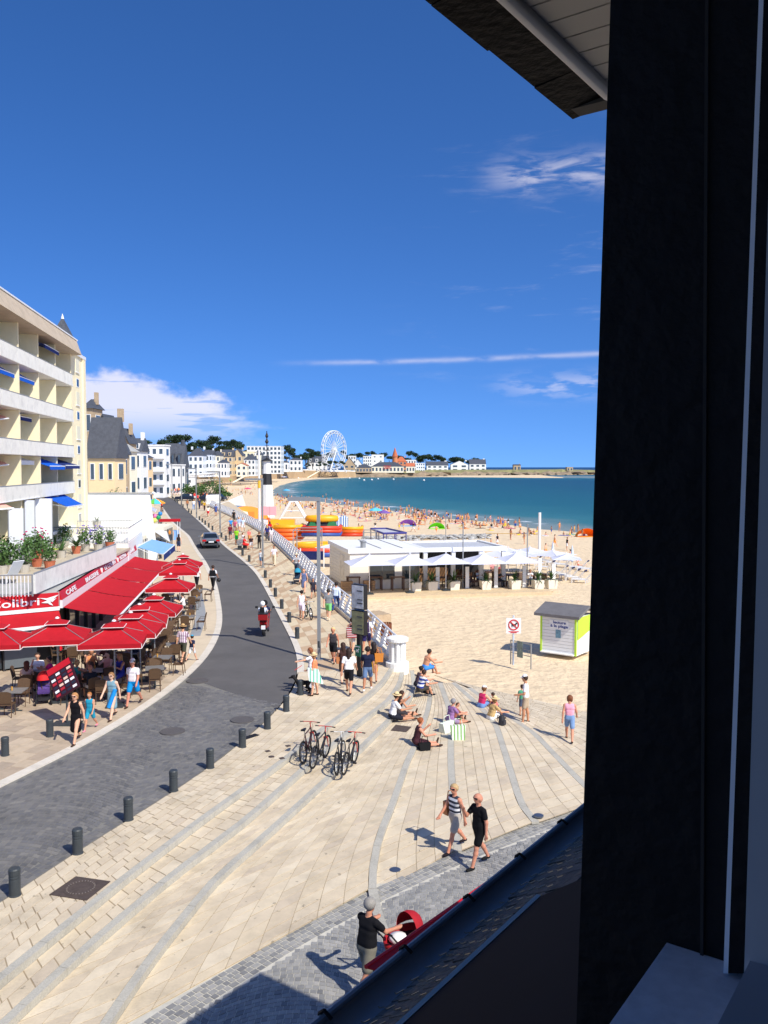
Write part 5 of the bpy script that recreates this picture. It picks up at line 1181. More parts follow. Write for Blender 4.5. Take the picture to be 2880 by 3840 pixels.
# ------------------------------------------------------------------ white promenade railing on its sea wall
def railing():
 t = thing('sea_wall','low white sea wall edging the promenade above the sand','wall',RAIL[0])
 A = RAIL; B = offset_line(A,.45); n = len(A); m = MB(); vs = []
 for a,b in zip(A,B): vs += [a + Vector((0,0,.22)),b + Vector((0,0,.22)),Vector((b.x,b.y,-2.6)),Vector((a.x,a.y,-2.6))]
 fs = []
 for i in range(n - 1):
  for j in range(4): fs.append((4 * i + j,4 * i + 4 + j,4 * i + 4 + (j + 1) % 4,4 * i + (j + 1) % 4))
 fs += [(3,2,1,0),tuple(4 * (n - 1) + j for j in range(4))]; m.add(vs,fs); m.build('wall',M('pale_wall',C(226,216,196),.85,var=.08,dirt=.2),t)
 r = thing('promenade_railing','white seaside railing with leaning curved stanchions along the promenade','railing',RAIL[0]); line = offset_line(A,.22); L_ = line_len(line); ns = int(L_ / 1.5); pk = resample(line,ns + 1); proto = None
 for i,p in enumerate(pk):
  tt = (pk[min(i + 1,ns)] - pk[max(i - 1,0)]); ang = math.atan2(tt.y,tt.x) - math.pi / 2
  if proto is None:
   m = MB(); prof = [(0,.2,.15),(.05,.5,.12),(.18,.8,.1),(.22,1.05,.07)]
   for (x0,z0,w0),(x1,z1,w1) in zip(prof[:-1],prof[1:]): m.hexa([(x0 - w0,-.04,z0),(x0 + w0,-.04,z0),(x0 + w0,.04,z0),(x0 - w0,.04,z0)],[(x1 - w1,-.04,z1),(x1 + w1,-.04,z1),(x1 + w1,.04,z1),(x1 - w1,.04,z1)])
   proto = lpart(r,'stanchion',m,WHITEM); proto.location = (0,0,0); proto.rotation_euler = (0,0,ang); first = p
  else:
   c = proto.copy(); COL.objects.link(c); c.location = Vector(p) - RAIL[0]; c.rotation_euler = (0,0,ang)
 proto.location = Vector(pk[0]) - RAIL[0]
 for off,hh,rr in ((.24,1.06,.05),(.2,.86,.026),(.13,.68,.026),(.08,.5,.026),(.05,.36,.026)):
  l2 = offset_line(line,off); m = MB(); m.path([p + Vector((0,0,hh)) for p in resample(l2,60)],rr,6); m.build('rail',WHITEM,r)
 # end pillar
 p = on('P',1476,2496,0); p = RAIL[0] + Vector((.25,-.15,0)); t = thing('end_pillar','fluted white pillar ending the promenade railing','pillar',p)
 m = MB(); m.lathe((0,0,-1.3),[(.5,0),(.5,1.5),(.46,1.52),(.1,1.53)],20); lpart(t,'plinth',m,WHITE)
 for i in range(8): a = i * math.pi / 4; m = MB(); m.lathe((.27 * math.cos(a),.27 * math.sin(a),.23),[(.1,0),(.1,.85),(.02,.86)],10); lpart(t,'fluted_column',m,WHITE)
 m = MB(); m.lathe((0,0,1.09),[(.42,0),(.48,.04),(.48,.16),(.4,.2),(.05,.21)],20); lpart(t,'cap',m,WHITE)
 # stone steps block and litter bin on the sand side
 b = on('d',1460,690,-.6); t = thing('stone_block','rough stone block on the sand behind the railing','wall',b); m = MB(); m.box(b + Vector((.2,.6,-.3)),(1.0,1.5,1.5),.5); m.build('masonry',STONE,t)
 b = ons('d',1552,860); t = thing('litter_bin','slatted brown wooden litter bin on the sand by the railing','litter bin',b)
 for i in range(14): a = i * 2 * math.pi / 14; m = MB(); m.box((.3 * math.cos(a),.3 * math.sin(a),.62),(.11,.025,1.15),a + math.pi / 2); lpart(t,'slat',m,M('brown_slat',C(120,68,44),.7,var=.2))
 m = MB(); m.lathe((0,0,.05),[(.27,0),(.27,1.0),(.25,1.0)],14); lpart(t,'drum',m,DKMET)
railing()
# ------------------------------------------------------------------ totem sign
def totem():
 p = onr('d',1345,1112); t = thing('totem_sign','black totem sign with two framed advert boards and a green plate','sign',p,R(-42))
 m = MB(); m.box((0,0,1.0),(.18,.16,2.0)); lpart(t,'post',m,M('black_metal',C(28,28,30),.4,var=.05))
 z1,z0 = 4.86,3.68
 for nm_,zc,h_,col in (('upper_board',3.3,1.02,C(196,200,200)),('lower_board',2.24,1.0,C(150,150,112))):
  m = MB(); m.box((0,0,zc),(.7,.22,h_)); bd = lpart(t,nm_,m,M('black_metal',())); m = MB(); m.box((0,-.115,zc),(.64,.02,h_ - .08)); lpart(bd,'poster',m,M('poster_' + nm_,col,.4,var=.5,scale=4.2))
  m = MB(); m.box((.12,-.128,zc + .25),(.3,.008,.05)); m.box((.14,-.128,zc - .1),(.28,.008,.04)); m.box((.14,-.128,zc - .25),(.3,.008,.06)); lpart(bd,'print',m,M('poster_ink',C(80,84,84),.5,var=.1)); 
 m = MB(); m.box((.0,-.1,1.08),(.28,.03,.46)); g = lpart(t,'green_plate',m,M('green_plate',C(22,104,78),.5,var=.05))
 m = MB(); m.box((0,-.118,1.25),(.24,.004,.035)); m.box((-.02,-.118,1.1),(.12,.004,.05)); m.box((.06,-.118,1.15),(.05,.004,.05)); [m.box((xx,-.118,1.05),(.018,.004,.07)) for xx in (-.07,-.04,.01,.04)]; lpart(g,'pictogram',m,WHITEM)
totem()
# ------------------------------------------------------------------ manholes, drain plates, ground lights
IRON = M('rusty_iron',C(92,80,74),.7,metal=.3,var=.25,scale=10,bump=.4,bscale=60)
def plate(label,ring,z,circle=False):
 c = sum(ring,Vector()) / len(ring); t = thing('manhole_cover',label,'manhole cover',(c.x,c.y,z)); m = MB(); m.slab([Vector((p.x,p.y,z + .018)) for p in ring],.03); fr = m.build('frame',IRON,t)
 r = min((ring[1] - ring[0]).length,(ring[2] - ring[1]).length) * .42; m = MB(); m.lathe((c.x,c.y,z + .0),[(r,0),(r,.024),(r * .92,.026),(r * .9,.022),(.02,.023)],28); m.build('lid',IRON,t)
 for i in range(24): a = i * math.pi / 12; m.box((c.x + r * .96 * math.cos(a),c.y + r * .96 * math.sin(a),z + .02),(.02,.02,.016),a)
 m2 = MB(); 
 for i in range(28): a = i * 2 * math.pi / 28; m2.box((c.x + r * .8 * math.cos(a),c.y + r * .8 * math.sin(a),z + .026),(.03,.018,.012),a)
 m2.build('rivets',M('worn_iron',C(150,140,130),.5,metal=.5,var=.1),fr)
plate('large square iron cover with a round lid near the bottom left',[on('i',x,y,0) for x,y in ((280,1142),(490,1175),(625,1068),(430,1040))],.006)
t = thing('manhole_cover','small rectangular rusty plate beside the seated woman in the dark dress','manhole cover',on('g',293,826,ZC)); m = MB(); m.slab([on('g',x,y,ZC) + Vector((0,0,.022)) for x,y in ((220,840),(330,852),(368,815),(255,800))],.02); m.build('lid',IRON,t)
for lab,k,x,y,r in (('round iron cover in the near road setts','i',975,212,.4),('round iron cover in the road by the far bollards','i',1370,147,.4),('oval iron cover in the asphalt of the bend','d',85,1143,.45)):
 p = onr(k,x,y); t = thing('manhole_cover',lab,'manhole cover',p); m = MB(); m.lathe((0,0,-.03),[(r,0),(r,.012),(r * .7,.014),(r * .68,.006),(.02,.008)] if False else [(r,0),(r,.034),(r * .72,.036),(r * .7,.03),(.02,.032)],32); lpart(t,'lid',m,M('grey_iron',C(98,94,92),.7,metal=.2,var=.2,scale=12,bump=.5,bscale=50))
for lab,k,x,y in (('round steel ground light in the slabs near the setts','j',575,622),('round steel ground light right of the bald man','j',1387,314)):
 p = on(k,x,y,-.5); t = thing('ground_light',lab,'ground light',p); m = MB(); m.lathe((0,0,-.02),[(.13,0),(.13,.035),(.1,.045),(.02,.046)],18); lpart(t,'ring',m,M('steel',C(130,136,146),.3,metal=.8,var=.05))
for i,(x,y,w_) in enumerate(((10,517,.14),(42,566,.17),(135,580,.14),(190,470,.14))):
 p = on('h',x,y,0); t = thing('utility_cap','small dark utility cap in the slabs beside the bicycles','utility cap',p,.6,'utility caps by the bicycles'); m = MB(); m.box((0,0,.012),(w_,w_,.02)) if i != 1 else m.lathe((0,0,0),[(.09,0),(.09,.02),(.01,.021)],14); lpart(t,'lid',m,IRON)
t = thing('drain_grate','dark slotted kerb drain beside the sixth bollard','drain',on('i',1415,247,0)); m = MB(); m.box(on('i',1415,247,0) + Vector((0,0,.012)),(.6,.22,.02),.9); m.build('grate',BLACK,t)
# ------------------------------------------------------------------ bicycles
def bicycle(label,p,rz,fc,c2,lean=0.06,h=1.0):
 t = thing('bicycle',label,'bicycle',p,rz,'bicycles parked on the steps'); fm = M('bike_%d_%d_%d' % fc,C(*fc),.3,var=.03,spec=.6); f2 = M('bike_%d_%d_%d' % c2,C(*c2),.3,var=.03,spec=.6); bk = M('bike_black',C(22,22,24),.5,var=.05); al = M('alloy',C(170,172,174),.3,metal=.8,var=.03)
 r = .335; W = {}
 def L(v): v = Vector(v); return Vector((v.x + v.z * lean,v.y,v.z))
 for nm_,y in (('rear',-.53),('front',.53)):
  m = MB(); m.torus(L((0,y,r)),r - .02,.026,(1,0,-lean),28,6); w = lpart(t,'wheel',m,M('tyre_rubber',C(30,30,32),.8,var=.05))
  m = MB(); m.torus(L((0,y,r)),r - .055,.012,(1,0,-lean),28,4); lpart(w,'rim',m,bk)
  m = MB()
  for i in range(14): a = i * math.pi / 7; m.tube(L((.03 * (-1) ** i,y,r)),L((0,y + (r - .06) * math.cos(a),r + (r - .06) * math.sin(a))),.0035,n=3)
  lpart(w,'spokes',m,al); m = MB(); m.tube(L((-.06,y,r)),L((.06,y,r)),.025,n=8); lpart(w,'hub',m,al)
 bb = (0,-.08,.3); st = (0,-.25,.78); hd = (0,.34,.82); hd2 = (0,.37,.68); ra = (0,-.53,r); fa = (0,.53,r)
 m = MB()
 for a,b,rr in ((bb,st,.02),(st,hd,.018),(bb,hd2,.024),(hd,hd2,.024)): m.tube(L(a),L(b),rr,n=7)
 for sx in (-.05,.05): m.tube(L((sx * .4,st[1],st[2] - .06)),L((sx,ra[1],ra[2])),.01,n=5); m.tube(L((sx * .6,bb[1],bb[2])),L((sx,ra[1],ra[2])),.012,n=5)
 lpart(t,'frame',m,fm)
 m = MB()
 for sx in (-.055,.055): m.tube(L((sx,hd2[1] + .01,hd2[2] - .02)),L((sx,fa[1],fa[2])),.018,.013,n=6)
 m.tube(L((-.06,.375,.66)),L((.06,.375,.66)),.02,n=6); lpart(t,'fork',m,f2)
 m = MB(); m.tube(L(hd),L((0,.31,.97)),.016,n=6); m.tube(L((0,.31,.97)),L((0,.38,.99)),.016,n=6); m.path([L((-.32,.3,1.0)),L((-.12,.37,.99)),L((.12,.37,.99)),L((.32,.3,1.0))],.013,6); hb = lpart(t,'handlebar',m,f2)
 m = MB(); [m.tube(L((sx * .32,.3,1.0)),L((sx * .22,.335,.995)),.018,n=6) for sx in (-1,1)]; [m.tube(L((sx * .2,.345,.99)),L((sx * .24,.42,.95)),.008,n=4) for sx in (-1,1)]; lpart(hb,'grips',m,bk)
 m = MB(); m.tube(L(st),L((0,-.29,.93)),.014,n=6); lpart(t,'seat_post',m,al)
 m = MB(); m.hexa([L((-.07,-.42,.93)),L((.07,-.42,.93)),L((.025,-.14,.93)),L((-.025,-.14,.93))],[L((-.06,-.4,.975)),L((.06,-.4,.975)),L((.02,-.14,.955)),L((-.02,-.14,.955))]); lpart(t,'saddle',m,bk)
 m = MB(); m.lathe(L((.045,bb[1],bb[2])),[(.09,0),(.09,.008),(.02,.01)],16,axis=(1,0,0)); lpart(t,'chainring',m,bk)
 for sx,d in ((1,1),(-1,-1)):
  m = MB(); e = L((sx * .09,bb[1] + .1 * d,bb[2] - .13 * d)); m.tube(L((sx * .06,bb[1],bb[2])),e,.011,n=5); m.box(e + Vector((sx * .05,0,0)),(.1,.09,.022)); lpart(t,'crank_pedal',m,bk)
 m = MB(); m.path([L((.05,bb[1],bb[2] + .08)),L((.05,ra[1],ra[2] + .04))],.006,4); m.path([L((.05,bb[1],bb[2] - .08)),L((.05,ra[1],ra[2] - .04))],.006,4); lpart(t,'chain',m,bk)
 m = MB(); m.path([L((.02,.4,.97)),L((.03,.47,.85)),L((.02,.42,.7))],.005,4); m.path([L((-.02,.4,.97)),L((-.03,.45,.9)),L((-.02,.1,.72))],.005,4); lpart(t,'brake_cables',m,bk)
 m = MB(); m.tube(L((-.05,-.3,.25)),L((-.2,-.42,0)),.01,n=5); lpart(t,'kickstand',m,bk)
 return t
def wheel_yaw(k,xr,yr,xf,yf,z):
 a = on(k,xr,yr,z); b = on(k,xf,yf,z); d = b - a; return (a + b) / 2,math.atan2(d.y,d.x) - math.pi / 2
for lab,(xr,yr,xf,yf),z,fc,c2,ln in (('red and black mountain bicycle, leftmost on the steps',(330,630,430,520),-.14,(58,26,26),(170,44,38),-.08),('black and red bicycle with grey bag, second from left',(415,670,528,565),-.14,(36,36,40),(190,44,40),.06),
  ('black bicycle with a white fork, third from left',(625,735,690,610),-.28,(34,34,36),(210,210,206),-.05),('black and red bicycle with bottle cage, rightmost on the steps',(690,728,785,615),-.28,(40,40,44),(200,48,40),.07)):
 c,yw = wheel_yaw('h',xr,yr,xf,yf,z); c.z = z + .005; bicycle(lab,c,yw,fc,c2,ln)
# ------------------------------------------------------------------ car
def car():
 p = (onr('c',555,1265) + onr('c',748,1262)) / 2; d = ROAD_R[near_idx(ROAD_R,p) + 3] - ROAD_R[near_idx(ROAD_R,p) - 3]; yw = math.atan2(d.y,d.x) - math.pi / 2 - .04
 t = thing('car','silver grey saloon car driving away up the road','car',p + Vector((-d.normalized().y * 0,0,.0)) + d.normalized() * 2.2 + Vector((0,0,-.03)),yw)
 paint = M('silver_paint',C(138,144,152),.28,metal=.55,var=.03,spec=.6); gl = M('car_glass',C(28,34,40),.05,var=.1,spec=.9); blk = M('tyre_rubber')
 # body as loft of cross-sections along y (rear -2.25 .. front 2.25)
 secs = [(-2.25,.62,.36,.74),(-2.2,.8,.3,.92),(-1.9,.87,.26,1.0),(-1.2,.89,.24,.98),(-.3,.89,.24,.93),(.7,.89,.24,.92),(1.2,.88,.26,.9),(1.8,.85,.3,.82),(2.15,.74,.34,.7),(2.25,.6,.4,.6)]
 vs = []; 
 for y,w,zb,zt_ in secs: vs += [(-w * .94,y,zb),(-w,y,zb + .18),(-w,y,zt_ - .2),(-w * .9,y,zt_ - .03),(-w * .5,y,zt_ + .02),(w * .5,y,zt_ + .02),(w * .9,y,zt_ - .03),(w,y,zt_ - .2),(w,y,zb + .18),(w * .94,y,zb)]
 n = 10; fs = [(i * n + j,(i + 1) * n + j,(i + 1) * n + (j + 1) % n,i * n + (j + 1) % n)[::-1] for i in range(len(secs) - 1) for j in range(n)] + [tuple(range(n)),tuple(range((len(secs) - 1) * n,len(secs) * n))[::-1]]
 m = MB(); m.add(vs,fs); lpart(t,'body',m,paint,True)
 m = MB(); cab = [(-1.75,.76,.96,.97),(-1.15,.66,.96,1.36),(-.6,.62,.96,1.43),(.1,.62,.96,1.42),(.55,.66,.95,1.3),(1.15,.76,.9,.93)]; vs = []
 for y,w,zb,zt_ in cab: vs += [(-.84,y,zb - .05),(-w,y,zt_ - .04),(-w * .75,y,zt_),(w * .75,y,zt_),(w,y,zt_ - .04),(.84,y,zb - .05)]
 n = 6; fs = [(i * n + j,(i + 1) * n + j,(i + 1) * n + (j + 1) % n,i * n + (j + 1) % n)[::-1] for i in range(len(cab) - 1) for j in range(n)]
 m.add(vs,fs); lpart(t,'roof_cabin',m,paint,True)
 m = MB(); m.add([(-.66,-1.74,1.0),(.66,-1.74,1.0),(.56,-1.2,1.36),(-.56,-1.2,1.36)],((0,1,2,3),)); m.v = [(x,y - .02,z + .02) for x,y,z in m.v]; lpart(t,'rear_window',m,gl)
 for sx in (-1,1):
  m = MB(); q = [(sx * .835,-1.5,.98),(sx * .835,.95,.96),(sx * .665,.5,1.27),(sx * .635,-1.05,1.33)]; m.add([(x + sx * .015,y,z) for x,y,z in (q if sx > 0 else q[::-1])],((0,1,2,3),)); lpart(t,'side_window',m,gl)
  lbox(t,'tail_light',M('tail_light_red',C(190,20,24),.2,var=.1),((sx * .66,-2.235,.8),(.36,.08,.17)))
  lbox(t,'door_mirror',paint,((sx * .99,.75,1.0),(.2,.12,.14)))
  for y in (-1.35,1.4):
   m = MB(); m.torus((sx * .8,y,.32),.235,.085,(1,0,0),20,8); w = lpart(t,'wheel',m,blk); m = MB(); m.lathe((sx * .82,y,.32),[(.2,-.02),(.19,.03),(.05,.04)],14,axis=(sx,0,0)); lpart(w,'rim',m,M('alloy',()))
 lbox(t,'number_plate',WHITEM,((0,-2.27,.66),(.52,.03,.12))); lbox(t,'bumper',M('car_dark_trim',C(60,62,66),.5,var=.05),((0,-2.22,.42),(1.5,.12,.16)))
 m = MB(); m.torus((0,-2.245,.86),.05,.012,(0,1,0),12,4); lpart(t,'badge',m,M('alloy',()))
car()
# ------------------------------------------------------------------ scooter with two riders
def scooter():
 p = onr('d',590,800); t = thing('motor_scooter','dark red touring motor scooter with a top box seen from behind','scooter',p + Vector((0,.75,0)),R(4)); red = M('scooter_red',C(140,20,24),.25,var=.03,spec=.7); bk = M('scooter_black',C(30,30,32),.4,var=.05)
 for y in (-.68,.72): m = MB(); m.torus((0,y,.27),.19,.075,(1,0,0),20,8); w = lpart(t,'wheel',m,M('tyre_rubber',())); m = MB(); m.tube((-.06,y,.27),(.06,y,.27),.12,n=12); lpart(w,'rim',m,M('alloy',()))
 m = MB(); m.hexa([(-.16,-.8,.42),(.16,-.8,.42),(.2,.3,.3),(-.2,.3,.3)],[(-.17,-.85,.78),(.17,-.85,.78),(.18,.25,.74),(-.18,.25,.74)]); m.hexa([(-.2,.25,.28),(.2,.25,.28),(.2,.7,.45),(-.2,.7,.45)],[(-.26,.5,1.0),(.26,.5,1.0),(.16,.82,.95),(-.16,.82,.95)]); lpart(t,'bodywork',m,red)
 lbox(t,'seat',bk,((0,-.25,.8),(.34,.95,.1))); lbox(t,'top_box',red,((0,-.9,1.02),(.48,.4,.3))); lbox(t,'top_box_lid',bk,((0,-.9,1.19),(.5,.42,.05)))
 for sx in (-1,1):
  lbox(t,'tail_light',M('tail_light_red',()),((sx * .1,-.87,.68),(.14,.05,.09))); m = MB(); m.path([(sx * .1,.5,1.02),(sx * .34,.4,1.04)],.018,6); lpart(t,'handlebar',m,bk); m = MB(); m.path([(sx * .25,.5,1.05),(sx * .42,.52,1.25)],.01,5); m.box((sx * .44,.52,1.28),(.14,.03,.1)); lpart(t,'mirror',m,bk)
 lbox(t,'number_plate',WHITEM,((0,-.93,.48),(.21,.02,.2))); m = MB(); m.tube((.24,-.9,.32),(.2,-.1,.3),.06,.04,n=10); lpart(t,'exhaust',m,bk)
 m = MB(); m.hexa([(-.22,.62,1.0),(.22,.62,1.0),(.22,.64,1.0),(-.22,.64,1.0)],[(-.17,.5,1.35),(.17,.5,1.35),(.17,.52,1.35),(-.17,.52,1.35)]); lpart(t,'windscreen',m,M('tinted_screen',C(60,66,72),.1,var=.05))
 b = p + Vector((0,.75,0)); person('scooter driver with a dark helmet in front of the passenger',b + Vector((.02,.1,.0)),4,'ride',1.78,top='shirt',topc=(40,46,80),bottom='shorts',botc=(50,50,60),hat='helmet',hatc=(30,30,34))
 person('scooter passenger with a white helmet and black backpack straps',b + Vector((-.04,-.38,0)),4,'pillion',1.68,top='shirt',topc=(210,220,235),bottom='shorts',botc=(60,56,60),hat='helmet',hatc=(238,238,238))
 t2 = thing('backpack','small black backpack on the scooter passenger','backpack',b + Vector((-.04,-.58,1.1))); m = MB(); m.hexa([(-.13,-.07,0),(.13,-.07,0),(.13,.07,0),(-.13,.07,0)],[(-.1,-.04,.34),(.1,-.04,.34),(.1,.08,.34),(-.1,.08,.34)]); lpart(t2,'sack',m,cloth((28,28,32)))
scooter()
# ------------------------------------------------------------------ beach restaurant
BR0 = Vector((-2.76,69,0)); BX = Vector((17.3,3.7,0)).normalized(); BY = Vector((-BX.y,BX.x,0)); BYS = Vector((-.24,.97,0)).normalized(); ZB = -1.32
BA = math.atan2(BX.y,BX.x)
def br(x,y,z): return BR0 + BX * x + BYS * y + Vector((0,0,z))
def brbox(m,x0,x1,y0,y1,z0,z1,mi=None): q = [br(x0,y0,0),br(x1,y0,0),br(x1,y1,0),br(x0,y1,0)]; m.prism([(p.x,p.y) for p in q],z0,z1,mi); return m
def restaurant():
 t = thing('beach_restaurant','low white flat-roofed beach restaurant on the sand','building',br(5,4,ZB)); BOARD = M('white_boarding',C(232,226,212),.7,var=.04,dirt=.08)
 m = MB(); brbox(m,0,5.8,0,9,ZB - .6,1.62); m.build('wall',BOARD,t)
 for i in range(11):
  m = MB(); z = ZB + .05 + i * .265; q = [br(-.03,.05,0),br(0,.05,0),br(0,8.95,0),br(-.03,8.95,0)]; m.prism([(p.x,p.y) for p in q],z,z + .245); m.build('board',BOARD,t)
 m = MB(); brbox(m,-.15,6.0,-.15,9.2,1.63,1.95); rf = m.build('roof',WHITE,t)
 for x in (2.6,4.4): m = MB(); brbox(m,x,x + .06,.2,9,1.955,1.99); m.build('roof_seam',GREYM,rf)
 m = MB(); m.lathe(br(1.4,1.4,1.95),[(.22,0),(.22,.45),(.28,.46),(.28,.55),(.02,.62)],12); m.build('vent',GREYM,rf)
 for x0,x1 in ((1.6,3.7),(4.35,5.75)):
  m = MB(); brbox(m,x0,x1,-.06,-.01,-.55,.75); w = m.build('window',M('grey_frame',C(92,92,92),.5,var=.05),t); m = MB(); brbox(m,x0 + .08,x1 - .08,-.08,-.06,-.47,.67); m.build('pane',GLASS,w); m = MB(); brbox(m,(x0 + x1) / 2 - .03,(x0 + x1) / 2 + .03,-.1,-.08,-.47,.67); m.build('mullion',M('grey_frame',()),w)
 m = MB(); q = [br(-.07,2.2,0),br(-.03,2.2,0),br(-.03,4.0,0),br(-.07,4.0,0)]; m.prism([(p.x,p.y) for p in q],-.75,1.25); po = m.build('wall_poster',M('poster_beach',C(214,206,190),.5,var=.35,scale=2.2),t)
 # open part with posts and slatted pergola roof
 for x in (6.2,8.6,11.0,13.0):
  for y in (.1,6.5): m = MB(); brbox(m,x,x + .32,y,y + .3,ZB - .6,1.6); m.build('post',WHITE,t)
 for (x0,x1,y0,y1) in ((6.05,13.4,0,.3),(6.05,13.4,6.5,6.8),(13.1,13.4,.31,6.49),(6.05,6.3,.31,6.49)): m = MB(); brbox(m,x0,x1,y0,y1,1.6,1.95); m.build('roof_beam',WHITE,t)
 for i in range(26): m = MB(); x = 6.45 + i * .255; brbox(m,x,x + .16,.32,6.48,1.78,1.82); m.build('roof_slat',WHITEM,t)
 m = MB(); brbox(m,6.1,13.3,5.6,5.7,ZB,1.6); m.build('back_wall',BLACK,t)
 m = MB(); brbox(m,6.8,9.4,3.6,4.2,ZB - .3,-.2); m.build('bar_counter',M('wood_counter',C(150,112,74),.6,var=.2,scale=8),t)
 m = MB(); brbox(m,-.6,15.5,-4.2,8,ZB - .6,ZB - .0); tag(m.build('restaurant_deck',M('sandy_deck',C(206,184,150),.9,var=.1,dirt=.2)),'sandy timber deck under the beach restaurant tables','deck')
restaurant()
SWH = M('white_parasol_canvas',C(208,210,224),.8,var=.03,spec=.15)
for i,(k,x,y,l) in enumerate((('e',1065,1045,'large white square parasol before the restaurant window, leftmost'),('e',1485,1045,'second large white square parasol from the left of the restaurant'),('f',290,650,'white square parasol over the dark bar tables'),('f',625,650,'white square parasol in the middle of the restaurant terrace'),('f',915,645,'rightmost front white parasol of the restaurant terrace'))):
 p = at(k,x,y,(66.6,67.4,68.6,69.6,70.4)[i]); zt_ = p.z - ZB; p.z = ZB; parasol(l,p,BA,3.5,zt_,zt_ - .72,SWH,None,group='white restaurant parasols',val=.0,pole=WHITEM,cap=False)
for k,x,y,s,l in (('f',750,600,3.4,'white parasol just behind the restaurant terrace corner'),('f',845,576,3.0,'white parasol behind the terrace, left of the net pole'),('f',1035,568,3.0,'white parasol right of the tall terrace pole'),('f',950,600,3.0,'half hidden white parasol among the terrace parasols'),('f',1235,596,3.4,'white parasol over the sun loungers'),('f',1360,632,2.6,'small white parasol over the right-hand loungers'),('e',700,905,3.0,'white parasol tip behind the restaurant roof'),('e',955,905,3.0,'second white parasol tip behind the restaurant roof'),('f',500,555,2.6,'white parasol rounded top behind the pergola')):
 p = on(k,x,y,-1.5 + 2.5); p.z = zs(p.x,p.y); parasol(l,p,random.uniform(0,1.5),s,2.5,2.05,SWH,None,group='white beach parasols',val=.0,pole=WHITEM,cap=False,base=False)
for i,(x,yt,yb) in enumerate(((215,785,970),(478,780,965),(733,775,960),(985,765,955),(1245,765,935),(1122,735,875))):
 p = on('f',x,yb,ZB); t = thing('terrace_post','slim white boarded post number along the restaurant front'.replace(' number',''),'post',p,BA,'white posts along the restaurant front'); m = MB(); m.box((0,0,.9),(.3,.12,1.8)); lpart(t,'panel',m,WHITE); m = MB(); m.box((0,0,.03),(.5,.3,.06)); lpart(t,'foot',m,GREYM)
for x,yt,yb,l in ((440,395,962,'tall thin grey mast left on the restaurant terrace'),(1010,400,955,'tall thin grey mast right on the restaurant terrace'),(288,295,560,'thin grey mast behind the restaurant')):
 p = on('f',x,yb,ZB); z = CAMZ + ray('f',x,yt).z * p.y / ray('f',x,yt).y; t = thing('terrace_mast',l,'mast',p); m = MB(); m.tube((0,0,0),(0,0,z - ZB),.05,n=8); lpart(t,'tube',m,GREYM); m = MB(); m.lathe((0,0,z - ZB),[(.07,0),(.07,.08),(.02,.1)],8); lpart(t,'cap',m,GREYM)
for i,(x,y,w_) in enumerate(((20,985,'far left'),(165,978,'second from left'),(360,975,'third from left'),(640,972,'middle'),(900,968,'right of middle'),(1105,966,'second from right'),(1225,962,'far right'))):
 p = on('f',x,y,ZB - .02); t = thing('palm_planter','small palm in a white cube planter, %s of the restaurant front' % w_,'planter',p,BA); m = MB(); m.hexa([(-.36,-.36,0),(.36,-.36,0),(.36,.36,0),(-.36,.36,0)],[(-.42,-.42,.72),(.42,-.42,.72),(.42,.42,.72),(-.42,.42,.72)]); lpart(t,'box',m,M('cream_planter',C(232,224,204),.7,var=.05))
 m = MB()
 for q in range(34):
  a = random.random() * 6.28; el = random.uniform(-.1,1.4); L_ = random.uniform(.7,1.15); prev = Vector((0,0,.75)); dd = Vector((math.cos(a) * math.cos(el),math.sin(a) * math.cos(el),math.sin(el)))
  for k_ in range(3): nx = prev + dd * L_ / 3; dd = (dd + Vector((0,0,-.3))).normalized(); w = Vector((-math.sin(a),math.cos(a),0)) * (.05,.055,.035)[k_]; w2 = Vector((-math.sin(a),math.cos(a),0)) * (.055,.035,.004)[k_]; m.add([prev - w,prev + w,nx + w2,nx - w2],((0,1,2,3),),q % 3); prev = nx
 lpart(t,'fronds',m,LEAF[:3])
TW = M('terrace_wood',C(92,62,42),.6,var=.2,scale=10)
def tall_table(p,l,h=1.05):
 t = thing('wooden_table',l,'table',p,BA,'dark wooden restaurant tables'); lbox(t,'table_top',TW,((0,0,h),(1.1,.7,.06)))
 for sx in (-1,1):
  for sy in (-1,1): lbox(t,'leg',TW,((sx * .46,sy * .28,h / 2 - .015),(.09,.09,h - .03)))
def wood_chair(p,rz):
 t = thing('wooden_chair','low dark wooden chair on the restaurant terrace','chair',p,rz,'restaurant terrace chairs'); lbox(t,'seat',TW,((0,0,.4),(.55,.55,.06))); m = MB(); m.hexa([(-.27,-.27,.42),(.27,-.27,.42),(.27,-.22,.42),(-.27,-.22,.42)],[(-.27,-.45,.95),(.27,-.45,.95),(.27,-.41,.95),(-.27,-.41,.95)]); lpart(t,'backrest',m,TW)
 for sx in (-1,1):
  for sy in (-1,1): lbox(t,'leg',TW,((sx * .23,sy * .23,.185),(.06,.06,.37)))
for k,x,y,h in (('d',1295,440,1.05),('d',1470,440,1.05),('d',1640,440,1.05),('f',45,950,1.05),('f',250,945,.75),('f',420,930,.75),('f',540,950,.45),('f',770,945,.45),('f',880,920,.75),('f',1050,930,.45),('f',600,900,.75),('f',700,890,.75)): tall_table(on(k,x,y,ZB),'dark wooden table on the restaurant terrace',h)
for i in range(18): p = on('f',random.uniform(140,1180),random.uniform(880,950),ZB); wood_chair(p,random.random() * 6.28)
for k,x,y in (('d',1245,445),('d',1420,440)): 
 p = on(k,x,y,ZB); t = thing('timber_crate','stacked timber crate planter by the tall tables','crate',p,BA,'timber crates by the tall tables'); m = MB(); [m.box((0,0,.1 + i * .19),(.9,.6,.17)) for i in range(4)]; lpart(t,'boards',m,M('pale_timber',C(176,138,96),.7,var=.2,scale=6))
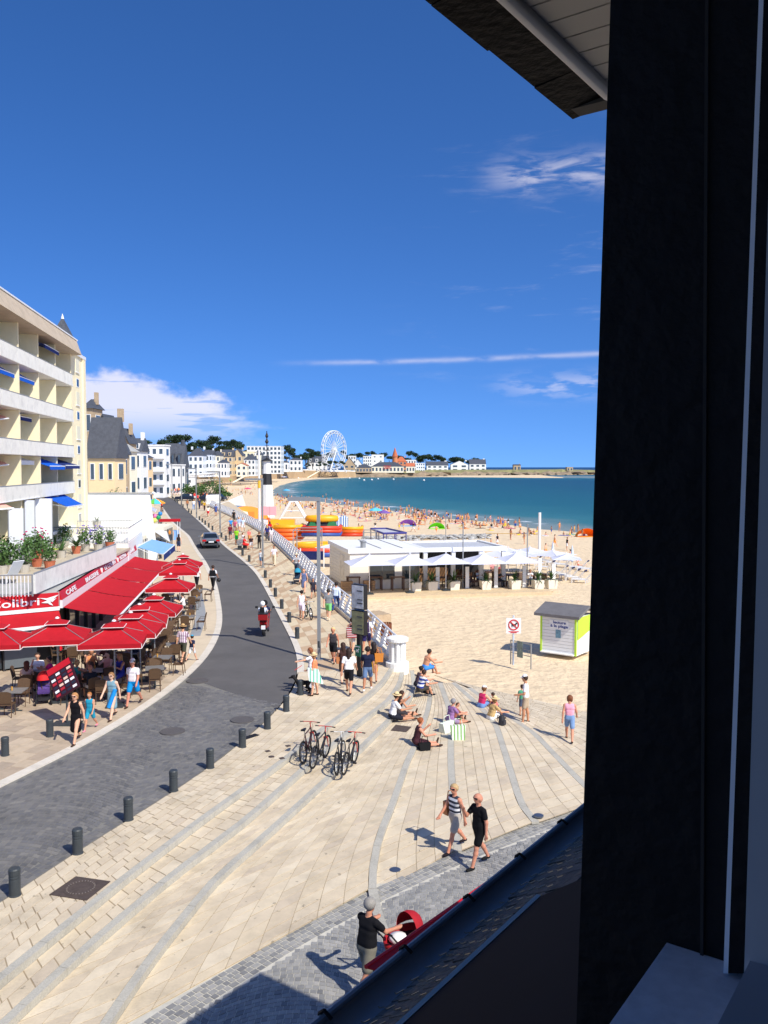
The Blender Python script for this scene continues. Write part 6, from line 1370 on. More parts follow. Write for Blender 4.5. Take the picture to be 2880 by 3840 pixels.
REST_P = [(575,880,200,(180,205,230),'man in a pale blue shirt seated under the middle restaurant parasol'),(510,800,100,(40,36,40),'woman in black seated in the restaurant shade'),(780,820,150,(210,110,120),'person in a pink shirt seated under the right restaurant parasol'),(500,905,120,(70,60,60),'person seated low at the restaurant front'),(760,890,220,(60,60,60),'person leaning back on a restaurant chair'),(140,800,180,(44,44,48),'person in dark clothes at the restaurant bar'),(220,790,150,(60,56,54),'second person in dark clothes at the restaurant bar'),(700,800,190,(220,150,150),'person in a pink top deep under the terrace parasols'),(600,790,170,(120,150,200),'person in blue behind the terrace parasol pole'),(1040,880,160,(238,238,238),'person in white seated by the rightmost restaurant parasol')]
for x,y,yaw,tc,l in REST_P: person(l,on('f',x,y + 55,ZB),yaw,'chair',1.7,res=.03,topc=tc,botc=(60,60,70),bottom='pants',hairc=random.choice(((60,44,34),(200,196,190),(120,84,50))))
# ------------------------------------------------------------------ sun loungers
def make_lounger():
 t = thing('sun_lounger','x','sun lounger',(0,0,0),0,'white sun loungers beside the restaurant'); nv = M('navy_mattress',C(40,46,84),.8,var=.05)
 for sx in (-1,1): lbox(t,'side_rail',WHITEM,((sx * .3,.2,.32),(.05,1.5,.06)))
 for sx in (-1,1):
  for y in (-.4,.85): lbox(t,'leg',WHITEM,((sx * .3,y,.145),(.06,.09,.29)))
 lbox(t,'bed',WHITEM,((0,.25,.36),(.6,1.3,.03))); m = MB(); m.hexa([(-.3,-.42,.36),(.3,-.42,.36),(.3,-.36,.39),(-.3,-.36,.39)],[(-.3,-.95,.98),(.3,-.95,.98),(.3,-.9,1.0),(-.3,-.9,1.0)]); lpart(t,'backrest',m,WHITEM); m = MB(); m.hexa([(-.28,-.93,.86),(.28,-.93,.86),(.28,-.85,.9),(-.28,-.85,.9)],[(-.28,-1.05,1.0),(.28,-1.05,1.0),(.28,-.95,1.06),(-.28,-.95,1.06)]); lpart(t,'headrest',m,nv)
 m = MB(); m.tube((0,-.6,.1),(0,-.75,.7),.02,n=5); lpart(t,'prop',m,WHITEM); return t
LG_ = make_lounger(); first = True
for x,y in ((1500,915),(1440,895),(1385,880),(1335,865),(1280,850),(1540,815),(1470,800),(1330,775),(1250,760),(1180,740),(1110,735),(1050,760),(980,745),(1170,800),(900,760)):
 p = ons('f',x,y); rz = R(62) + random.uniform(-.1,.1); lab = 'white reclining sun lounger with navy headrest beside the restaurant'
 if first: LG_.location = p; LG_.rotation_euler = (0,0,rz); LG_['label'] = lab; first = False
 else: copy_tree(LG_,p,rz,lab)
person('woman in a red swimsuit lying back on a sun lounger',ons('f',1465,790) + Vector((0,0,.35)),-110,'grounds',1.68,top='bikini',topc=(230,60,60),bottom='none',hair='long',hairc=(120,70,40),shoes=False)
for x,y,l in ((1238,745,'folded white parasol standing among the loungers, left'),(1410,790,'folded white parasol standing among the loungers, right')):
 p = ons('f',x,y); t = thing('folded_parasol',l,'parasol',p); m = MB(); m.lathe((0,0,.7),[(.06,0),(.2,.15),(.15,.9),(.08,1.5),(.02,1.75)],10); lpart(t,'canopy',m,PC(200,214,232)); m = MB(); m.tube((0,0,0),(0,0,.75),.03,n=6); lpart(t,'pole',m,WHITEM)
# ------------------------------------------------------------------ reading hut and beach signs
def hut():
 z = -1.12; a = on('g',1290,272,z); b = on('g',1548,308,z); c = on('g',1640,255,z); x = (b - a).normalized(); y = Vector((-x.y,x.x,0)); W = (b - a).length; D_ = 2.1; H = 1.95; rz = math.atan2(x.y,x.x)
 t = thing('reading_hut','small white boarded beach hut with lime trim and grey roof','beach hut',a,rz); LIME = M('lime_paint',C(186,228,64),.6,var=.03)
 m = MB(); m.box((W / 2,D_ / 2,H / 2),(W - .04,D_ - .04,H)); lpart(t,'wall',m,WHITE)
 for i in range(11): m = MB(); m.box((W / 2,-.0,.1 + i * .17),(W - .2,.05,.155)); lpart(t,'board',m,M('hut_board',C(230,232,232),.6,var=.03))
 for xx in (.05,W - .05): m = MB(); m.box((xx,-.01,H / 2),(.1,.08,H)); lpart(t,'corner_trim',m,LIME)
 m = MB(); m.hexa([(W + .0,.1,H * .42),(W + .03,.1,H * .42),(W + .03,D_ - .05,H * .62),(W,D_ - .05,H * .62)],[(W,.1,H),(W + .03,.1,H),(W + .03,D_ - .05,H),(W,D_ - .05,H)]); lpart(t,'lime_panel',m,LIME)
 m = MB(); m.hexa([(-.25,-.3,H + .0),(W + .25,-.3,H),(W + .25,D_ * .5,H + .42),(-.25,D_ * .5,H + .42)],[(-.25,-.3,H + .14),(W + .25,-.3,H + .14),(W + .25,D_ * .5,H + .56),(-.25,D_ * .5,H + .56)]); m.hexa([(-.25,D_ * .5,H + .42),(W + .25,D_ * .5,H + .42),(W + .25,D_ + .3,H + .05),(-.25,D_ + .3,H + .05)],[(-.25,D_ * .5,H + .56),(W + .25,D_ * .5,H + .56),(W + .25,D_ + .3,H + .17),(-.25,D_ + .3,H + .17)]); lpart(t,'roof',m,M('grey_felt',C(112,110,112),.85,var=.12,dirt=.2))
 m = MB(); m.box((W * .52,-.035,H * .8),(1.05,.03,.42)); bn = lpart(t,'banner',m,M('banner_white',C(236,238,240),.6,var=.02)); M4 = PM[t.name]; xd = M4.to_3x3() @ Vector((1,0,0)); blu = M('banner_ink',C(84,96,150),.6,var=0)
 lettering('lecture',M4 @ Vector((W * .52 - .33,-.055,H * .8 + .03)),xd,(0,0,1),.2,blu,bn,.006,width=.72); lettering('à la plage',M4 @ Vector((W * .52 - .47,-.055,H * .8 - .16)),xd,(0,0,1),.2,blu,bn,.006,width=.98)
 m = MB(); m.box((W * .5,-.035,H * .54),(.28,.02,.42)); lpart(t,'small_poster',m,M('poster_hut',C(110,150,170),.5,var=.5,scale=9)); lbox(t,'step',WHITE,((W * .5,-.12,.05),(W * .9,.2,.06)))
hut()
def dog_sign():
 z = -1.12; p = on('g',1095,368,z); t = thing('no_dogs_sign','white no-dogs sign on a pole above a metal rack','sign',p); m = MB(); m.tube((0,0,0),(0,0,2.45),.045,n=8); lpart(t,'pole',m,M('pale_blue_metal',C(196,208,220),.5,var=.05))
 m = MB(); m.box((0,-.06,1.95),(.72,.03,.76)); bd = lpart(t,'board',m,WHITEM); m = MB(); m.torus((0,-.09,2.0),.24,.03,(0,1,0),24,5); m.tube((-.17,-.09,2.17),(.17,-.09,1.83),.025,n=5); lpart(bd,'prohibition_ring',m,M('sign_red',C(200,40,44),.5,var=0))
 m = MB(); m.box((0,-.082,2.0),(.22,.01,.08)); m.box((.13,-.082,2.06),(.08,.01,.07)); [m.box((xx,-.082,1.93),(.03,.01,.1)) for xx in (-.09,-.03,.05,.09)]; m.tube((-.1,-.082,2.03),(-.16,-.082,2.1),.012,n=4); lpart(bd,'dog_pictogram',m,M('sign_black',C(30,30,30),.5,var=0)); m = MB(); m.box((0,-.082,1.66),(.5,.01,.04)); m.box((0,-.082,1.61),(.3,.01,.03)); lpart(bd,'caption_lines',m,M('sign_red',()))
 q = on('g',1222,400,z); r = thing('bike_rack','grey tubular rack with a small beach poster beside the sign','rack',p); a = p + Vector((-.1,.15,0)); u = Vector((0,0,1.2)); m = MB(); m.path([a,a + u,q + u,q],.03,6); m.build('frame',GREYM,r)
 for f in (.25,.5): m = MB(); m.tube(a + u * (1 - f),q + u * (1 - f),.02,n=5); m.build('rail',GREYM,r)
 c = a.lerp(q,.45); m = MB(); m.box(c + Vector((0,-.05,.85)),(.36,.03,.8),math.atan2(q.y - a.y,q.x - a.x)); m.build('poster',M('poster_sand',C(120,136,130),.5,var=.5,scale=6),r)
dog_sign()
# ------------------------------------------------------------------ black and white beacon
def beacon():
 d = 184; x = hx(1002,d); zb = zs(x,d); t = thing('day_beacon','white tapering beacon with a black band and black topmark on the beach','beacon',(x,d,zb)); zt_ = hz(1729,d) - zb; b0,b1 = hz(1818,d) - zb,hz(1776,d) - zb
 def rr(z): return 1.55 - .8 * min(1,z / zt_)
 for nm_,z0,z1,mt in (('white_base',-.5,b0,WHITE),('black_band',b0,b1,M('beacon_black',C(40,40,42),.6,var=.1)),('white_top',b1,zt_,WHITE)):
  m = MB(); m.lathe((0,0,0),[(rr(z0),z0),(rr(z1),z1)],8); lpart(t,nm_,m,mt)
 dk = M('beacon_black',()); m = MB(); m.lathe((0,0,zt_),[(rr(zt_) + .5,0),(rr(zt_) + .45,.12),(.3,.55),(.1,.8)],10); lpart(t,'cap',m,dk); m = MB(); m.tube((0,0,zt_),(0,0,zt_ + 6.4),.1,n=6); lpart(t,'mast',m,dk)
 m = MB()
 for z,r_ in ((2.2,.85),(2.35,.8),(3.3,.5)): m.lathe((0,0,zt_ + z),[(r_,0),(r_,.06),(.05,.1)],10)
 lpart(t,'yard_rings',m,dk); m = MB(); m.lathe((0,0,zt_ + 3.6),[(.1,0),(.42,.5),(.1,1.2)],8); m.lathe((0,0,zt_ + 4.8),[(.1,0),(.36,.5),(.08,1.3)],8); lpart(t,'topmark',m,dk)
beacon()
t = thing('flag_mast','white and yellow flag mast on the beach edge','mast',(hx(972,128),128,-1.3)); x = hx(972,128); m = MB(); m.tube((x,128,-1.3),(x,128,hz(1687,128)),.2,.12,n=10); m.build('pole',WHITE,t); m = MB(); m.tube((x,128,hz(1830,128)),(x,128,hz(1795,128)),.22,n=10); m.build('yellow_band',M('yellow_paint',C(226,180,60),.6,var=.1),t)
m = MB(); m.box((x,127.7,hz(1962,128)),(2.6,.1,1.0)); m.build('notice_board',M('notice_print',C(222,216,220),.5,var=.3,scale=4),t)
# ------------------------------------------------------------------ inflatable playground
def playground():
 OR,YE,RE_,BK,GR,BLp = [M('pvc_%s' % n_,C(*c),.45,var=.03,spec=.5) for n_,c in (('orange',(240,110,40)),('yellow',(245,176,30)),('red',(222,70,44)),('black',(40,44,50)),('green',(30,110,70)),('blue',(52,84,160)))]
 def gp(x,y,d): p = at('e',x,y,d); return p
 t = thing('inflatable_castle','big orange and yellow inflatable bouncy castle on the beach','bouncy castle',ons('e',500,900))
 def tubes(x0,x1,yb,yt,d,n,mats,depth=3.5,nm_='tube_wall'):
  zb,zt_ = at('e',x0,yb,d).z,at('e',x0,yt,d).z; X0,X1 = at('e',x0,yb,d).x,at('e',x1,yb,d).x; r = (zt_ - zb) / n / 2
  for i in range(n):
   z = zb + r + 2 * r * i; m = MB(); m.path([(X0,d + depth,z),(X0,d,z),(X1,d,z),(X1,d + depth,z)],r * 1.06,10); [m.lathe((xx,d,z - r),[(r * .3,0),(r * 1.05,r),(r * .3,2 * r)],10) for xx in (X0,X1)]; m.build(nm_,mats[min(i,len(mats) - 1)],t,True)
 tubes(75,350,905,742,108,4,[OR,OR,OR,YE]); tubes(770,985,862,762,112,3,[RE_,OR,YE])
 tubes(375,755,860,755,106,3,[BLp,RE_,RE_]); 
 for x0,x1,y0,y1,mt in ((405,720,760,700,BK),(430,520,760,700,GR),(620,730,760,700,GR)):
  m = MB(); a,b = at('e',x0,y0,107.5),at('e',x1,y0,107.5); c,d = at('e',x1 - 30,y1,108.5),at('e',x0 + 30,y1,108.5); w = Vector((0,1.2,0)); m.hexa([a,b,b + w,a + w],[d,c,c + w,d + w]); m.v = [(x,y + (.3 if mt is BK else 0),z) for x,y,z in m.v]; m.build('side_cushion',mt,t)
 c = at('e',565,682,108); m = MB(); m.torus(c,1.75,.42,(0,0,1),24,10); m.v = [(v[0],108 + 1.2 + (v[1] - c.y) * .6,v[2]) for v in m.v]; m.build('top_ring',YE,t,True)
 t2 = thing('inflatable_pool','low round inflatable pool with yellow and blue rings','inflatable pool',ons('e',560,960)); c = at('e',540,935,98); c2 = c.copy(); c2.z = zs(c.x,c.y)
 for i,(r_,mt) in enumerate(((.36,BLp),(.36,RE_),(.36,YE))): m = MB(); m.torus((c.x,c.y + 2,c2.z + .3 + i * .5),2.7,.3,(0,0,1),28,8); m.v = [(v[0],c.y + 2 + (v[1] - c.y - 2) * .6,v[2]) for v in m.v]; m.build('ring',mt,t2,True)
 m = MB(); m.lathe((c.x,c.y + 2,c2.z + .3),[(2.5,0),(2.5,.02)],24); m.v = [(v[0],c.y + 2 + (v[1] - c.y - 2) * .6,v[2]) for v in m.v]; m.build('water',M('pool_water',C(60,130,190),.1,var=.1),t2)
 t4 = thing('inflatable_slide','orange slide ramp leaning from the bouncy castle','slide',ons('e',190,940)); a,b = at('e',150,945,100),at('e',245,940,100); c,d = at('e',210,885,105),at('e',140,890,105); w = Vector((0,0,-.8)); m = MB(); m.hexa([a + w,b + w,c + w,d + w],[a,b,c,d]); m.build('ramp',OR,t4)
 t5 = thing('yellow_inflatable','flat yellow inflatable beside the white frame','inflatable',ons('e',150,735)); m = MB(); a = ons('e',150,740); m.box(a + Vector((0,0,.5)),(5,2.5,1.0)); m.build('cushion',YE,t5); m = MB(); m.tube(a + Vector((-2.6,-1,.4)),a + Vector((-2.0,-1,1.2)),.4,n=10); m.build('end_roll',OR,t5)
 t6 = thing('play_frame','white A-shaped climbing frame on the sand','climbing frame',ons('e',270,742)); b = ons('e',270,742); hgt = 4.3
 for yy in (0,2.5):
  for sx in (-1,1): m = MB(); m.tube(b + Vector((sx * 3.0,yy,0)),b + Vector((sx * .5,yy,hgt)),.18,n=8); m.build('leg',WHITEM,t6)
 for f in (.3,.6,1.0): m = MB(); w_ = 3.0 - 2.5 * f; m.tube(b + Vector((-w_,0,hgt * f)),b + Vector((w_,0,hgt * f)),.1,n=6); m.tube(b + Vector((w_,0,hgt * f)),b + Vector((w_,2.5,hgt * f)),.1,n=6); m.build('rung',WHITEM,t6)
 # netted trampolines and frames
 NET = M('net_mesh',C(60,80,150),.8,var=.3,scale=20,alpha=.75)
 for lab,x0,x1,yb,yt,d in (('dark blue netting wall of the beach games court',350,592,1105,1015,86),):
  t7 = thing('sports_net',lab,'net',ons('e',470,1110)); m = MB(); a,b = at('e',x0,yb,d),at('e',x1,yb,d - 3); c,e_ = at('e',x1,yt,d - 3),at('e',x0,yt,d); w = Vector((0,.03,0)); m.hexa([a,b,b + w,a + w],[e_,c,c + w,e_ + w]); m.build('mesh',M('navy_net',C(34,54,130),.8,var=.3,scale=8),t7)
  for p,q in ((a,e_),(b,c)): m = MB(); m.tube(p - Vector((0,0,.8)),q + Vector((0,0,.3)),.06,n=6); m.build('post',WHITEM,t7)
 for lab,x0,x1,yb,yt,d in (('grey fenced trampoline frame before the bouncy castle',275,545,1000,800,92),('grey tube frame right of the bouncy castle',1000,1130,900,820,100)):
  t8 = thing('trampoline_frame',lab,'trampoline',at('e',(x0 + x1) / 2,yb,d)); pts = [at('e',x0,yb,d),at('e',x1,yb,d),at('e',x1,yb,d) + Vector((0,4,0)),at('e',x0,yb,d) + Vector((0,4,0))]; zt_ = at('e',x0,yt,d).z
  for p in pts: m = MB(); m.tube((p.x,p.y,zs(p.x,p.y)),(p.x,p.y,zt_),.06,n=6); m.build('post',GREYM,t8)
  for i in range(4): a,b = pts[i],pts[(i + 1) % 4]; m = MB(); m.tube((a.x,a.y,zt_),(b.x,b.y,zt_),.05,n=6); m.tube((a.x,a.y,zt_ - 1.0),(b.x,b.y,zt_ - 1.0),.03,n=5); m.build('rail',GREYM,t8)
 t9 = thing('trampoline_frame','blue square trampolines on thin legs','trampoline',ons('e',1260,860)); bl = M('blue_tube',C(60,60,130),.5,var=.05); ps = [at('e',1080,783,104),at('e',1245,783,110),at('e',1445,825,98),at('e',1210,828,95)]; zc = sum(p.z for p in ps) / 4 
 ps = [on('e',1080,783,.6),on('e',1245,780,.6),on('e',1445,825,.6),on('e',1210,832,.6)]
 for i in range(4):
  a,b = ps[i],ps[(i + 1) % 4]; m = MB(); m.tube(a,b,.14,n=6); m.build('edge_pad',bl,t9)
  for f in (0,.5): p = a.lerp(b,f); m = MB(); m.tube((p.x,p.y,zs(p.x,p.y)),(p.x,p.y,.6),.06,n=6); m.build('leg',bl,t9)
 m = MB(); m.add([p - Vector((0,0,.05)) for p in ps],((0,1,2,3),)); m.build('bed',M('tramp_bed',C(190,190,196),.8,var=.1),t9)
 # striped changing tents
 for i,(x0,x1) in enumerate(((630,720),(725,760),(762,840))):
  t = thing('beach_tent',('blue striped canvas beach tent behind the castle, wide left one','narrow blue striped beach tent in the middle','blue striped canvas beach tent, right one')[i],'beach tent',ons('e',(x0 + x1) / 2,765)); b0 = ons('e',(x0 + x1) / 2,765); W = (x1 - x0) / 2.765 * b0.y / FPX; hh = 120 / 2.765 * b0.y / FPX
  m = MB(); m.add([b0 + Vector(v) for v in ((-W / 2,0,0),(W / 2,0,0),(W / 2,2,0),(-W / 2,2,0),(-W / 2,0,hh * .8),(W / 2,0,hh * .8),(W / 2,2,hh * .8),(-W / 2,2,hh * .8),(0,1,hh))],((0,1,5,4),(1,2,6,5),(2,3,7,6),(3,0,4,7),(4,5,8),(5,6,8),(6,7,8),(7,4,8))); m.build('canvas',M('striped_canvas',C(216,226,236),.8,var=.02,stripes=(0,2.4,C(70,110,170),.55)),t)
 # pebble strip behind the restaurant
 m = MB(); a0,a1 = ons('e',1000,905),ons('f',650,515)
 for i in range(900):
  f = random.random(); w = random.gauss(0,1.1); p = a0.lerp(a1,f) + Vector((random.gauss(0,.4),w,0)); s = random.uniform(.12,.34); p.z = zs(p.x,p.y) - .03 + max(0,.5 - abs(w) * .3)
  m.lathe(p,[(s * .5,0),(s,s * .35),(s * .6,s * .75),(.01,s * .8)],6)
 tag(m.build('pebble_bank',M('pebbles',ramp=[C(150,150,146),C(190,188,182),C(128,128,126)],rough=.9,var=.1),None),'long low bank of grey pebbles behind the restaurant','pebbles',kind='stuff')
playground()
# domes, balustrade, ramp and bushes at the promenade edge
def barrel(label,p,L_,r,rz,mat,front):
 t = thing('barrel_tent',label,'tent',p,rz); n = 12; m = MB(); vs = []
 for y in (0,L_): vs += [(r * math.cos(math.pi * i / n),y,r * .62 * math.sin(math.pi * i / n)) for i in range(n + 1)]
 m.add(vs,[(i,i + 1,n + 2 + i,n + 1 + i) for i in range(n)]); lpart(t,'canopy',m,mat,True); m = MB(); m.add(vs[:n + 1],(tuple(range(n,-1,-1)),)); m.add([(x,y,z) for x,y,z in vs[n + 1:]],(tuple(range(n + 1)),)); m.v = [(x,y - .01 if y < 1 else y + .01,z) for x,y,z in m.v]; lpart(t,'end_panel',m,front); lbox(t,'door_flap',PC(226,130,60),((0,-.06,r * .2),(r * .7,.05,r * .4)))
a = ons('c',1000,1000); barrel('orange and grey-blue barrel tent beside the beacon',a,9,5.2,R(38),PC(120,146,172),PC(244,152,66))
t = thing('stall_board','white stall front with pink lettering below the orange tent','stall',ons('c',1040,1020)); b = ons('c',1045,1025); m = MB(); m.box(b + Vector((0,-.6,.6)),(6,.2,1.3)); m.build('panel',WHITE,t); m = MB(); m.box(b + Vector((.8,-.72,.8)),(1.6,.02,.35)); m.build('pink_print',PC(230,130,150),t)
t = thing('pink_sign','pink board on a thin pole by the inflatables','sign',ons('c',1250,1035)); b = ons('c',1250,1035); m = MB(); m.tube(b,b + Vector((0,0,3.6)),.06,n=6); m.build('pole',GREYM,t); m = MB(); m.box(b + Vector((-.3,0,2.8)),(2.9,.08,1.6)); m.build('board',PC(240,168,176),t)
t = thing('ramp_wall','white curved ramp wall dropping from the promenade to the sand','wall',at('c',900,760,172)); line = [at('c',730,795,160),at('c',800,775,168),at('c',880,740,178),at('c',968,700,190)]; lo = [at('c',745,860,158),at('c',860,845,160),at('c',960,860,160),at('c',1030,900,158)]
m = MB(); 
for i in range(3): a,b = line[i],line[i + 1]; w = Vector((0,.5,0)); m.hexa([Vector((a.x,a.y,-2)),Vector((b.x,b.y,-2)),Vector((b.x,b.y,-2)) + w,Vector((a.x,a.y,-2)) + w],[a,b,b + w,a + w])
m.build('wall',WHITE,t)
m = MB(); n = 4; m.add(line + lo,[(i,i + 1,5 + i,4 + i) for i in range(3)]); m.v = [(x,y - .2,z - .3) for x,y,z in m.v]; m.build('ramp',CREAM2,t)
t = thing('balustrade','white balustrade with pillars above the tents','balustrade',at('c',660,800,158)); 
for i in range(9): p = at('c',600 + i * 16,802 - i * .5,160); m = MB(); m.lathe((p.x,p.y,p.z),[(.25,0),(.14,.4),(.3,1.1),(.16,1.7)],8); m.build('baluster',WHITE,t)
m = MB(); a,b = at('c',595,762,160),at('c',735,758,160); m.tube(a,b,.22,n=6); m.tube(a - Vector((0,0,2.2)),b - Vector((0,0,2.2)),.25,n=6); m.build('coping',WHITE,t)
def bush(label,p,rad,n,size,mats,name='bush',trunk=0.0,cat='bush',group=None):
 t = thing(name,label,cat,p,random.random() * 6,group)
 m = MB(); 
 for _ in range(5): a = random.random() * 6.28; m.tube((0,0,-.2),(rad[0] * .45 * math.cos(a),rad[1] * .45 * math.sin(a),trunk + rad[2] * random.uniform(.5,1.1)),.05 * rad[2] + .02,.02,5)
 lpart(t,'trunk' if trunk else 'stems',m,M('bark',C(88,70,54),.9,var=.2)); m = MB()
 for _ in range(8): d = Vector((random.uniform(-1,1),random.uniform(-1,1),random.uniform(-.6,1))) * .5; leaf_cloud(m,(d.x * rad[0],d.y * rad[1],trunk + rad[2] + d.z * rad[2]),(rad[0] * .55,rad[1] * .55,rad[2] * .5),n // 8,size)
 lpart(t,'crown' if trunk else 'foliage',m,mats); return t
for i,(x,y,w,h) in enumerate(((400,740,1.6,1.9),(470,735,1.4,1.6),(520,715,2.4,2.2),(590,730,2.4,2.0),(660,725,2.7,2.5),(700,715,2.2,1.9),(800,720,1.4,1.0))):
 p = at('c',x,y,180); p.z = zr(180) - .2; bush('green shrub number %s in the promenade bed by the parked cars' % ('one','two','three','four','five','six','seven')[i] if False else ['tall green shrub left in the promenade bed','dark shrub second in the promenade bed','broad green shrub third in the promenade bed','broad green shrub in the middle of the promenade bed','largest round shrub in the promenade bed','shrub at the right end of the promenade bed','low dark hedge by the white ramp'][i],p,(w,w,h),420,.2,LEAF[:3])
for i,x in enumerate((378,600,640,690)):
 p = at('c',x,752,172); p.z = zr(172); t = thing('parked_car',['dark car parked at the left of the shrubs','dark car parked before the shrubs, left one','dark car parked before the shrubs, middle one','dark car parked before the shrubs, right one'][i],'car',p,R(80)); m = MB(); m.hexa([(-.85,-2,.3),(.85,-2,.3),(.85,2,.3),(-.85,2,.3)],[(-.8,-1.95,.85),(.8,-1.95,.85),(.8,1.95,.85),(-.8,1.95,.85)]); lpart(t,'body',m,M('dark_car_paint',C(44,48,58),.25,metal=.3,var=.02)); m = MB(); m.hexa([(-.78,-1.5,.85),(.78,-1.5,.85),(.78,1.0,.85),(-.78,1.0,.85)],[(-.6,-1.0,1.42),(.6,-1.0,1.42),(.6,.4,1.42),(-.6,.4,1.42)]); lpart(t,'cabin',m,GLASS)
 for sx in (-1,1):
  for y in (-1.25,1.25): m = MB(); m.torus((sx * .78,y,.3),.22,.09,(1,0,0),14,6); lpart(t,'wheel',m,M('tyre_rubber',()))
# ------------------------------------------------------------------ land behind the beach: plateau with sea wall
UPP = [(560,1788,300),(632,1782.6,360),(705,1777,440),(813,1767,570),(958,1761,710),(1066,1759,820),(1181,1760.5,900),(1333,1765,940)]
UP = [at('P',x,y,d) for x,y,d in UPP]; UPs = smooth_line(UP,40,3)
GRASS = M('coast_grass',(.10,.12,.045),.9,var=.3,scale=.05,bump=.5,bscale=.5,dirt=.3,dscale=.02)
def land():
 n = len(UPs); back = [Vector((p.x - 40 + (p.y - 300) * -.1,p.y + 60,p.z)) for p in UPs]; back2 = [Vector((p.x - 180 - (940 - p.y) * .2,p.y + 320,p.z + 9)) for p in UPs]
 m = MB(); vs = [p - Vector((0,0,1.1)) for p in UPs] + [p - Vector((0,0,1.1)) for p in back]; m.add(vs,[(i,i + 1,n + i + 1,n + i)[::-1] for i in range(n - 1)]); tag(m.build('upper_promenade',CONC,keep=True),kind='structure')
 m = MB(); m.add([p - Vector((0,0,1.12)) for p in back] + back2,[(i,i + 1,n + i + 1,n + i)[::-1] for i in range(n - 1)]); tag(m.build('hillside',GRASS,keep=True),kind='structure')
 t = thing('great_sea_wall','long curved stone sea wall below the upper promenade at the far beach','wall',Vector((UPs[12].x,UPs[12].y,-2))); m = MB(); vs = []
 for i,p in enumerate(UPs):
  nx = (UPs[min(i + 1,n - 1)] - UPs[max(i - 1,0)]); nx.z = 0; nx.normalize(); o = Vector((nx.y,-nx.x,0)); vs += [p - Vector((0,0,1.0)),Vector((p.x,p.y,-3)) + o * 1.2]
 m.add(vs,[(2 * i,2 * i + 1,2 * i + 3,2 * i + 2) for i in range(n - 1)]); m.build('stone_face',M('sea_wall_stone',C(176,150,116),.9,var=.15,scale=.4,bump=.3,bscale=2,dirt=.25,dscale=.1),t)
 m = MB(); vs = []
 for p in UPs: vs += [p - Vector((0,0,1.1)),p - Vector((0,0,.0)),p - Vector((.5,-.3,0)),p - Vector((.5,-.3,1.1))]
 m.add(vs,[(4 * i + j,4 * i + 4 + j,4 * i + 4 + (j + 1) % 4,4 * i + (j + 1) % 4) for i in range(n - 1) for j in range(4)]); m.build('parapet',WHITE,t)
 for q,(x,d) in enumerate(((1150,880),(870,600))):
  p = at('P',x,1766,d); m = MB(); m.hexa([(p.x,p.y - 6,-2.5),(p.x + 2,p.y - 6,-2.5),(p.x + 2,p.y - 3,-2.5),(p.x,p.y - 3,-2.5)],[(p.x + 12,p.y - 3,4.5),(p.x + 14,p.y - 3,4.5),(p.x + 14,p.y,4.5),(p.x + 12,p.y,4.5)]); m.build('stair_ramp',CREAM2,t)
 # town ground on the left behind the street
 m = MB(); ys = [2,20,60,110,160,210,260,330]; vs = []
 for y in ys: xr = float(np.interp(y,[p.y for p in ROAD_L],[p.x for p in ROAD_L])) - 7.5; vs += [(xr,y,zr(y) - .05),(-260,y,zr(y) - .05)]
 m.add(vs,[(2 * i,2 * i + 2,2 * i + 3,2 * i + 1) for i in range(len(ys) - 1)]); tag(m.build('town_ground',CONC,keep=True),kind='structure')
 m = MB(); e = ROAD_R[-1]; m.add([(e.x - 60,190,zr(190) - .05),(hx(800,190),190,zr(190) - .05),(hx(770,250),250,zr(250) - .05),(hx(660,320),320,3.0),(e.x - 80,320,3.2)],((0,1,2,3,4),)); tag(m.build('far_square',TILE,keep=True),kind='structure')
 # headland
 pts = [(1300,945),(1420,930),(1560,960),(1700,1020),(1850,1080),(2000,1140),(2120,1190),(2230,1240),(2330,1300),(2420,1380)]
 m = MB(); R0 = []; nn = 70; prof = [(0,-3.2),(5,-1.4),(10,.6),(18,2.2),(45,3.6),(110,5.0),(200,4.5)]
 cr = smooth_line([Vector(((x - 1440) * d / FPX,d,0)) for x,d in pts],nn,3); vs = []
 for i,p in enumerate(cr):
  tail = max(0,min(1,(nn - 1 - i) / 22)); 
  for j,(o,z) in enumerate(prof):
   jz = (random.gauss(0,.8) if 0 < j < 5 else 0); jo = random.gauss(0,3.5) if 0 < j < 5 else 0
   vs.append((p.x + random.gauss(0,1.5),p.y + (o + jo) * (.35 + .65 * tail),(z + jz) * (.35 + .65 * tail) if z > 0 else z))
 k = len(prof); fs = [(i * k + j,(i + 1) * k + j,(i + 1) * k + j + 1,i * k + j + 1) for i in range(nn - 1) for j in range(k - 1)]; m.add(vs,fs)
 for q,f in enumerate(fs): m.m[q] = 0 if (q % (k - 1)) < 3 else 1
 tag(m.build('headland',[M('coast_rock',C(150,132,108),.9,var=.35,scale=.25,bump=.6,bscale=.8,dirt=.45,dscale=.12),M('dry_grass',C(150,146,96),.95,var=.25,scale=.06,dirt=.3,dscale=.03)],keep=True),kind='structure')
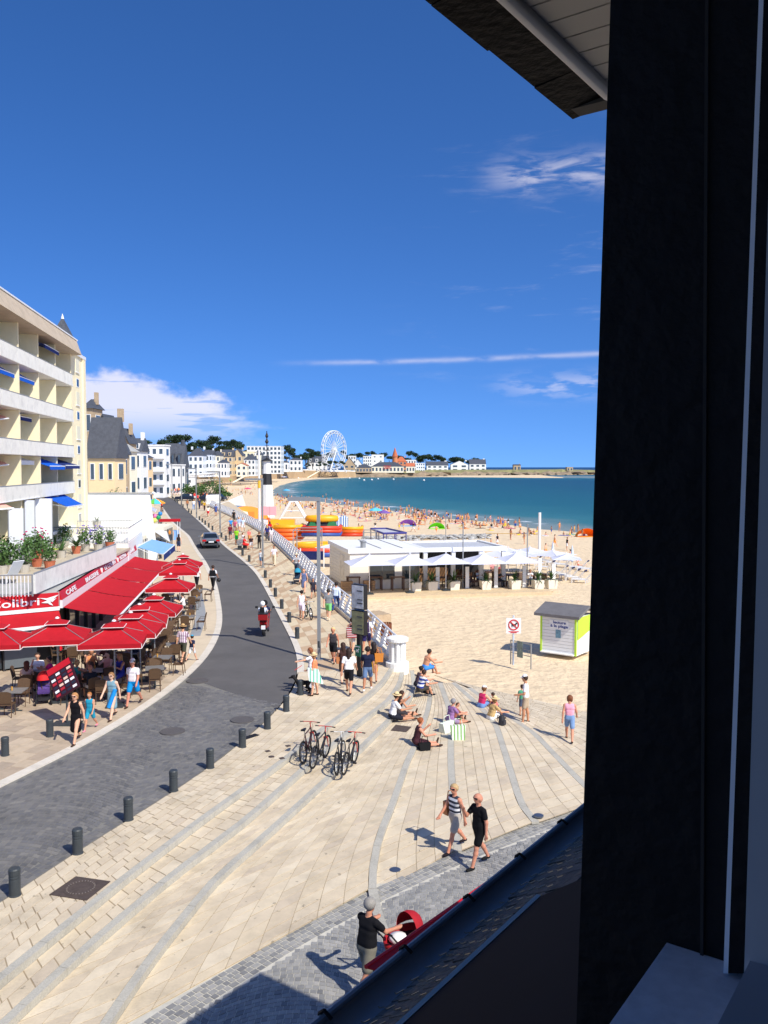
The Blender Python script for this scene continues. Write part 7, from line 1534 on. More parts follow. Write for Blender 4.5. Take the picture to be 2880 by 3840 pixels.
 # rocks along the shore of the headland
 for i in range(46):
  f = random.random() ** .8; p = lerp_line(cr,f); s = random.uniform(1.5,4.5); t = thing('shore_rock','dark weathered rock at the waterline of the headland','rock',(p.x + random.gauss(0,4),p.y + random.uniform(-3,5),-2.9),random.random() * 6,'rocks along the headland'); m = MB()
  v = [(s * (1 - .3 * kz) * math.cos(a) * random.uniform(.6,1.2),s * .7 * (1 - .3 * kz) * math.sin(a) * random.uniform(.6,1.2),kz * s * .45 + random.gauss(0,.15)) for kz in (0,1,1.7) for a in np.linspace(0,5.4,7)]; m.add(v,[(r * 7 + j,r * 7 + (j + 1) % 7,(r + 1) * 7 + (j + 1) % 7,(r + 1) * 7 + j) for r in range(2) for j in range(7)] + [tuple(range(14,21))]); lpart(t,'stone',m,M('dark_rock',C(98,88,76),.9,var=.3,scale=.8,bump=.5,bscale=3))
land()
# ------------------------------------------------------------------ far houses (outlines from the photo)
def cp(x): return 560 + x / 2.765
def cy(y): return 1600 + y / 2.765
def ep(x): return 1000 + x / 2.765
def ey(y): return 1700 + y / 2.765
BLW = M('bluish_white_render',C(222,230,240),.8,var=.03); SAND = M('sand_render',C(214,190,150),.85,var=.06)
FAR = [('tall pale blue house with hipped slate roof by the far promenade',cp(408),cp(560),cy(300),cy(222),480,14,dict(roof='hip',wall=BLW,rows=3,cols=3,chim=2)),
       ('pale blue gabled annex of the tall house',cp(560),cp(655),cy(290),cy(240),490,12,dict(roof='gable',wall=BLW,rows=3,cols=3)),
       ('narrow cream house with slate mansard',cp(655),cp(735),cy(300),cy(250),500,12,dict(roof='hip',wall=CREAM2,rows=3,cols=2)),
       ('sand-coloured stone house with a steep gable',cp(735),cp(865),cy(310),cy(236),520,14,dict(roof='gable',wall=SAND,rows=3,cols=3,dormer=2)),
       ('low white house before the stone gables',cp(712),cp(808),cy(372),cy(340),478,9,dict(roof='hip',wall=WHITE,rows=2,cols=3,chim=0)),
       ('tall sand-coloured house with slate gable front',cp(865),cp(965),cy(300),cy(232),530,12,dict(roof='front',wall=SAND,rows=3,cols=2)),
       ('white house with a dark hipped roof in the middle of the row',cp(985),cp(1100),cy(340),cy(285),520,11,dict(roof='hip',wall=WHITE,rows=3,cols=3)),
       ('yellow cream block behind the white house',cp(970),cp(1090),cy(262),cy(220),560,14,dict(roof='flat',wall=CREAM,roofm=CREAM,rows=3,cols=3)),
       ('small house with red gable front',cp(905),cp(1010),cy(400),cy(378),500,9,dict(roof='front',wall=CREAM2,roofm=TILE_R,rows=2,cols=2)),
       ('cream house with a slate mansard beside the white hotel',cp(1090),cp(1160),cy(290),cy(240),560,12,dict(roof='hip',wall=CREAM2,rows=4,cols=2,dormer=2)),
       ('large white hotel of five storeys with rows of windows',cp(1015),cp(1368),cy(205),cy(195),620,18,dict(roof='flat',wall=WHITE,roofm=WHITE,rows=6,cols=9,wfill=.6,wh=.55)),
       ('dark slate house beside the white hotel',cp(1165),cp(1230),cy(350),cy(300),560,10,dict(roof='gable',wall=SLATEF,rows=2,cols=2)),
       ('small white villa on the green slope right of the hotel',cp(1455),cp(1580),cy(345),cy(322),800,12,dict(roof='hip',wall=WHITE,rows=2,cols=3)),
       ('tiny white cottage next to the hotel',cp(1370),cp(1440),cy(370),cy(350),780,10,dict(roof='hip',wall=WHITE,rows=1,cols=2)),
       ('dark slate roofs left of the ferris wheel',ep(420),ep(620),ey(95),ey(30),960,18,dict(roof='gable',wall=WHITE,rows=2,cols=5,dormer=3)),
       ('brown stone gable house right of the ferris wheel',ep(800),ep(915),ey(120),ey(45),980,18,dict(roof='front',wall=STONE,rows=2,cols=2)),
       ('white gabled house behind the ferris wheel',ep(905),ep(985),ey(110),ey(60),1000,14,dict(roof='front',wall=WHITE,rows=2,cols=2)),
       ('white block of flats with two stair towers',ep(1000),ep(1090),ey(30),ey(5),1060,18,dict(roof='flat',wall=WHITE,roofm=WHITE,rows=5,cols=4)),
       ('big white block of flats behind the slate-roofed hall',ep(1088),ep(1215),ey(15),ey(8),1070,20,dict(roof='flat',wall=WHITE,roofm=WHITE,rows=4,cols=2,wfill=.3,wh=.25)),
       ('white flats left of the tall block',ep(845),ep(925),ey(28),ey(20),1070,18,dict(roof='flat',wall=WHITE,roofm=WHITE,rows=4,cols=3)),
       ('long low beach hall with dark slate hip roof, left wing',ep(930),ep(1090),ey(148),ey(112),950,22,dict(roof='hip',wall=STONE,rows=1,cols=5,chim=0)),
       ('long low beach hall with dark slate hip roof, main wing',ep(1085),ep(1420),ey(135),ey(90),955,24,dict(roof='hip',wall=CREAM2,rows=1,cols=9,chim=0)),
       ('orange-roofed villa with a round turret behind the hall',ep(1340),ep(1450),ey(85),ey(35),1010,16,dict(roof='hip',wall=M('brick_orange',C(206,132,92),.8,var=.1),roofm=TILE_R,rows=3,cols=3)),
       ('cream house with an orange tile roof right of the hall',ep(1445),ep(1535),ey(135),ey(100),960,14,dict(roof='gable',wall=CREAM2,roofm=TILE_R,rows=1,cols=3)),
       ('white flats with stepped balconies on the right',ep(1440),ep(1550),ey(70),ey(38),1050,18,dict(roof='flat',wall=WHITE,roofm=WHITE,rows=3,cols=4,balcony=True)),
       ('pale blue terrace houses on the right shore',ep(1550),ep(1640),ey(100),ey(75),1060,16,dict(roof='flat',wall=BLW,roofm=SLATEF,rows=3,cols=4)),
       ('white seaside houses at the right end of the town',1600,1680,1745,1730,1120,16,dict(roof='gable',wall=WHITE,rows=2,cols=4)),
       ('white gabled cottages near the headland',1690,1755,1742,1728,1160,14,dict(roof='front',wall=WHITE,rows=2,cols=2)),
       ('last white houses before the bare headland',1760,1822,1740,1722,1200,16,dict(roof='gable',wall=WHITE,rows=2,cols=3)),
       ('lone grey fort-like house on the tip of the headland',2125,2148,1752,1749,1260,10,dict(roof='flat',wall=STONE,roofm=STONE,rows=1,cols=2)),
       ('small low farmhouse on the headland grass',1925,1952,1745,1741,1230,10,dict(roof='gable',wall=STONE,rows=1,cols=2))]
for lab,xl,xr,ye_,yt,d,dep,kw in FAR:
 zb = float(np.interp(d,[p.y for p in UPs],[p.z for p in UPs])) - 1.4; zb = min(zb,5.5) if d > 900 else zb
 if hz(ye_,d) - zb < 2: zb = hz(ye_,d) - 3
 hp(lab,xl,xr,ye_,yt,d,dep,zb - 1.0,**kw)
t = thing('round_turret','round brick turret with a pointed red roof by the hall','turret',(hx(ep(1330),1000),1000,4)); x = hx(ep(1330),1000); m = MB(); m.lathe((x,1000,3),[(3,0),(3,hz(ey(35),1000) - 3)],12); m.build('shaft',MATS['brick_orange'],t); m = MB(); m.lathe((x,1000,hz(ey(36),1000)),[(3.6,0),(.1,11)],12); m.build('cone_roof',TILE_R,t)
t = thing('hall_sign','red lettering on the front of the slate-roofed beach hall','sign',(hx(ep(1255),953),953,hz(ey(160),953))); lettering('CASINO',(hx(ep(1212),953.5),953.5,hz(ey(160),953.5)),(1,0,0),(0,0,1),5.2,REDS,t,.12,width=hx(ep(1290),953) - hx(ep(1212),953))
# ------------------------------------------------------------------ first aid post, far walls
t = thing('first_aid_post','small white flat-roofed beach post beside the upper wall','building',(hx(708,255),255,2.6)); x = hx(708,255); m = MB(); m.box((x,256.5,4.1),(3.0,3,3.2)); m.build('wall',WHITE,t); m = MB(); m.box((x,256.5,5.8),(3.4,3.4,.2)); m.build('roof',WHITE,t); m = MB(); m.box((x,254.95,4.4),(1.4,.1,.8)); w = m.build('window',GREYM,t); m = MB(); m.box((x,254.88,4.4),(1.2,.06,.6)); m.build('pane',WIND,w)
t = thing('buttress_wall','sloping white retaining wall under the raised promenade','wall',(hx(650,285),285,2)); a,b = at('c',0,580,265),at('c',500,560,330); m = MB(); m.hexa([(a.x - 30,264,1),(b.x,330,1),(b.x,333,1),(a.x - 30,268,1)],[(a.x - 30,264,hz(1795,265)),(b.x,330,hz(1785,330)),(b.x,333,hz(1785,330)),(a.x - 30,268,hz(1795,265))]); m.build('face',M('sea_wall_stone',()),t)
for i in range(26):
 x_ = i * 27; p = at('c',x_,535 - x_ * .085,262 + x_ * .13); t2 = t; m = MB(); m.hexa([(p.x - .3,p.y,p.z - 1.0),(p.x + .3,p.y,p.z - 1.0),(p.x + .3,p.y + .4,p.z - 1.0),(p.x - .3,p.y + .4,p.z - 1.0)],[(p.x + .0,p.y,p.z + .4),(p.x + .5,p.y,p.z + .4),(p.x + .5,p.y + .4,p.z + .4),(p.x + .0,p.y + .4,p.z + .4)]); m.build('parapet_fin',WHITE,t)
m = MB(); m.tube(at('c',0,538,262),at('c',700,478,353),.35,n=6); m.build('parapet_rail',WHITE,t)
# ------------------------------------------------------------------ trees
PINE = [M('pine_%d' % i,c,.7,var=.3,scale=1.2,spec=.2) for i,c in enumerate([(.022,.045,.022),(.035,.06,.028),(.018,.034,.02)])]
TREEP = []
for v in range(4):
 t = bush('x',(0,0,0),(3.2,3.2,1.7 + .3 * v),620,.42,PINE,'pine_tree',3.5 + v * .6,'tree','dark pines on the skyline'); TREEP.append(t)
def tree(p,s,lab):
 proto = random.choice(TREEP); c = copy_tree(proto,p,random.random() * 6,lab); c.scale = (s * random.uniform(.9,1.3),s * random.uniform(.9,1.2),s * random.uniform(.85,1.1)); c['group'] = 'dark pines on the skyline'
for (x0,x1,yt0,yt1,d,n) in ((540,620,1650,1672,420,6),(600,700,1660,1650,520,9),(690,790,1672,1655,620,9),(780,900,1655,1662,680,12),(890,960,1668,1690,700,6),(1055,1180,1690,1705,880,12),(1150,1260,1692,1700,1000,8),(1280,1420,1698,1702,1120,8),(1420,1620,1706,1712,1150,14),(1600,1720,1712,1722,1250,8),(1690,1800,1728,1735,1240,6)):
 for i in range(n):
  f = (i + random.random() * .8) / n; xx = x0 + (x1 - x0) * f; s = random.uniform(1.1,1.9) * (d / 800) ** .5; ht = 7.4 * s; ztop = hz(yt0 + (yt1 - yt0) * f + random.uniform(-3,9),d); dd = d + random.uniform(-15,40)
  tree((hx(xx,dd),dd,ztop - ht),s,'dark spreading pine standing behind the seaside houses')
for i in range(26):
 d = random.uniform(840,930); xx = random.uniform(1060,1330); tree((hx(xx,d),d,hz(random.uniform(1748,1752),d) - 2),random.uniform(.5,.9),'low bushy pine on the green slope by the wheel')
for t in TREEP:
 for ch in KIDS(t): bpy.data.objects.remove(ch)
 bpy.data.objects.remove(t)
for i,(x,d) in enumerate(((600,240),(640,265),(560,250),(680,300))): p = at('P',x,1760,d); p.z = 3; bush(['green hedge shrub by the white pavilion','round shrub behind the lamp posts','shrub at the foot of the white flats','shrub by the first-aid post'][i],p,(4,3,2.0),380,.35,LEAF[:3])
# ------------------------------------------------------------------ ferris wheel
def ferris():
 d = 900; cx = hx(1253,d); cz = hz(1687,d); r = 71 * d / FPX; t = thing('ferris_wheel','tall white ferris wheel at the far end of the beach','ferris wheel',(cx,d,4),R(56)); M4 = PM[t.name]; zc = cz - 4
 for xo in (-1.4,1.4):
  m = MB(); m.torus((0,0,0),r,.32,(0,1,0),48,5); m.torus((0,0,0),r * .86,.22,(0,1,0),48,5); m.v = [(x,y + xo,z + zc) for x,y,z in m.v]; lpart(t,'rim',m,WHITEM)
 n = 24
 for i in range(n):
  a = 2 * math.pi * i / n; p = Vector((r * math.cos(a),0,zc + r * math.sin(a)))
  m = MB()
  for xo in (-1.4,1.4): m.tube((0,xo * .6,zc),(p.x,xo,p.z),.16,n=4)
  m.tube((p.x,-1.4,p.z),(p.x,1.4,p.z),.2,n=4); lpart(t,'spoke',m,WHITEM)
  m = MB(); m.lathe((p.x * 1.0,0,p.z - 2.4),[(.7,0),(1.2,.5),(1.2,1.0),(.3,1.1),(.3,1.6),(1.2,1.7),(.3,2.3)],8); lpart(t,'gondola',m,M('gondola_white',C(226,230,236),.5,var=.03))
 m = MB(); m.tube((0,-3,zc),(0,3,zc),1.0,n=10); lpart(t,'hub',m,WHITEM)
 for xo in (-3.2,3.2):
  for sx in (-1,1): m = MB(); m.tube((0,xo,zc),(sx * r * .72,xo * 1.6,-1),.55,n=6); lpart(t,'support_leg',m,WHITEM)
 lbox(t,'platform',WHITEM,((0,0,.5),(r * 1.7,9,1.4)))
ferris()
# ------------------------------------------------------------------ the building the view is taken from
def hit(k,x,y,t): d = ray(k,x,y); return CAM + d * (t / d.dot(E1))           # on the plane t metres along the facade
def hz_(k,x,y,z): return on(k,x,y,z)
DKS = M('dark_slate_cladding',C(20,20,21),.7,var=.25,scale=4,bump=.3,bscale=30,spec=.2); ZINC = M('zinc_gutter',C(136,140,144),.5,metal=.15,var=.12,scale=6,dirt=.2)
SOFF = M('white_soffit_board',C(226,224,218),.5,var=.03,dirt=.06); ALU = M('pale_aluminium',C(196,204,212),.4,metal=.2,var=.04); FRM = M('grey_window_frame',C(170,174,178),.5,var=.05)
RSL = M('weathered_roof_slate',ramp=[C(66,62,58),C(84,78,70),C(74,72,70),C(96,86,72)],rough=.75,var=.3,scale=9,bump=.5,bscale=30,dirt=.35,dscale=3)
def own_building():
 GZ = 7.0; GO = 1.48
 t = thing('house_of_the_window','dark slate-roofed building with the open dormer window in the foreground','building',fac(2,0,-.6))
 def seg(name,t0,t1,o0,o1,z0,z1,mat,par=t):
  m = MB(); m.hexa([fac(t0,o0,z0),fac(t1,o0,z0),fac(t1,o1,z0),fac(t0,o1,z0)],[fac(t0,o0,z1),fac(t1,o0,z1),fac(t1,o1,z1),fac(t0,o1,z1)]); return m.build(name,mat,par)
 seg('wall',-9,13.5,-7,1.0,-.9,6.9,CREAM2)
 m = MB(); a = [fac(-9.5,1.44,GZ - .03),fac(14,1.44,GZ - .03),fac(14,-3,GZ + 3.17),fac(-9.5,-3,GZ + 3.17),fac(-9.5,-8,GZ - .1),fac(14,-8,GZ - .1)]
 m.add(a,((0,1,2,3),(3,2,5,4),(0,3,4),(1,5,2),(0,4,5,1))); rf = m.build('roof',M('roof_underlay',C(52,50,48),.9,var=.2),t)
 sl = 3.2 / 4.44; up = Vector((0,0,1)); d_up = (-E2 + up * sl).normalized(); nrm = (E2 * sl + up).normalized(); base = fac(0,1.45,GZ - .035)
 for r in range(5):                                     # slates with their hooks
  for q in range(58):
   tt = -.4 + q * .085 + (r % 2) * .042; p = base + E1 * tt + d_up * (r * .07) + nrm * (.012 + .004 * random.random()); w = E1 * .081; L_ = d_up * .12; dz = nrm * .008
   m = MB(); j = nrm * random.uniform(-.002,.004); ring = [p + j,p + w + j,p + w + L_ - nrm * .012,p + L_ - nrm * .012]; m.hexa([v - dz for v in ring],ring); m.build('roof_slate',RSL,rf)
 hk = MB()
 for r in range(5):
  for q in range(58):
   tt = -.4 + q * .085 + (r % 2) * .042 + .04; p = base + E1 * tt + d_up * (r * .07) + nrm * .02; hk.path([p + d_up * .02 + E1 * random.uniform(-.012,.012),p - d_up * .008,p - d_up * .01 + nrm * .006],.002,4)
 tag(hk.build('slate_hooks',M('hook_steel',C(150,140,120),.4,metal=.7,var=.1),rf),kind='stuff')
 # gutter: open half pipe with rolled lip and clips
 m = MB(); vs = []; n = 10; t0,t1 = -3,13.9; rr = .075
 for tt in (t0,t1):
  for i in range(n + 1): a_ = math.pi + math.pi * i / n; vs.append(fac(tt,GO + .02 + rr * math.cos(a_) * -1,GZ - .02 + rr * math.sin(a_)))
  for i in range(n,-1,-1): a_ = math.pi + math.pi * i / n; vs.append(fac(tt,GO + .02 + (rr - .006) * math.cos(a_) * -1,GZ - .02 + (rr - .006) * math.sin(a_)))
 k_ = 2 * (n + 1); m.add(vs,[(i,(i + 1) % k_,k_ + (i + 1) % k_,k_ + i) for i in range(k_)]); gt = m.build('gutter',ZINC,t,True)
 m = MB(); m.tube(fac(t0,GO + .02 + rr,GZ - .02),fac(t1,GO + .02 + rr,GZ - .02),.012,n=8); m.build('rolled_lip',ZINC,gt)
 for i in range(22): tt = .2 + i * .42; m = MB(); m.path([fac(tt,GO + .06,GZ - .01),fac(tt,GO + .088,GZ + .006),fac(tt,GO + .108,GZ - .012),fac(tt,GO + .102,GZ - .04)],.006,5); m.build('gutter_clip',DKS,gt)
 # dormer: dark cheek beside the opening
 A = 1.1; inn = hit('P',2830,1751,A); pl = [hit('P',2298,-260,A),hit('P',2166,3700,A)]; slope = (pl[0] - pl[1])
 q0 = pl[1] - slope * .35; q1 = pl[0] + slope * .05
 back = E1 * .28; w0 = fac(A,-.35,q0.z); w1 = fac(A,-.35,q1.z)
 m = MB(); m.hexa([q0,w0,w0 + back,q0 + back],[q1,w1,w1 + back,q1 + back]); ck = m.build('dormer_cheek',DKS,t)
 # window stile: pale strip, dark track, grey frame on the near side of the cheek
 def strip(name,xt,xb,wt,wb,dt,mat):
  a = hit('P',xt,-80,A - dt); b = hit('P',xb,3650,A - dt); a2 = hit('P',xt + wt,-80,A - dt); b2 = hit('P',xb + wb,3650,A - dt); e = E1 * .03; m = MB(); m.hexa([b,b2,b2 + e,b + e],[a,a2,a2 + e,a + e]); return m.build(name,mat,t)
 strip('pale_frame_strip',2848,2712,20,18,.034,M('bright_aluminium',C(226,232,238),.4,var=.03)); strip('window_track',2866,2730,40,60,.034,DKS); strip('window_frame',2906,2790,260,260,.07,FRM)
 m = MB(); a_,b_ = hit('P',2660,-80,A),hit('P',2640,3600,A); m.hexa([b_ - E1 * .004,b_ - E1 * .004 + E2 * .004,b_ + E2 * .004,b_],[a_ - E1 * .004,a_ - E1 * .004 + E2 * .004,a_ + E2 * .004,a_]); m.build('cladding_seam',M('seam',C(40,38,36),.8,var=0),ck)
 # sill
 ZS = CAMZ - .62; ring = [hz_('k',x,y,ZS) for x,y in ((380,2010),(965,1165),(1352,1262),(1500,1430),(1330,2010))]
 ring = [hz_('k',965,1165,ZS),hz_('k',1480,1290,ZS)]; c0 = ring[0]; o_out = c0.dot(E2); te = c0.dot(E1)
 SILL = M('zinc_sill',C(226,227,230),.6,metal=.1,var=.12,scale=30,dirt=.25,dscale=9)
 sl_ = seg('window_sill',-1.2,te,-.1,o_out,ZS - .035,ZS,SILL); seg('sill_upturn',te,te + .022,-.1,o_out + .004,ZS - .05,ZS + .045,M('sill_rim',C(232,234,236),.5,var=.05,dirt=.2,dscale=20),sl_)
 rail_o = hz_('k',1535,1600,ZS).dot(E2); rl = seg('bottom_rail',-1.2,te - .01,rail_o - .09,rail_o,ZS + .002,ZS + .05,FRM); seg('inner_rail',-1.2,te - .02,rail_o - .2,rail_o - .1,ZS + .003,ZS + .12,DKS)
 m = MB(); m.lathe(fac(.62,rail_o - .02,ZS + .05),[(.012,0),(.012,.006),(.002,.008)],10); m.build('screw',ALU,rl)
 # apron below the sill and front of the dormer
 seg('dormer_apron',-1.4,1.1,-.3,o_out - .03,6.9,ZS - .036,DKS); 
 m = MB(); zA = lambda o: GZ - .035 + sl * (1.45 - o) + .045; a,b,c,d = fac(-1.6,o_out - .02,zA(o_out)),fac(2.5,o_out - .02,zA(o_out)),fac(2.5,1.17,zA(1.17)),fac(-1.6,1.17,zA(1.17)); seg('apron_lit_edge',-1.6,2.5,1.171,1.186,zA(1.18) - .03,zA(1.17) + .002,M('lit_edge_tint',C(176,168,156),.5,var=.1)); dz = Vector((0,0,.03)); m.hexa([a - dz,b - dz,c - dz,d - dz],[a,b,c,d]); m.build('lead_apron',M('lead_flashing',C(14,16,24),.85,spec=.08,metal=.0,var=.15,scale=5),t)  # strip along the apron edge, its paler colour standing in for the sunlit lip
 # dormer roof overhang above
 S = CAMZ + 1.15; tip = on('l',710,575,S); te2,oe = tip.dot(E1),tip.dot(E2); o_f0 = on('l',330,0,S).dot(E2); o_f1 = on('l',440,0,S).dot(E2)
 n = 44
 for i in range(n):
  tt = te2 - .09 - i * .1
  if tt < -1.7: break
  seg('soffit_board',tt - .093,tt,-.2,o_f1 - .002,S + .012,S + .03,SOFF)
 seg('soffit_backing',-1.9,te2 - .05,-.2,o_f1,S + .032,S + .05,M('soffit_groove',C(120,118,114),.8,var=.05))
 fb = MB(); fb.tube(fac(-1.9,(o_f0 + o_f1) / 2,S + .012),fac(te2 - .085,(o_f0 + o_f1) / 2,S + .012),(o_f0 - o_f1) / 2,n=10); fb.build('fascia_bead',SOFF,t,True)
 for i in range(16):                                   # slates hanging over the edge
  t1_ = te2 - i * .29; m = MB(); dz = random.uniform(-.004,.004); a = [fac(t1_ - .287,o_f0 - .0,S + .015),fac(t1_,o_f0 - .0,S + .015),fac(t1_,oe,S - .004 + dz),fac(t1_ - .287,oe,S - .004 + dz)]; u = Vector((0,0,.03)); m.hexa(a,[v + u for v in a]); m.build('edge_slate',DKS,t)
 seg('end_board',te2 - .07,te2 - .001,-.3,oe - .02,S + .0,S + .1,M('end_board_grey',C(84,82,80),.7,var=.15))
 m = MB(); a = [fac(-2.2,oe - .02,S + .03),fac(te2 - .005,oe - .02,S + .03),fac(te2 - .005,-6,S + 1.9),fac(-2.2,-6,S + 1.9)]; u = Vector((0,0,.12)); m.hexa(a,[v + u for v in a]); m.build('dormer_roof',SLATE,t)  # unseen back slope lengthened to keep the sun off the sill
 seg('dormer_body',-2.2,-1.35,-3.0,.4,7.4,S,DKS); seg('dormer_side',1.11,2.4,-3.2,-.36,7.4,S + .01,DKS); seg('room_back',-1.34,1.1,-3.2,-3.0,7.2,S + .01,DKS); 
 # unseen neighbouring dormer, drawn nearer with an added roof link to shade the gutter
 seg('second_dormer',2.62,8.7,-3,.72,7.5,9.0,DKS); seg('second_dormer_roof',3.3,8.8,-3,1.19,9.0,9.12,SLATE); seg('gutter_shade_roof',2.73,3.29,-5,.72,9.0,9.6,SLATE)
own_building()
# terrace canopy of the shop below
t = thing('shop_canopy','red canvas canopy just below the gutter of the foreground roof','awning',fac(12,4,2.4)); p = on('j',410,1170,2.45); q = on('j',890,850,2.45); m = MB(); t0,o0 = p.dot(E1),p.dot(E2); t1_,o1 = q.dot(E1),q.dot(E2); dz = Vector((0,0,.02))
ring = [fac(t0,o0,2.45),fac(t1_ + 1.5,o1 + (o1 - o0) * .4,2.45),fac(t1_ + 1.5,1.02,3.1),fac(t0 + .2,1.02,3.1)]; m.hexa([v - dz for v in ring],ring); m.build('cloth',RED,t); m = MB(); m.tube(ring[0],ring[1],.03,n=6); m.build('front_bar',REDS,t)
for tt in (t0 + .1,t1_ + 1.2): m = MB(); m.tube(fac(tt,o0 - .1,-.5),fac(tt,o0 - .1,2.43),.035,n=6); m.build('post',GREYM,t)
# ------------------------------------------------------------------ people and what they carry
def bag(name,label,p,size,mat,rz=0,cat='bag',handle=True):
 t = thing(name,label,cat,p,rz); x,y,z = size; m = MB(); m.hexa([(-x * .42,-y / 2,0),(x * .42,-y / 2,0),(x * .42,y / 2,0),(-x * .42,y / 2,0)],[(-x / 2,-y * .3,z),(x / 2,-y * .3,z),(x / 2,y * .3,z),(-x / 2,y * .3,z)]); lpart(t,'body',m,mat)
 if handle: m = MB(); m.path([(-x * .3,0,z),(-x * .2,0,z + .22),(x * .2,0,z + .22),(x * .3,0,z)],.012,5); lpart(t,'strap',m,mat)
 return t
def off(p,yaw,fx,fy,z=0): a = R(yaw); return p + Vector((fx * math.cos(a) - fy * math.sin(a),fx * math.sin(a) + fy * math.cos(a),z))
STR_BW = M('navy_white_stripes',C(230,230,232),.85,var=.03,stripes=(2,9,C(46,52,66),.5)); STR_BB = M('blue_white_blocks',C(235,235,235),.85,var=.03,stripes=(2,7,C(40,60,140),.5)); PLAID = M('plaid_cloth',C(226,214,220),.85,var=.12,scale=30,stripes=(0,12,C(140,100,130),.6)); FLOR = M('dark_floral',C(62,24,34),.85,var=.7,scale=34); FLOR2 = M('bright_floral',C(150,110,160),.85,var=.6,scale=30); FLOR3 = M('beige_floral',C(196,164,110),.85,var=.5,scale=30)
# foreground: couple and man with pram
z = -.5; p = on('j',915,508,z); person('woman in a striped tank top, grey shorts and sunglasses walking on the square',p,128,'walk',1.68,.0125,top='tank',topc=STR_BW,bottom='shorts',botc=(178,170,160),hair='short',hairc=(186,156,112),skin=(206,140,112),shoec=(34,28,32),glasses=True,detail=True,fat=1.08,head_yaw=10)
bag('shoulder_bag','tan leather shoulder bag of the woman in stripes',off(p,128,.27,-.1,.78),(.42,.16,.34),M('tan_leather',C(176,112,68),.5,var=.1),R(128 + 90))
p = on('j',1050,596,-.52); person('bald man in black polo and black shorts walking beside the woman in stripes',p,122,'phone',1.76,.0125,top='polo',topc=(22,22,26),bottom='shorts',botc=(18,18,22),hair='bald',hairc=(120,90,70),skin=(200,138,112),shoec=(28,28,30),glasses=True,detail=True,fat=1.05)
p = on('j',415,1345,-.45); person('grey-haired man in a black T-shirt pushing the red pram',p,-42,'push',1.76,.0125,top='shirt',topc=(24,24,28),bottom='shorts',botc=(120,116,104),hair='short',hairc=(150,146,140),skin=(196,136,108),shoec=(40,40,44),detail=True,fat=1.12)
pp = off(p,-42,0,.95)
def pram(label,p,rz):
 t = thing('pram',label,'pram',p,rz); red = M('pram_red',C(168,24,34),.7,var=.08); fr = M('black_tube',()); n = 20
 def ringp(w,l,z): return [(w * math.cos(2 * math.pi * i / n),l * math.sin(2 * math.pi * i / n),z) for i in range(n)]
 rs = [ringp(.12,.28,.5),ringp(.22,.42,.58),ringp(.25,.47,.74),ringp(.22,.44,.745),ringp(.19,.38,.62)]; m = MB(); m.add(sum(rs,[]),[(k * n + i,k * n + (i + 1) % n,(k + 1) * n + (i + 1) % n,(k + 1) * n + i) for k in range(4) for i in range(n)] + [tuple(range(n))[::-1]]); lpart(t,'carrycot',m,red,True)
 m = MB(); m.add(ringp(.19,.38,.63),(tuple(range(n)),)); lpart(t,'lining',m,cloth((60,40,44)))
 m = MB(); vs = []
 for i in range(6):
  a_ = R(8 + i * 17)
  for j in range(11): b_ = math.pi * j / 10; vs.append((.25 * math.cos(b_),.1 + .37 * math.sin(b_) * math.cos(a_),.74 + .36 * math.sin(b_) * math.sin(a_)))
 m.add(vs,[(i * 11 + j,i * 11 + j + 1,(i + 1) * 11 + j + 1,(i + 1) * 11 + j) for i in range(5) for j in range(10)]); lpart(t,'hood',m,red,True)
 m = MB(); m.path([(-.2,-.55,1.0),(-.2,-.3,.7),(-.22,.35,.2)],.016,6); m.path([(.2,-.55,1.0),(.2,-.3,.7),(.22,.35,.2)],.016,6); m.path([(-.22,-.35,.2),(-.2,.1,.55)],.014,6); m.path([(.22,-.35,.2),(.2,.1,.55)],.014,6); lpart(t,'frame',m,fr); m = MB(); m.tube((-.22,-.55,1.0),(.22,-.55,1.0),.02,n=8); lpart(t,'handle',m,fr)
 for sx in (-1,1):
  for y in (-.36,.36): m = MB(); m.torus((sx * .25,y,.16),.13,.028,(1,0,0),18,6); lpart(t,'wheel',m,M('tyre_rubber',()))
pram('red hooded pram with a white blanket pushed by the grey-haired man',pp,R(-42))
t = thing('baby_blanket','white blanket lying in the red pram','blanket',pp + Vector((0,0,.64))); q = off(pp,-42,0,-.14,.64); m = MB(); m.lathe(q,[(.1,0),(.17,.05),(.15,.12),(.02,.16)],12); m.build('cloth',cloth((236,232,228)),t,True)
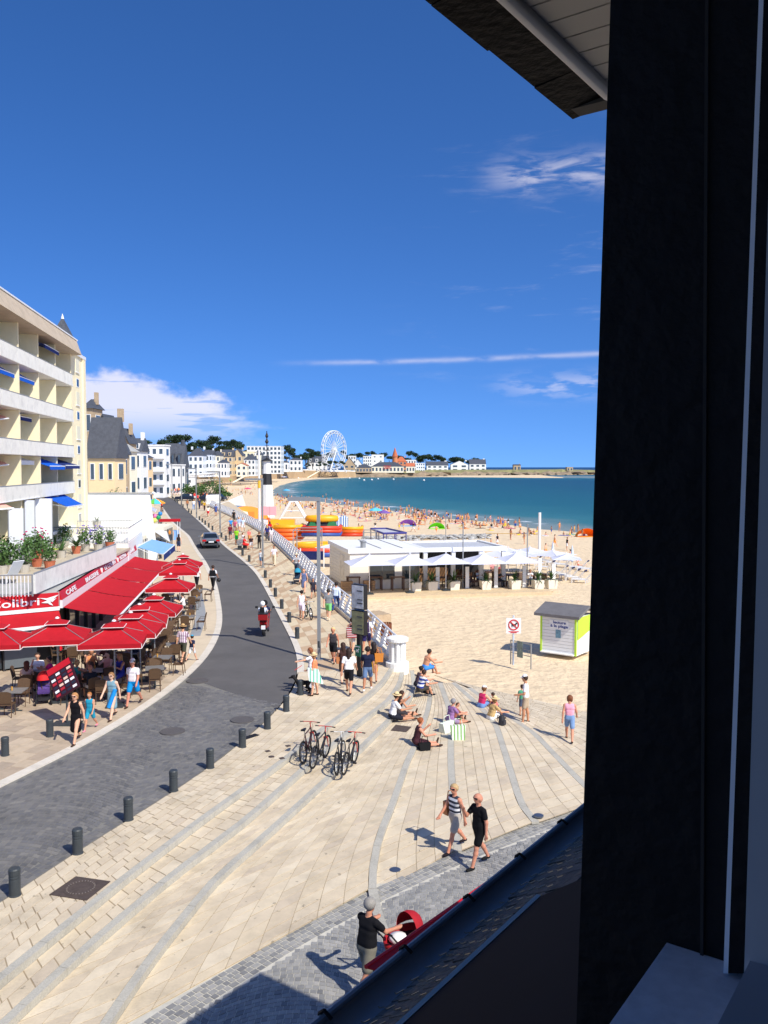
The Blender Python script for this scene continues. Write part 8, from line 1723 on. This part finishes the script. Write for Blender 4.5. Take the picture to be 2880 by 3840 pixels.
# on the steps
P_ = [  # crop, x, y(ground), z, yaw, pose, h, kwargs, label
 ('g',462,440,-.30,-62,'step',1.78,dict(top='bare',bottom='shorts',botc=(70,140,220),hair='short',hairc=(50,38,30),skin=(206,146,112),shoes=False,glasses=True,res=.018),'shirtless man in bright blue shorts sitting at the beach edge'),
 ('g',425,595,-.36,-60,'step',1.66,dict(topc=STR_BB,bottom='shorts',botc=(70,66,60),hair='short',hairc=(60,40,30),shoec=(30,34,44),res=.018),'boy in a blue and white striped T-shirt sitting on the steps'),
 ('g',405,560,-.36,-66,'step',1.62,dict(top='tank',topc=(90,70,80),bottom='shorts',botc=(50,50,60),hair='bun',hairc=(40,30,26),res=.022),'dark-haired person half hidden behind the striped boy'),
 ('g',228,770,-.36,-70,'steplong',1.76,dict(topc=(238,238,238),bottom='shorts',botc=(36,38,48),hair='short',hat='straw',skin=(190,136,104),res=.018),'man in a white T-shirt and straw hat sitting on the steps'),
 ('g',268,740,-.36,-72,'steplong',1.64,dict(top='tank',topc=(60,50,54),bottom='shorts',botc=(60,56,60),hair='long',hairc=(60,40,30),res=.022),'woman with dark hair sitting beside the man in the straw hat'),
 ('g',398,955,-.46,-76,'steplong',1.66,dict(top='dress',topc=FLOR,bottom='none',hair='bun',hairc=(150,84,46),skin=(214,150,122),res=.018),'auburn-haired woman in a dark floral dress sitting on the slabs'),
 ('g',640,800,-.52,-58,'steplong',1.62,dict(topc=FLOR2,bottom='shorts',botc=(150,130,160),hair='short',hairc=(140,138,140),skin=(196,140,112),res=.018),'grey-haired woman in a floral top sitting with beach bags'),
 ('g',672,760,-.52,-70,'ground',1.2,dict(topc=(150,90,80),hair='short',hairc=(90,56,36),res=.02),'small child sitting beside the grey-haired woman'),
 ('g',862,682,-.62,-50,'ground',1.66,dict(top='tank',topc=(200,50,100),bottom='shorts',botc=(110,140,190),hair='short',hairc=(120,80,50),hat='cap',hatc=(236,236,236),res=.018),'woman in a pink tank top and white cap sitting on the slabs'),
 ('g',932,765,-.6,-60,'ground',1.68,dict(topc=FLOR3,bottom='shorts',botc=(236,236,232),hair='bob',hairc=(150,110,70),hat='straw',res=.018),'woman in a beige floral blouse and straw hat sitting on the slabs'),
 ('g',975,680,-.66,60,'ground',1.2,dict(topc=(226,120,110),bottom='shorts',botc=(70,80,120),hair='short',res=.022),'small child in an orange top behind the straw-hatted woman'),
 ('g',1185,785,-.72,78,'stand2',1.78,dict(topc=(238,238,238),bottom='shorts',botc=(186,166,140),hair='short',hat='cap',hatc=(240,240,240),skin=(196,140,106),res=.018),'man in a white T-shirt, white cap and beige shorts standing on the slabs'),
 ('g',1160,735,-.72,20,'stand',1.2,dict(topc=(80,150,120),bottom='shorts',botc=(80,90,110),hair='short',res=.022),'child half hidden behind the man with the white cap'),
 ('g',1497,915,-.75,-14,'walk',1.66,dict(top='tank',topc=(240,170,190),bottom='shorts',botc=(120,150,190),hair='bob',hairc=(120,72,44),skin=(206,146,116),res=.018),'woman in a pink tank top and denim shorts walking to the beach'),
 # promenade
 ('d',1140,1003,0,172,'walk',1.64,dict(top='tank',topc=M('black_print',C(60,56,60),.85,var=.6,scale=26),bottom='shorts',botc=(26,26,30),hair='bob',hairc=(222,190,130),skin=(204,138,108),fat=1.12),'blonde woman in a printed top with a blue belt bag facing us'),
 ('d',1262,1246,0,-6,'walk',1.82,dict(topc=(240,240,238),bottom='shorts',botc=(26,26,30),hair='long',hairc=(50,36,30),res=.018),'person in a white T-shirt and black shorts walking away by the totem'),
 ('d',1218,1165,0,10,'walk2',1.7,dict(top='tank',topc=(70,48,44),bottom='shorts',botc=(60,44,40),hair='long',hairc=(60,40,30)),'woman with long brown hair partly hidden beside the white T-shirt'),
 ('d',1408,1222,0,-4,'walk2',1.78,dict(topc=(32,38,62),bottom='shorts',botc=(100,124,160),hair='short',hairc=(40,30,26),shoec=(240,240,240),skin=(176,120,88),res=.018),'man in a navy T-shirt and denim shorts with white trainers'),
 ('d',1455,1150,0,0,'walk',1.66,dict(top='tank',topc=(30,26,28),bottom='skirt',botc=(232,184,60),hair='long',hairc=(36,28,26),skin=(190,130,98)),'woman in a black top and yellow skirt by the railing'),
 ('d',1285,925,0,-8,'walk',1.68,dict(top='tank',topc=(60,40,44),bottom='shorts',botc=(230,226,216),hair='bun',hairc=(70,46,34)),'woman with a large striped beach bag walking away'),
 ('d',1400,925,0,-6,'walk2',1.8,dict(topc=(232,232,236),bottom='shorts',botc=(50,44,90),hair='short',hairc=(50,38,30)),'man in a white T-shirt with a dark purple backpack'),
 ('d',970,1222,0,92,'point',1.68,dict(topc=(236,236,238),bottom='pants',botc=(210,214,226),hair='long',hairc=(140,84,50),res=.018),'woman with auburn hair pointing across the road'),
 ('d',998,1262,0,84,'stand2',1.64,dict(topc=(240,140,96),bottom='shorts',botc=(226,196,170),hair='bob',hairc=(160,120,80),hat='straw',fat=1.06,res=.018),'woman in an orange top and straw hat with a striped towel'),
 ('d',1103,672,0,-6,'walk',1.8,dict(topc=(128,132,136),bottom='shorts',botc=(120,196,120),hair='short',hairc=(60,50,44),hat='cap',hatc=(50,50,56),shoec=(230,220,200)),'man in a grey T-shirt, cap and green shorts walking away'),
 ('d',1162,606,0,-10,'walk2',1.78,dict(top='sleeve',topc=(206,220,240),bottom='pants',botc=(50,70,120),hair='short',hairc=(36,28,26)),'man in a pale blue shirt and jeans beside the railing'),
 ('d',895,668,0,0,'walk',1.7,dict(top='tank',topc=(240,238,240),bottom='shorts',botc=(226,214,230),hair='bun',hairc=(40,30,28)),'woman in a white vest and white shorts leaning to a small bike'),
 ('d',912,462,0,176,'walk',1.68,dict(top='dress',topc=M('blue_mottle',C(96,110,150),.85,var=.4,scale=30),bottom='none',hair='bob',hairc=(170,120,70)),'woman in a mottled blue dress walking towards us'),
 ('d',985,505,0,176,'walk2',1.35,dict(topc=(54,54,66),bottom='shorts',botc=(60,50,66),hair='long',hairc=(60,40,34)),'girl in dark clothes beside the woman in blue'),
 ('d',856,330,0,176,'push',1.76,dict(topc=STR_BW,bottom='shorts',botc=(60,70,90),hair='short',hat='straw',hatc=(226,210,180)),'man in a striped T-shirt and pale hat pushing a stroller'),
 ('d',680,248,0,178,'walk',1.74,dict(topc=(222,214,218),bottom='pants',botc=(222,206,176),hair='short',hairc=(60,44,36),fat=1.05),'man in a pale T-shirt and beige trousers with a cross-body strap'),
 ('d',576,250,0,150,'stand',1.3,dict(topc=(226,232,238),bottom='shorts',botc=(110,150,190),hair='short',hairc=(40,30,28)),'boy in white standing beside the second lamp post'),
 ('d',205,448,0,-8,'walk',1.82,dict(topc=(232,234,238),bottom='pants',botc=(30,30,34),hair='short',hairc=(60,44,36),skin=(190,130,100)),'officer in a white shirt and dark vest walking on the road edge'),
 ('d',80,440,0,170,'walk',1.78,dict(topc=(232,232,232),bottom='pants',botc=(30,30,36),hair='short'),'person in dark trousers half hidden under the far red parasols'),
 ('b',1582,1465,0,-10,'walk',1.78,dict(top='polo',topc=PLAID,bottom='shorts',botc=(66,68,56),hair='short',hat='straw',hatc=(196,160,110),res=.018),'man in a plaid shirt and straw hat walking beside the café chairs'),
 ('d',42,993,0,-30,'walk2',1.2,dict(topc=(40,50,80),bottom='shorts',botc=(216,222,226),hair='short',hat='cap',hatc=(40,160,200),res=.02),'small boy in a turquoise cap on the left pavement'),
 # café side
 ('i',432,278,0,170,'walk',1.66,dict(top='dress',topc=(22,20,24),bottom='none',hair='bob',hairc=(180,130,80),glasses=True,res=.018),'woman in a black dress and sunglasses walking past the menu board'),
 ('i',512,205,0,172,'walk2',1.3,dict(top='tank',topc=(40,150,180),bottom='shorts',botc=(40,150,180),hair='bun',hairc=(170,110,60),shoec=(230,140,160),res=.018),'girl in a turquoise playsuit beside the woman in black'),
 ('i',637,142,0,168,'walk',1.68,dict(top='dress',topc=(126,160,172),bottom='none',hair='bob',hairc=(150,110,70),glasses=True,res=.018),'woman in a grey-blue dress with a bright blue towel'),
 ('b',1155,1835,0,172,'walk2',1.78,dict(top='polo',topc=M('white_check',C(238,234,236),.85,var=.06,stripes=(0,16,C(214,204,216),.8)),bottom='shorts',botc=(20,140,210),hair='short',hat='cap',hatc=(240,236,226),skin=(204,136,112),fat=1.08,res=.018),'man in a white checked shirt, cap and bright blue shorts'),
 ('b',1545,505,0,0,'stand',1.7,dict(top='tank',topc=(40,36,40),bottom='shorts',botc=(50,60,90),hair='long',hairc=(60,40,32)),'woman in black with denim shorts outside the balloon shop'),
 ('b',1488,440,0,160,'stand',1.66,dict(top='tank',topc=(220,190,180),bottom='shorts',botc=(210,170,150),hair='long'),'woman in a pale top at the balloon shop'),
 ('b',1440,390,0,120,'stand2',1.7,dict(topc=(200,60,60),hair='short'),'person in a red top at the balloon shop cart'),
 ('b',1385,565,0,100,'stand',1.72,dict(topc=(238,238,238),bottom='pants',botc=(60,60,70),hair='short'),'person in white under the light blue shop awning'),
 ('b',1320,555,0,60,'stand',1.7,dict(topc=(120,60,60),bottom='pants',botc=(60,60,70),hair='short'),'person in dark red under the light blue shop awning'),
]
for k,x,y,z,yaw,pose,h,kw,lab in P_:
 p = on(k,x,y,z) if z else onr(k,x,y); person(lab,p,yaw,pose,h,**kw)
Cg = [(840,1170,10,'walk',(110,36,50),(70,70,80),'person in a maroon top at the bench group'),(905,1225,170,'stand',(150,214,50),(30,150,70),'man in a lime T-shirt and green shorts'),(980,1275,-100,'chair',(226,50,50),(226,50,50),'woman in a red dress sitting on the bench'),(965,1230,-90,'chair',(236,220,220),(200,180,170),'person in pale clothes on the bench beside the red dress'),(1035,1195,175,'walk',(240,130,120),(230,160,90),'girl in a coral top walking towards us'),(1057,1275,0,'walk2',(60,40,40),(200,200,206),'boy in a brown T-shirt by the bench'),(1140,1265,20,'hips',(26,26,28),(30,30,34),'large man in black at the railing'),(1222,1185,20,'stand',(50,50,110),(60,60,70),'person in navy leaning at the railing'),(1265,1205,40,'stand',(232,220,226),(200,190,190),'woman in white with a red headscarf at the railing'),(1250,1130,10,'stand',(200,30,40),(60,60,70),'person in a red cap and top by the railing'),(845,1080,175,'walk',(60,150,230),(60,90,130),'man in a bright blue T-shirt in the promenade crowd'),(890,1100,170,'walk2',(200,90,120),(120,90,100),'woman in a patterned pink top in the promenade crowd'),(930,1080,178,'walk',(170,190,226),(220,220,226),'man in a pale blue shirt in the promenade crowd'),(972,1090,182,'walk2',(200,216,236),(236,236,240),'man in white and pale blue nearest the railing'),(877,990,0,'stand',(40,36,36),(40,40,44),'person in dark clothes by the dark post at the crowd'),(610,935,5,'walk',(238,228,214),(220,50,60),'man in a cream shirt and red shorts walking away'),(690,925,0,'stand',(70,90,150),(70,90,150),'person in blue standing at the white railing'),(395,850,170,'walk',(180,120,80),(90,90,90),'person in brown at the left of the far crowd'),(460,862,10,'walk2',(236,236,240),(120,160,210),'person in white and pale blue in the far crowd'),(520,855,0,'walk',(50,60,90),(40,50,80),'person in navy in the far crowd'),(545,850,0,'walk2',(150,140,60),(60,60,70),'person in olive in the far crowd'),(572,872,0,'walk',(190,150,40),(70,40,40),'person in mustard with dark shorts in the far crowd'),(413,765,0,'walk',(240,238,236),(226,70,50),'person in white with red shorts further up the promenade'),(500,790,0,'stand',(226,50,50),(60,60,70),'person in red by the fourth lamp post'),(470,770,0,'stand',(230,60,60),(230,226,220),'second person in red by the parked cars'),(540,740,0,'stand',(236,210,150),(60,60,70),'person in yellow by the parked cars'),(30,745,0,'walk',(236,150,130),(220,120,110),'person in coral walking at the top of the road')]
for x,y,yaw,pose,tc,bc,lab in Cg:
 p = onr('c',x,y); person(lab,p,yaw,pose,random.uniform(1.62,1.8) if 'boy' not in lab and 'girl' not in lab else 1.4,.03,topc=tc,botc=bc,bottom=random.choice(('shorts','pants')) if 'dress' not in lab else 'skirt',hairc=random.choice(((50,36,30),(120,80,50),(190,150,100))),hair=random.choice(('short','short','long')))
t = thing('bench','grey promenade bench with the woman in red','bench',onr('c',970,1270),R(-100)); lbox(t,'seat',GREYM,((0,0,.43),(1.8,.4,.05))); lbox(t,'backrest',GREYM,((0,-.25,.72),(1.8,.05,.4))); [lbox(t,'leg',DKMET,((sx * .75,-.05,.2),(.06,.4,.4))) for sx in (-1,1)]
FARC = [(x,y) for x,y in ((100,700),(120,705),(140,708),(155,712),(165,705),(205,700),(218,702),(235,706),(260,712),(270,705),(290,708),(305,700),(20,690),(8,680),(40,684),(60,690),(430,770),(560,760),(585,752),(600,770))]
for i,(x,y) in enumerate(FARC):
 k = i % 8; person('tiny distant walker in the crowd at the top of the promenade',onr('c',x,y),random.uniform(0,360),random.choice(('walk','walk2','stand')),1.7,.045,topc=[(236,236,236),(226,60,50),(40,44,60),(240,140,80),(70,110,180),(226,180,170),(60,60,60),(236,220,120)][k],botc=(60,70,100),cache='far%d' % k,group='distant walkers on the promenade')
# things carried and parked beside people
p = on('d',1285,925,0); bag('beach_bag','large red striped beach bag on the walking woman',off(p,-8,.1,-.26,.75),(.62,.2,.46),M('bag_stripes',C(150,60,66),.85,var=.05,stripes=(2,10,C(206,190,190),.6)),R(8))
def backpack(label,p,rz,rgb,s=1.0):
 t = thing('backpack',label,'backpack',p,rz); m = MB(); m.hexa([(-.16 * s,-.1 * s,0),(.16 * s,-.1 * s,0),(.16 * s,.1 * s,0),(-.16 * s,.1 * s,0)],[(-.12 * s,-.05 * s,.44 * s),(.12 * s,-.05 * s,.44 * s),(.12 * s,.09 * s,.44 * s),(-.12 * s,.09 * s,.44 * s)]); lpart(t,'sack',m,cloth(rgb)); m = MB(); m.box((0,-.12 * s,.14 * s),(.22 * s,.06 * s,.2 * s)); lpart(t,'pocket',m,cloth(rgb)); m = MB(); [m.path([(sx * .1 * s,.09 * s,.42 * s),(sx * .12 * s,.16 * s,.46 * s),(sx * .12 * s,.17 * s,.2 * s)],.015 * s,4) for sx in (-1,1)]; lpart(t,'straps',m,cloth(rgb))
p = on('d',1400,925,0); backpack('dark purple backpack worn by the man in white',off(p,-6,0,-.26,1.0),R(-6),(70,52,84))
backpack('black backpack on the ground beside the striped boy',on('g',478,585,-.5),.5,(26,26,30),.8); backpack('black and white backpack at the feet of the straw-hatted woman',on('g',1015,800,-.58),.9,(60,60,64),.8)
bag('handbag','small black handbag beside the woman in the floral dress',on('g',462,978,-.5),(.4,.2,.24),cloth((26,26,28)),.3); bag('beach_bag','white and lime checked cool bag on the slabs',on('g',700,905,-.53),(.5,.26,.5),M('lime_check',C(226,230,216),.8,var=.1,stripes=(0,9,C(120,170,90),.6)),.1); bag('beach_bag','white basket with a lime towel by the grey-haired woman',on('g',620,850,-.53),(.6,.3,.36),cloth((226,232,214)),.8)
bag('handbag','brown leather handbag by the brown-haired woman',onr('d',1190,1165) + Vector((0,0,.8)),(.32,.14,.26),M('tan_leather',()),.3); bag('handbag','orange bag hanging from the woman in the yellow skirt',off(on('d',1455,1150,0),0,.22,-.12,.82),(.36,.14,.34),M('orange_bag',C(206,130,50),.6,var=.05),0)
t = thing('beach_towel','white and green striped towel held by the woman in orange','towel',on('d',998,1262,0) + Vector((0,-.2,.5))); q = on('d',998,1262,0); m = MB(); m.hexa([q + Vector((-.2,-.26,.62)),q + Vector((.34,-.24,.5)),q + Vector((.34,-.2,.5)),q + Vector((-.2,-.22,.62))],[q + Vector((-.26,-.24,1.12)),q + Vector((.14,-.22,1.06)),q + Vector((.14,-.18,1.06)),q + Vector((-.26,-.2,1.12))]); m.build('cloth',M('towel_stripes',C(232,238,234),.9,var=.05,stripes=(0,8,C(120,200,170),.6)),t)
t = thing('beach_towel','bright blue rolled towel of the woman in grey-blue','towel',on('i',637,142,0) + Vector((.1,-.2,.5))); q = on('i',637,142,0); m = MB(); m.tube(q + Vector((-.05,-.24,.45)),q + Vector((.16,-.18,1.05)),.07,n=8); m.build('roll',cloth((40,150,226)),t)
t = thing('dark_vest','black police-style vest on the officer in white','vest',on('d',205,448,0) + Vector((0,0,1.0))); q = onr('d',205,448); m = MB(); m.hexa([q + Vector((-.2,-.14,1.02)),q + Vector((.2,-.14,1.02)),q + Vector((.2,.13,1.02)),q + Vector((-.2,.13,1.02))],[q + Vector((-.17,-.15,1.42)),q + Vector((.17,-.15,1.42)),q + Vector((.17,.12,1.42)),q + Vector((-.17,.12,1.42))]); m.build('panel',cloth((26,28,34)),t)
t = thing('crash_helmet','black helmet carried by the officer','helmet',q + Vector((.42,0,.7))); m = MB(); m.lathe(q + Vector((.4,0,.62)),[(.08,0),(.14,.08),(.13,.2),(.02,.27)],12); m.build('shell',M('scooter_black',()),t,True)
pushchair('turquoise stroller pushed by the man in stripes',off(onr('d',856,395),176,0,-.1),R(176),M('teal_fabric',C(40,140,170),.8,var=.1),cloth((40,60,80)))
# dog, cyclist, child bike
def dog(label,p,rz,rgb,s=1.0):
 P = []
 def c(a,b,ra,rb,tg=0): P.append(('c',tuple(Vector(a) * s),tuple(Vector(b) * s),ra * s,rb * s,tg,None))
 c((0,.2,.5),(0,-.02,.5),.135,.125); c((0,-.02,.5),(0,-.32,.52),.115,.11); c((0,.26,.56),(0,.42,.74),.085,.07); c((0,.44,.78),(0,.5,.78),.085,.075); c((0,.5,.75),(0,.66,.71),.05,.038)
 for sx in (-1,1):
  c((sx * .08,.22,.46),(sx * .085,.18,.28),.06,.042); c((sx * .085,.18,.28),(sx * .085,.22,.05),.038,.03); c((sx * .085,.22,.035),(sx * .085,.27,.03),.035,.03)
  c((sx * .08,-.3,.48),(sx * .09,-.22,.3),.09,.052); c((sx * .09,-.22,.3),(sx * .09,-.4,.2),.05,.035); c((sx * .09,-.4,.2),(sx * .09,-.37,.04),.033,.028); c((sx * .09,-.37,.035),(sx * .09,-.31,.03),.034,.03)
  c((sx * .07,.42,.84),(sx * .105,.43,.72),.03,.022)
 c((0,-.4,.56),(0,-.6,.6),.035,.025); c((0,-.6,.6),(0,-.7,.72),.025,.015)
 V,Q,tg = field_mesh(P,.02 * s,.03); me = bpy.data.meshes.new('dog'); me.from_pydata(V.tolist(),[],Q.tolist()); me.materials.append(M('fur_%d' % rgb[0],C(*rgb),.8,var=.3,scale=30,bump=.5,bscale=80)); me.polygons.foreach_set('use_smooth',[True] * len(Q)); o = bpy.data.objects.new('dog',me); COL.objects.link(o); o.location = p; o.rotation_euler = (0,0,rz); tag(o,label,'dog')
dog('black dog on a lead behind the bollard',onr('d',900,1240),R(80),(24,22,22),.78); dog('brown and black dog beside the blonde woman',onr('d',1185,1000),R(175),(50,36,28),.72)
t = thing('dog_lead','thin dark red lead between the woman and the black dog','lead',onr('d',935,1200)); q = onr('d',970,1222); m = MB(); m.path([q + Vector((-.35,-.1,1.0)),q + Vector((-.6,-.2,.85)),onr('d',900,1240) + Vector((-.3,.1,.85))],.012,5); m.build('cord',M('sign_red',()),t)
p = onr('b',1400,165); bicycle('bicycle ridden by the cyclist in red up the street',p,R(180),(60,60,66),(120,120,120),0); person('cyclist in a red top riding towards us up the street',p,180,'cycle',1.72,.03,top='tank',topc=(226,50,60),botc=(40,40,46),hair='bun')
p = onr('d',950,660); bicycle("small child's bicycle held by the woman in white",p,R(200),(60,90,90),(190,190,190),.05)
# ------------------------------------------------------------------ bathers
BT = [(226,60,60),(40,90,180),(30,30,36),(240,150,60),(60,170,150),(236,236,236),(200,60,130),(240,210,70)]
CROWD = []                                              # beyond the largest 300 people: joined
BN = ('red','blue','black','orange','teal','white','magenta','yellow')
def bather(k,x,y,kind,lab,group,res,joined=False):
 p = ons(k,x,y); i = random.randrange(4); fem = random.random() < .5
 pose = random.choice(('stand','walk','hips')) if kind == 'stand' else random.choice(('ground','grounds'))
 if p.z < SEA + .05 and kind == 'stand': p.z = max(p.z,SEA - .5)
 h = random.choice((1.72,1.72,1.35)); key = '%s%d%d%.2f%.3f' % (pose,i,fem,h,res); yaw = random.uniform(0,360)
 if 'small bather' in lab: lab = '%s bather in %s swimwear in the near beach crowd' % (dict(stand='standing',walk='walking',hips='hands-on-hips',ground='knees-up sitting',grounds='leaning-back sitting')[pose] + (' young' if h < 1.5 else ''),BN[i * 2 + 1] if fem else BN[(i * 2 + 3) % 8])
 kw = dict(top='bikini',bottom='none',hair='long') if fem else dict(top='shirt' if i == 1 else 'bare',bottom='shorts',hair='short')
 o = person(lab,p,yaw,pose,h,res,topc=BT[i * 2 + fem],botc=BT[(i * 2 + 3) % 8],hairc=((40,30,26),(120,80,46),(190,150,96),(70,48,34))[i],skin=SKINS[i],shoes=False,cache=key,group=group,**kw)
 if joined:
  CROWD.append((o.data,o.matrix_basis.copy())); bpy.data.objects.remove(o)
def towel(p,rgb,rz):
 t = thing('beach_towel','bright beach towel spread on the crowded sand','towel',p + Vector((0,0,.02)),rz,'towels on the sand'); m = MB(); n = 4; m.hexa([(-.45,-.9,0),(.45,-.9,0),(.45,.9,0),(-.45,.9,0)],[(-.45,-.9,.03),(.45,-.88,.04),(.45,.9,.03),(-.43,.9,.045)]); lpart(t,'cloth',m,cloth(rgb))
named = [('f',865,530,'stand','man in black shorts standing by the volleyball net'),('f',690,605,'stand','boy with raised arm behind the restaurant roof'),('f',985,570,'stand','person in red shorts behind the white parasols'),('f',1175,685,'stand','person in black top and grey shorts beside the net post'),('f',1255,590,'stand','person in a black T-shirt and lime shorts on the sand'),('f',1365,625,'stand','person in a blue top and red shorts on the sand'),('f',1395,720,'stand','woman in a white hat and dark swimsuit among the loungers'),('f',205,470,'stand','man standing beside the lime windbreak'),('f',745,590,'stand','person half hidden behind the terrace parasols'),('e',960,765,'sit','person sitting alone right of the castle'),('e',1125,790,'stand','person behind the blue trampolines'),('e',1375,790,'stand','person in a pale shirt right of the trampolines'),('e',1418,800,'stand','person in white beside the pink tent'),('e',1520,815,'stand','tanned man right of the pink tent'),('e',85,640,'sit','person sitting at the foot of the beacon')]
for k,x,y,kd,lab in named: bather(k,x,y,kd,lab,None,.035)
random.seed(21); NB = []
lines = [('e',(90,470),(600,620),95),('e',(600,560),(1300,700),95),('e',(1000,560),(1659,720),60),('f',(0,330),(700,450),80),('f',(700,380),(1550,490),34)]
for k,(x0,y0),(x1,y1),n in lines:
 for i in range(n):
  x = random.uniform(x0,x1); f = (x - x0) / (x1 - x0)
  if k == 'e': yw = np.interp(x,[90,250,500,900,1300,1659],[440,465,490,545,590,640]); y = yw + abs(random.gauss(0,1)) * 60 + 6
  else: yw = np.interp(x,[0,300,700,1100,1560],[300,340,370,430,470]); y = yw + abs(random.gauss(0,1)) * 40 + 4
  kd = random.choice(('stand','sit','sit','lie')) if y > yw + 25 else random.choice(('stand','stand','sit'))
  NB.append((k,x,y,kd))
  if kd != 'stand' and random.random() < .4: towel(ons(k,x,y),random.choice(BT),random.random() * 6)
NB.sort(key=lambda q: -ons(q[0],q[1],q[2]).y); NB.reverse()
for i,(k,x,y,kd) in enumerate(NB): bather(k,x,y,kd,'small bather among the crowd on the near half of the beach','bathers on the beach',.045,i >= 112)
for i in range(150):                                        # far beach towards the sea wall
 x = random.uniform(540,1640); y = random.uniform(500,720) if x < 1300 else random.uniform(470,540)
 if x < 760: y = random.uniform(560,620)
 p = ons('c',x,y)
 if dist_poly(p.x,p.y,WATER) < 2 or p.y < 175: continue
 bather('c',x,y,random.choice(('stand','sit','sit')),'tiny bather on the far sand towards the sea wall','bathers on the far beach',.06,True)
for i in range(30):                                        # in the water
 x = random.uniform(120,1650); yw = np.interp(x,[90,250,500,900,1300,1659],[440,465,490,545,590,640]); y = yw - random.uniform(3,60) * (.5 + random.random())
 p = on('e',x,y,SEA); 
 if dist_poly(p.x,p.y,WATER) > -1: continue
 i_ = random.randrange(4); person('tiny swimmer standing in the shallow sea',p + Vector((0,0,-random.uniform(.5,1.1))),random.uniform(0,360),'swim',1.7,.06,top='bare' if i_ % 2 else 'bikini',bottom='shorts' if i_ % 2 else 'none',topc=BT[i_],botc=BT[i_ + 2],shoes=False,hair='short',cache='sw%d' % i_,group='swimmers in the shallows')
for lab,k,x,y,r_,cs in (('turquoise parasol on the crowded near beach','e',1128,660,2.0,[(90,190,220),(110,200,226)]),('small green parasol by the far wall','c',830,575,2.4,[(110,190,90)]),('orange parasol by the far wall','c',690,585,2.6,[(240,130,80)]),('light blue parasol at the waterline','e',205,420,2.0,[(90,180,220)]),('yellow parasol on the far sand','c',1455,505,3.0,[(240,200,110)]),('pink parasol in the middle of the far sand','c',1020,680,2.2,[(226,80,120)]),('purple parasol among the near bathers','e',1215,690,1.6,[(120,90,160)]),('blue and white parasol on the far sand','e',180,262,4.0,[(150,170,230),(230,230,240)])):
 round_parasol(lab,ons(k,x,y),r_ * .8,2.1,1.5,[PC(*c) for c in cs])
def popup(lab,k,x,y,rgb,w,rgb2=None):
 p = ons(k,x,y); t = thing('pop_up_tent',lab,'beach tent',p,R(20)); n = 10; m = MB(); vs = []
 for j in range(6):
  a = math.pi / 2 * j / 5
  for i in range(n + 1): b = math.pi * i / n; vs.append((w * math.cos(b) * math.cos(a * .6),w * .8 * math.sin(a),w * .75 * math.sin(b) * math.cos(a * .8)))
 m.add(vs,[(j * (n + 1) + i,j * (n + 1) + i + 1,(j + 1) * (n + 1) + i + 1,(j + 1) * (n + 1) + i) for j in range(5) for i in range(n)]); lpart(t,'shell',m,PC(*rgb),True); lbox(t,'ground_sheet',PC(*(rgb2 or rgb)),((0,.3,.03),(w * 1.7,w * 1.1,.04)))
popup('pink and blue pop-up beach tent right of the trampolines','e',1465,755,(236,120,190),1.7,(90,180,226)); popup('lime green pop-up windbreak on the sand','f',212,435,(150,226,60),1.5); popup('orange beach shelter at the right edge','f',1545,505,(240,140,40),1.8)
# volleyball net
t = thing('volleyball_net','yellow-taped volleyball net between white posts','net',ons('f',900,560)); a,b = ons('f',640,590),ons('f',1120,635); za = 1.5
for p,h_,r_ in ((a,2.0,.05),(b,5.5,.18),(ons('f',735,575),1.6,.05)): m = MB(); m.tube(p,p + Vector((0,0,h_ * .9)),r_,n=8); m.build('post',WHITEM,t)
m = MB(); a2,b2 = a + Vector((0,0,1.8)),b + Vector((0,0,2.2)); m.tube(a2,b2,.04,n=5); m.build('tape',M('yellow_tape',C(236,190,80),.7,var=.05),t)
# buoys
for i in range(9): p = on('e',[330,700,860,960,1010,1090,1155,1315,1630][i],[262,250,262,266,284,280,270,275,285][i],SEA); t = thing('buoy','tiny white buoy floating in the bay','buoy',p - Vector((0,0,.3)),0,'buoys in the bay'); m = MB(); m.lathe((0,0,0),[(.3,0),(.9,.5),(.9,1.0),(.3,1.5)],10); lpart(t,'float',m,WHITEM)

mats = []; V = []; F = []; MI = []
for me,mw in CROWD:
 n = len(V); V += [tuple(mw @ v.co) for v in me.vertices]; idx = []
 for q in me.materials:
  if q not in mats: mats.append(q)
  idx.append(mats.index(q))
 for pl_ in me.polygons: F.append(tuple(n + j for j in pl_.vertices)); MI.append(idx[pl_.material_index])
m = MB(); m.v = V; m.f = F; m.m = MI; m.r = [0.5] * len(F); tag(m.build('distant_bathers',mats,None,True),'distant crowd of tiny bathers on the far sand','crowd',kind='stuff')
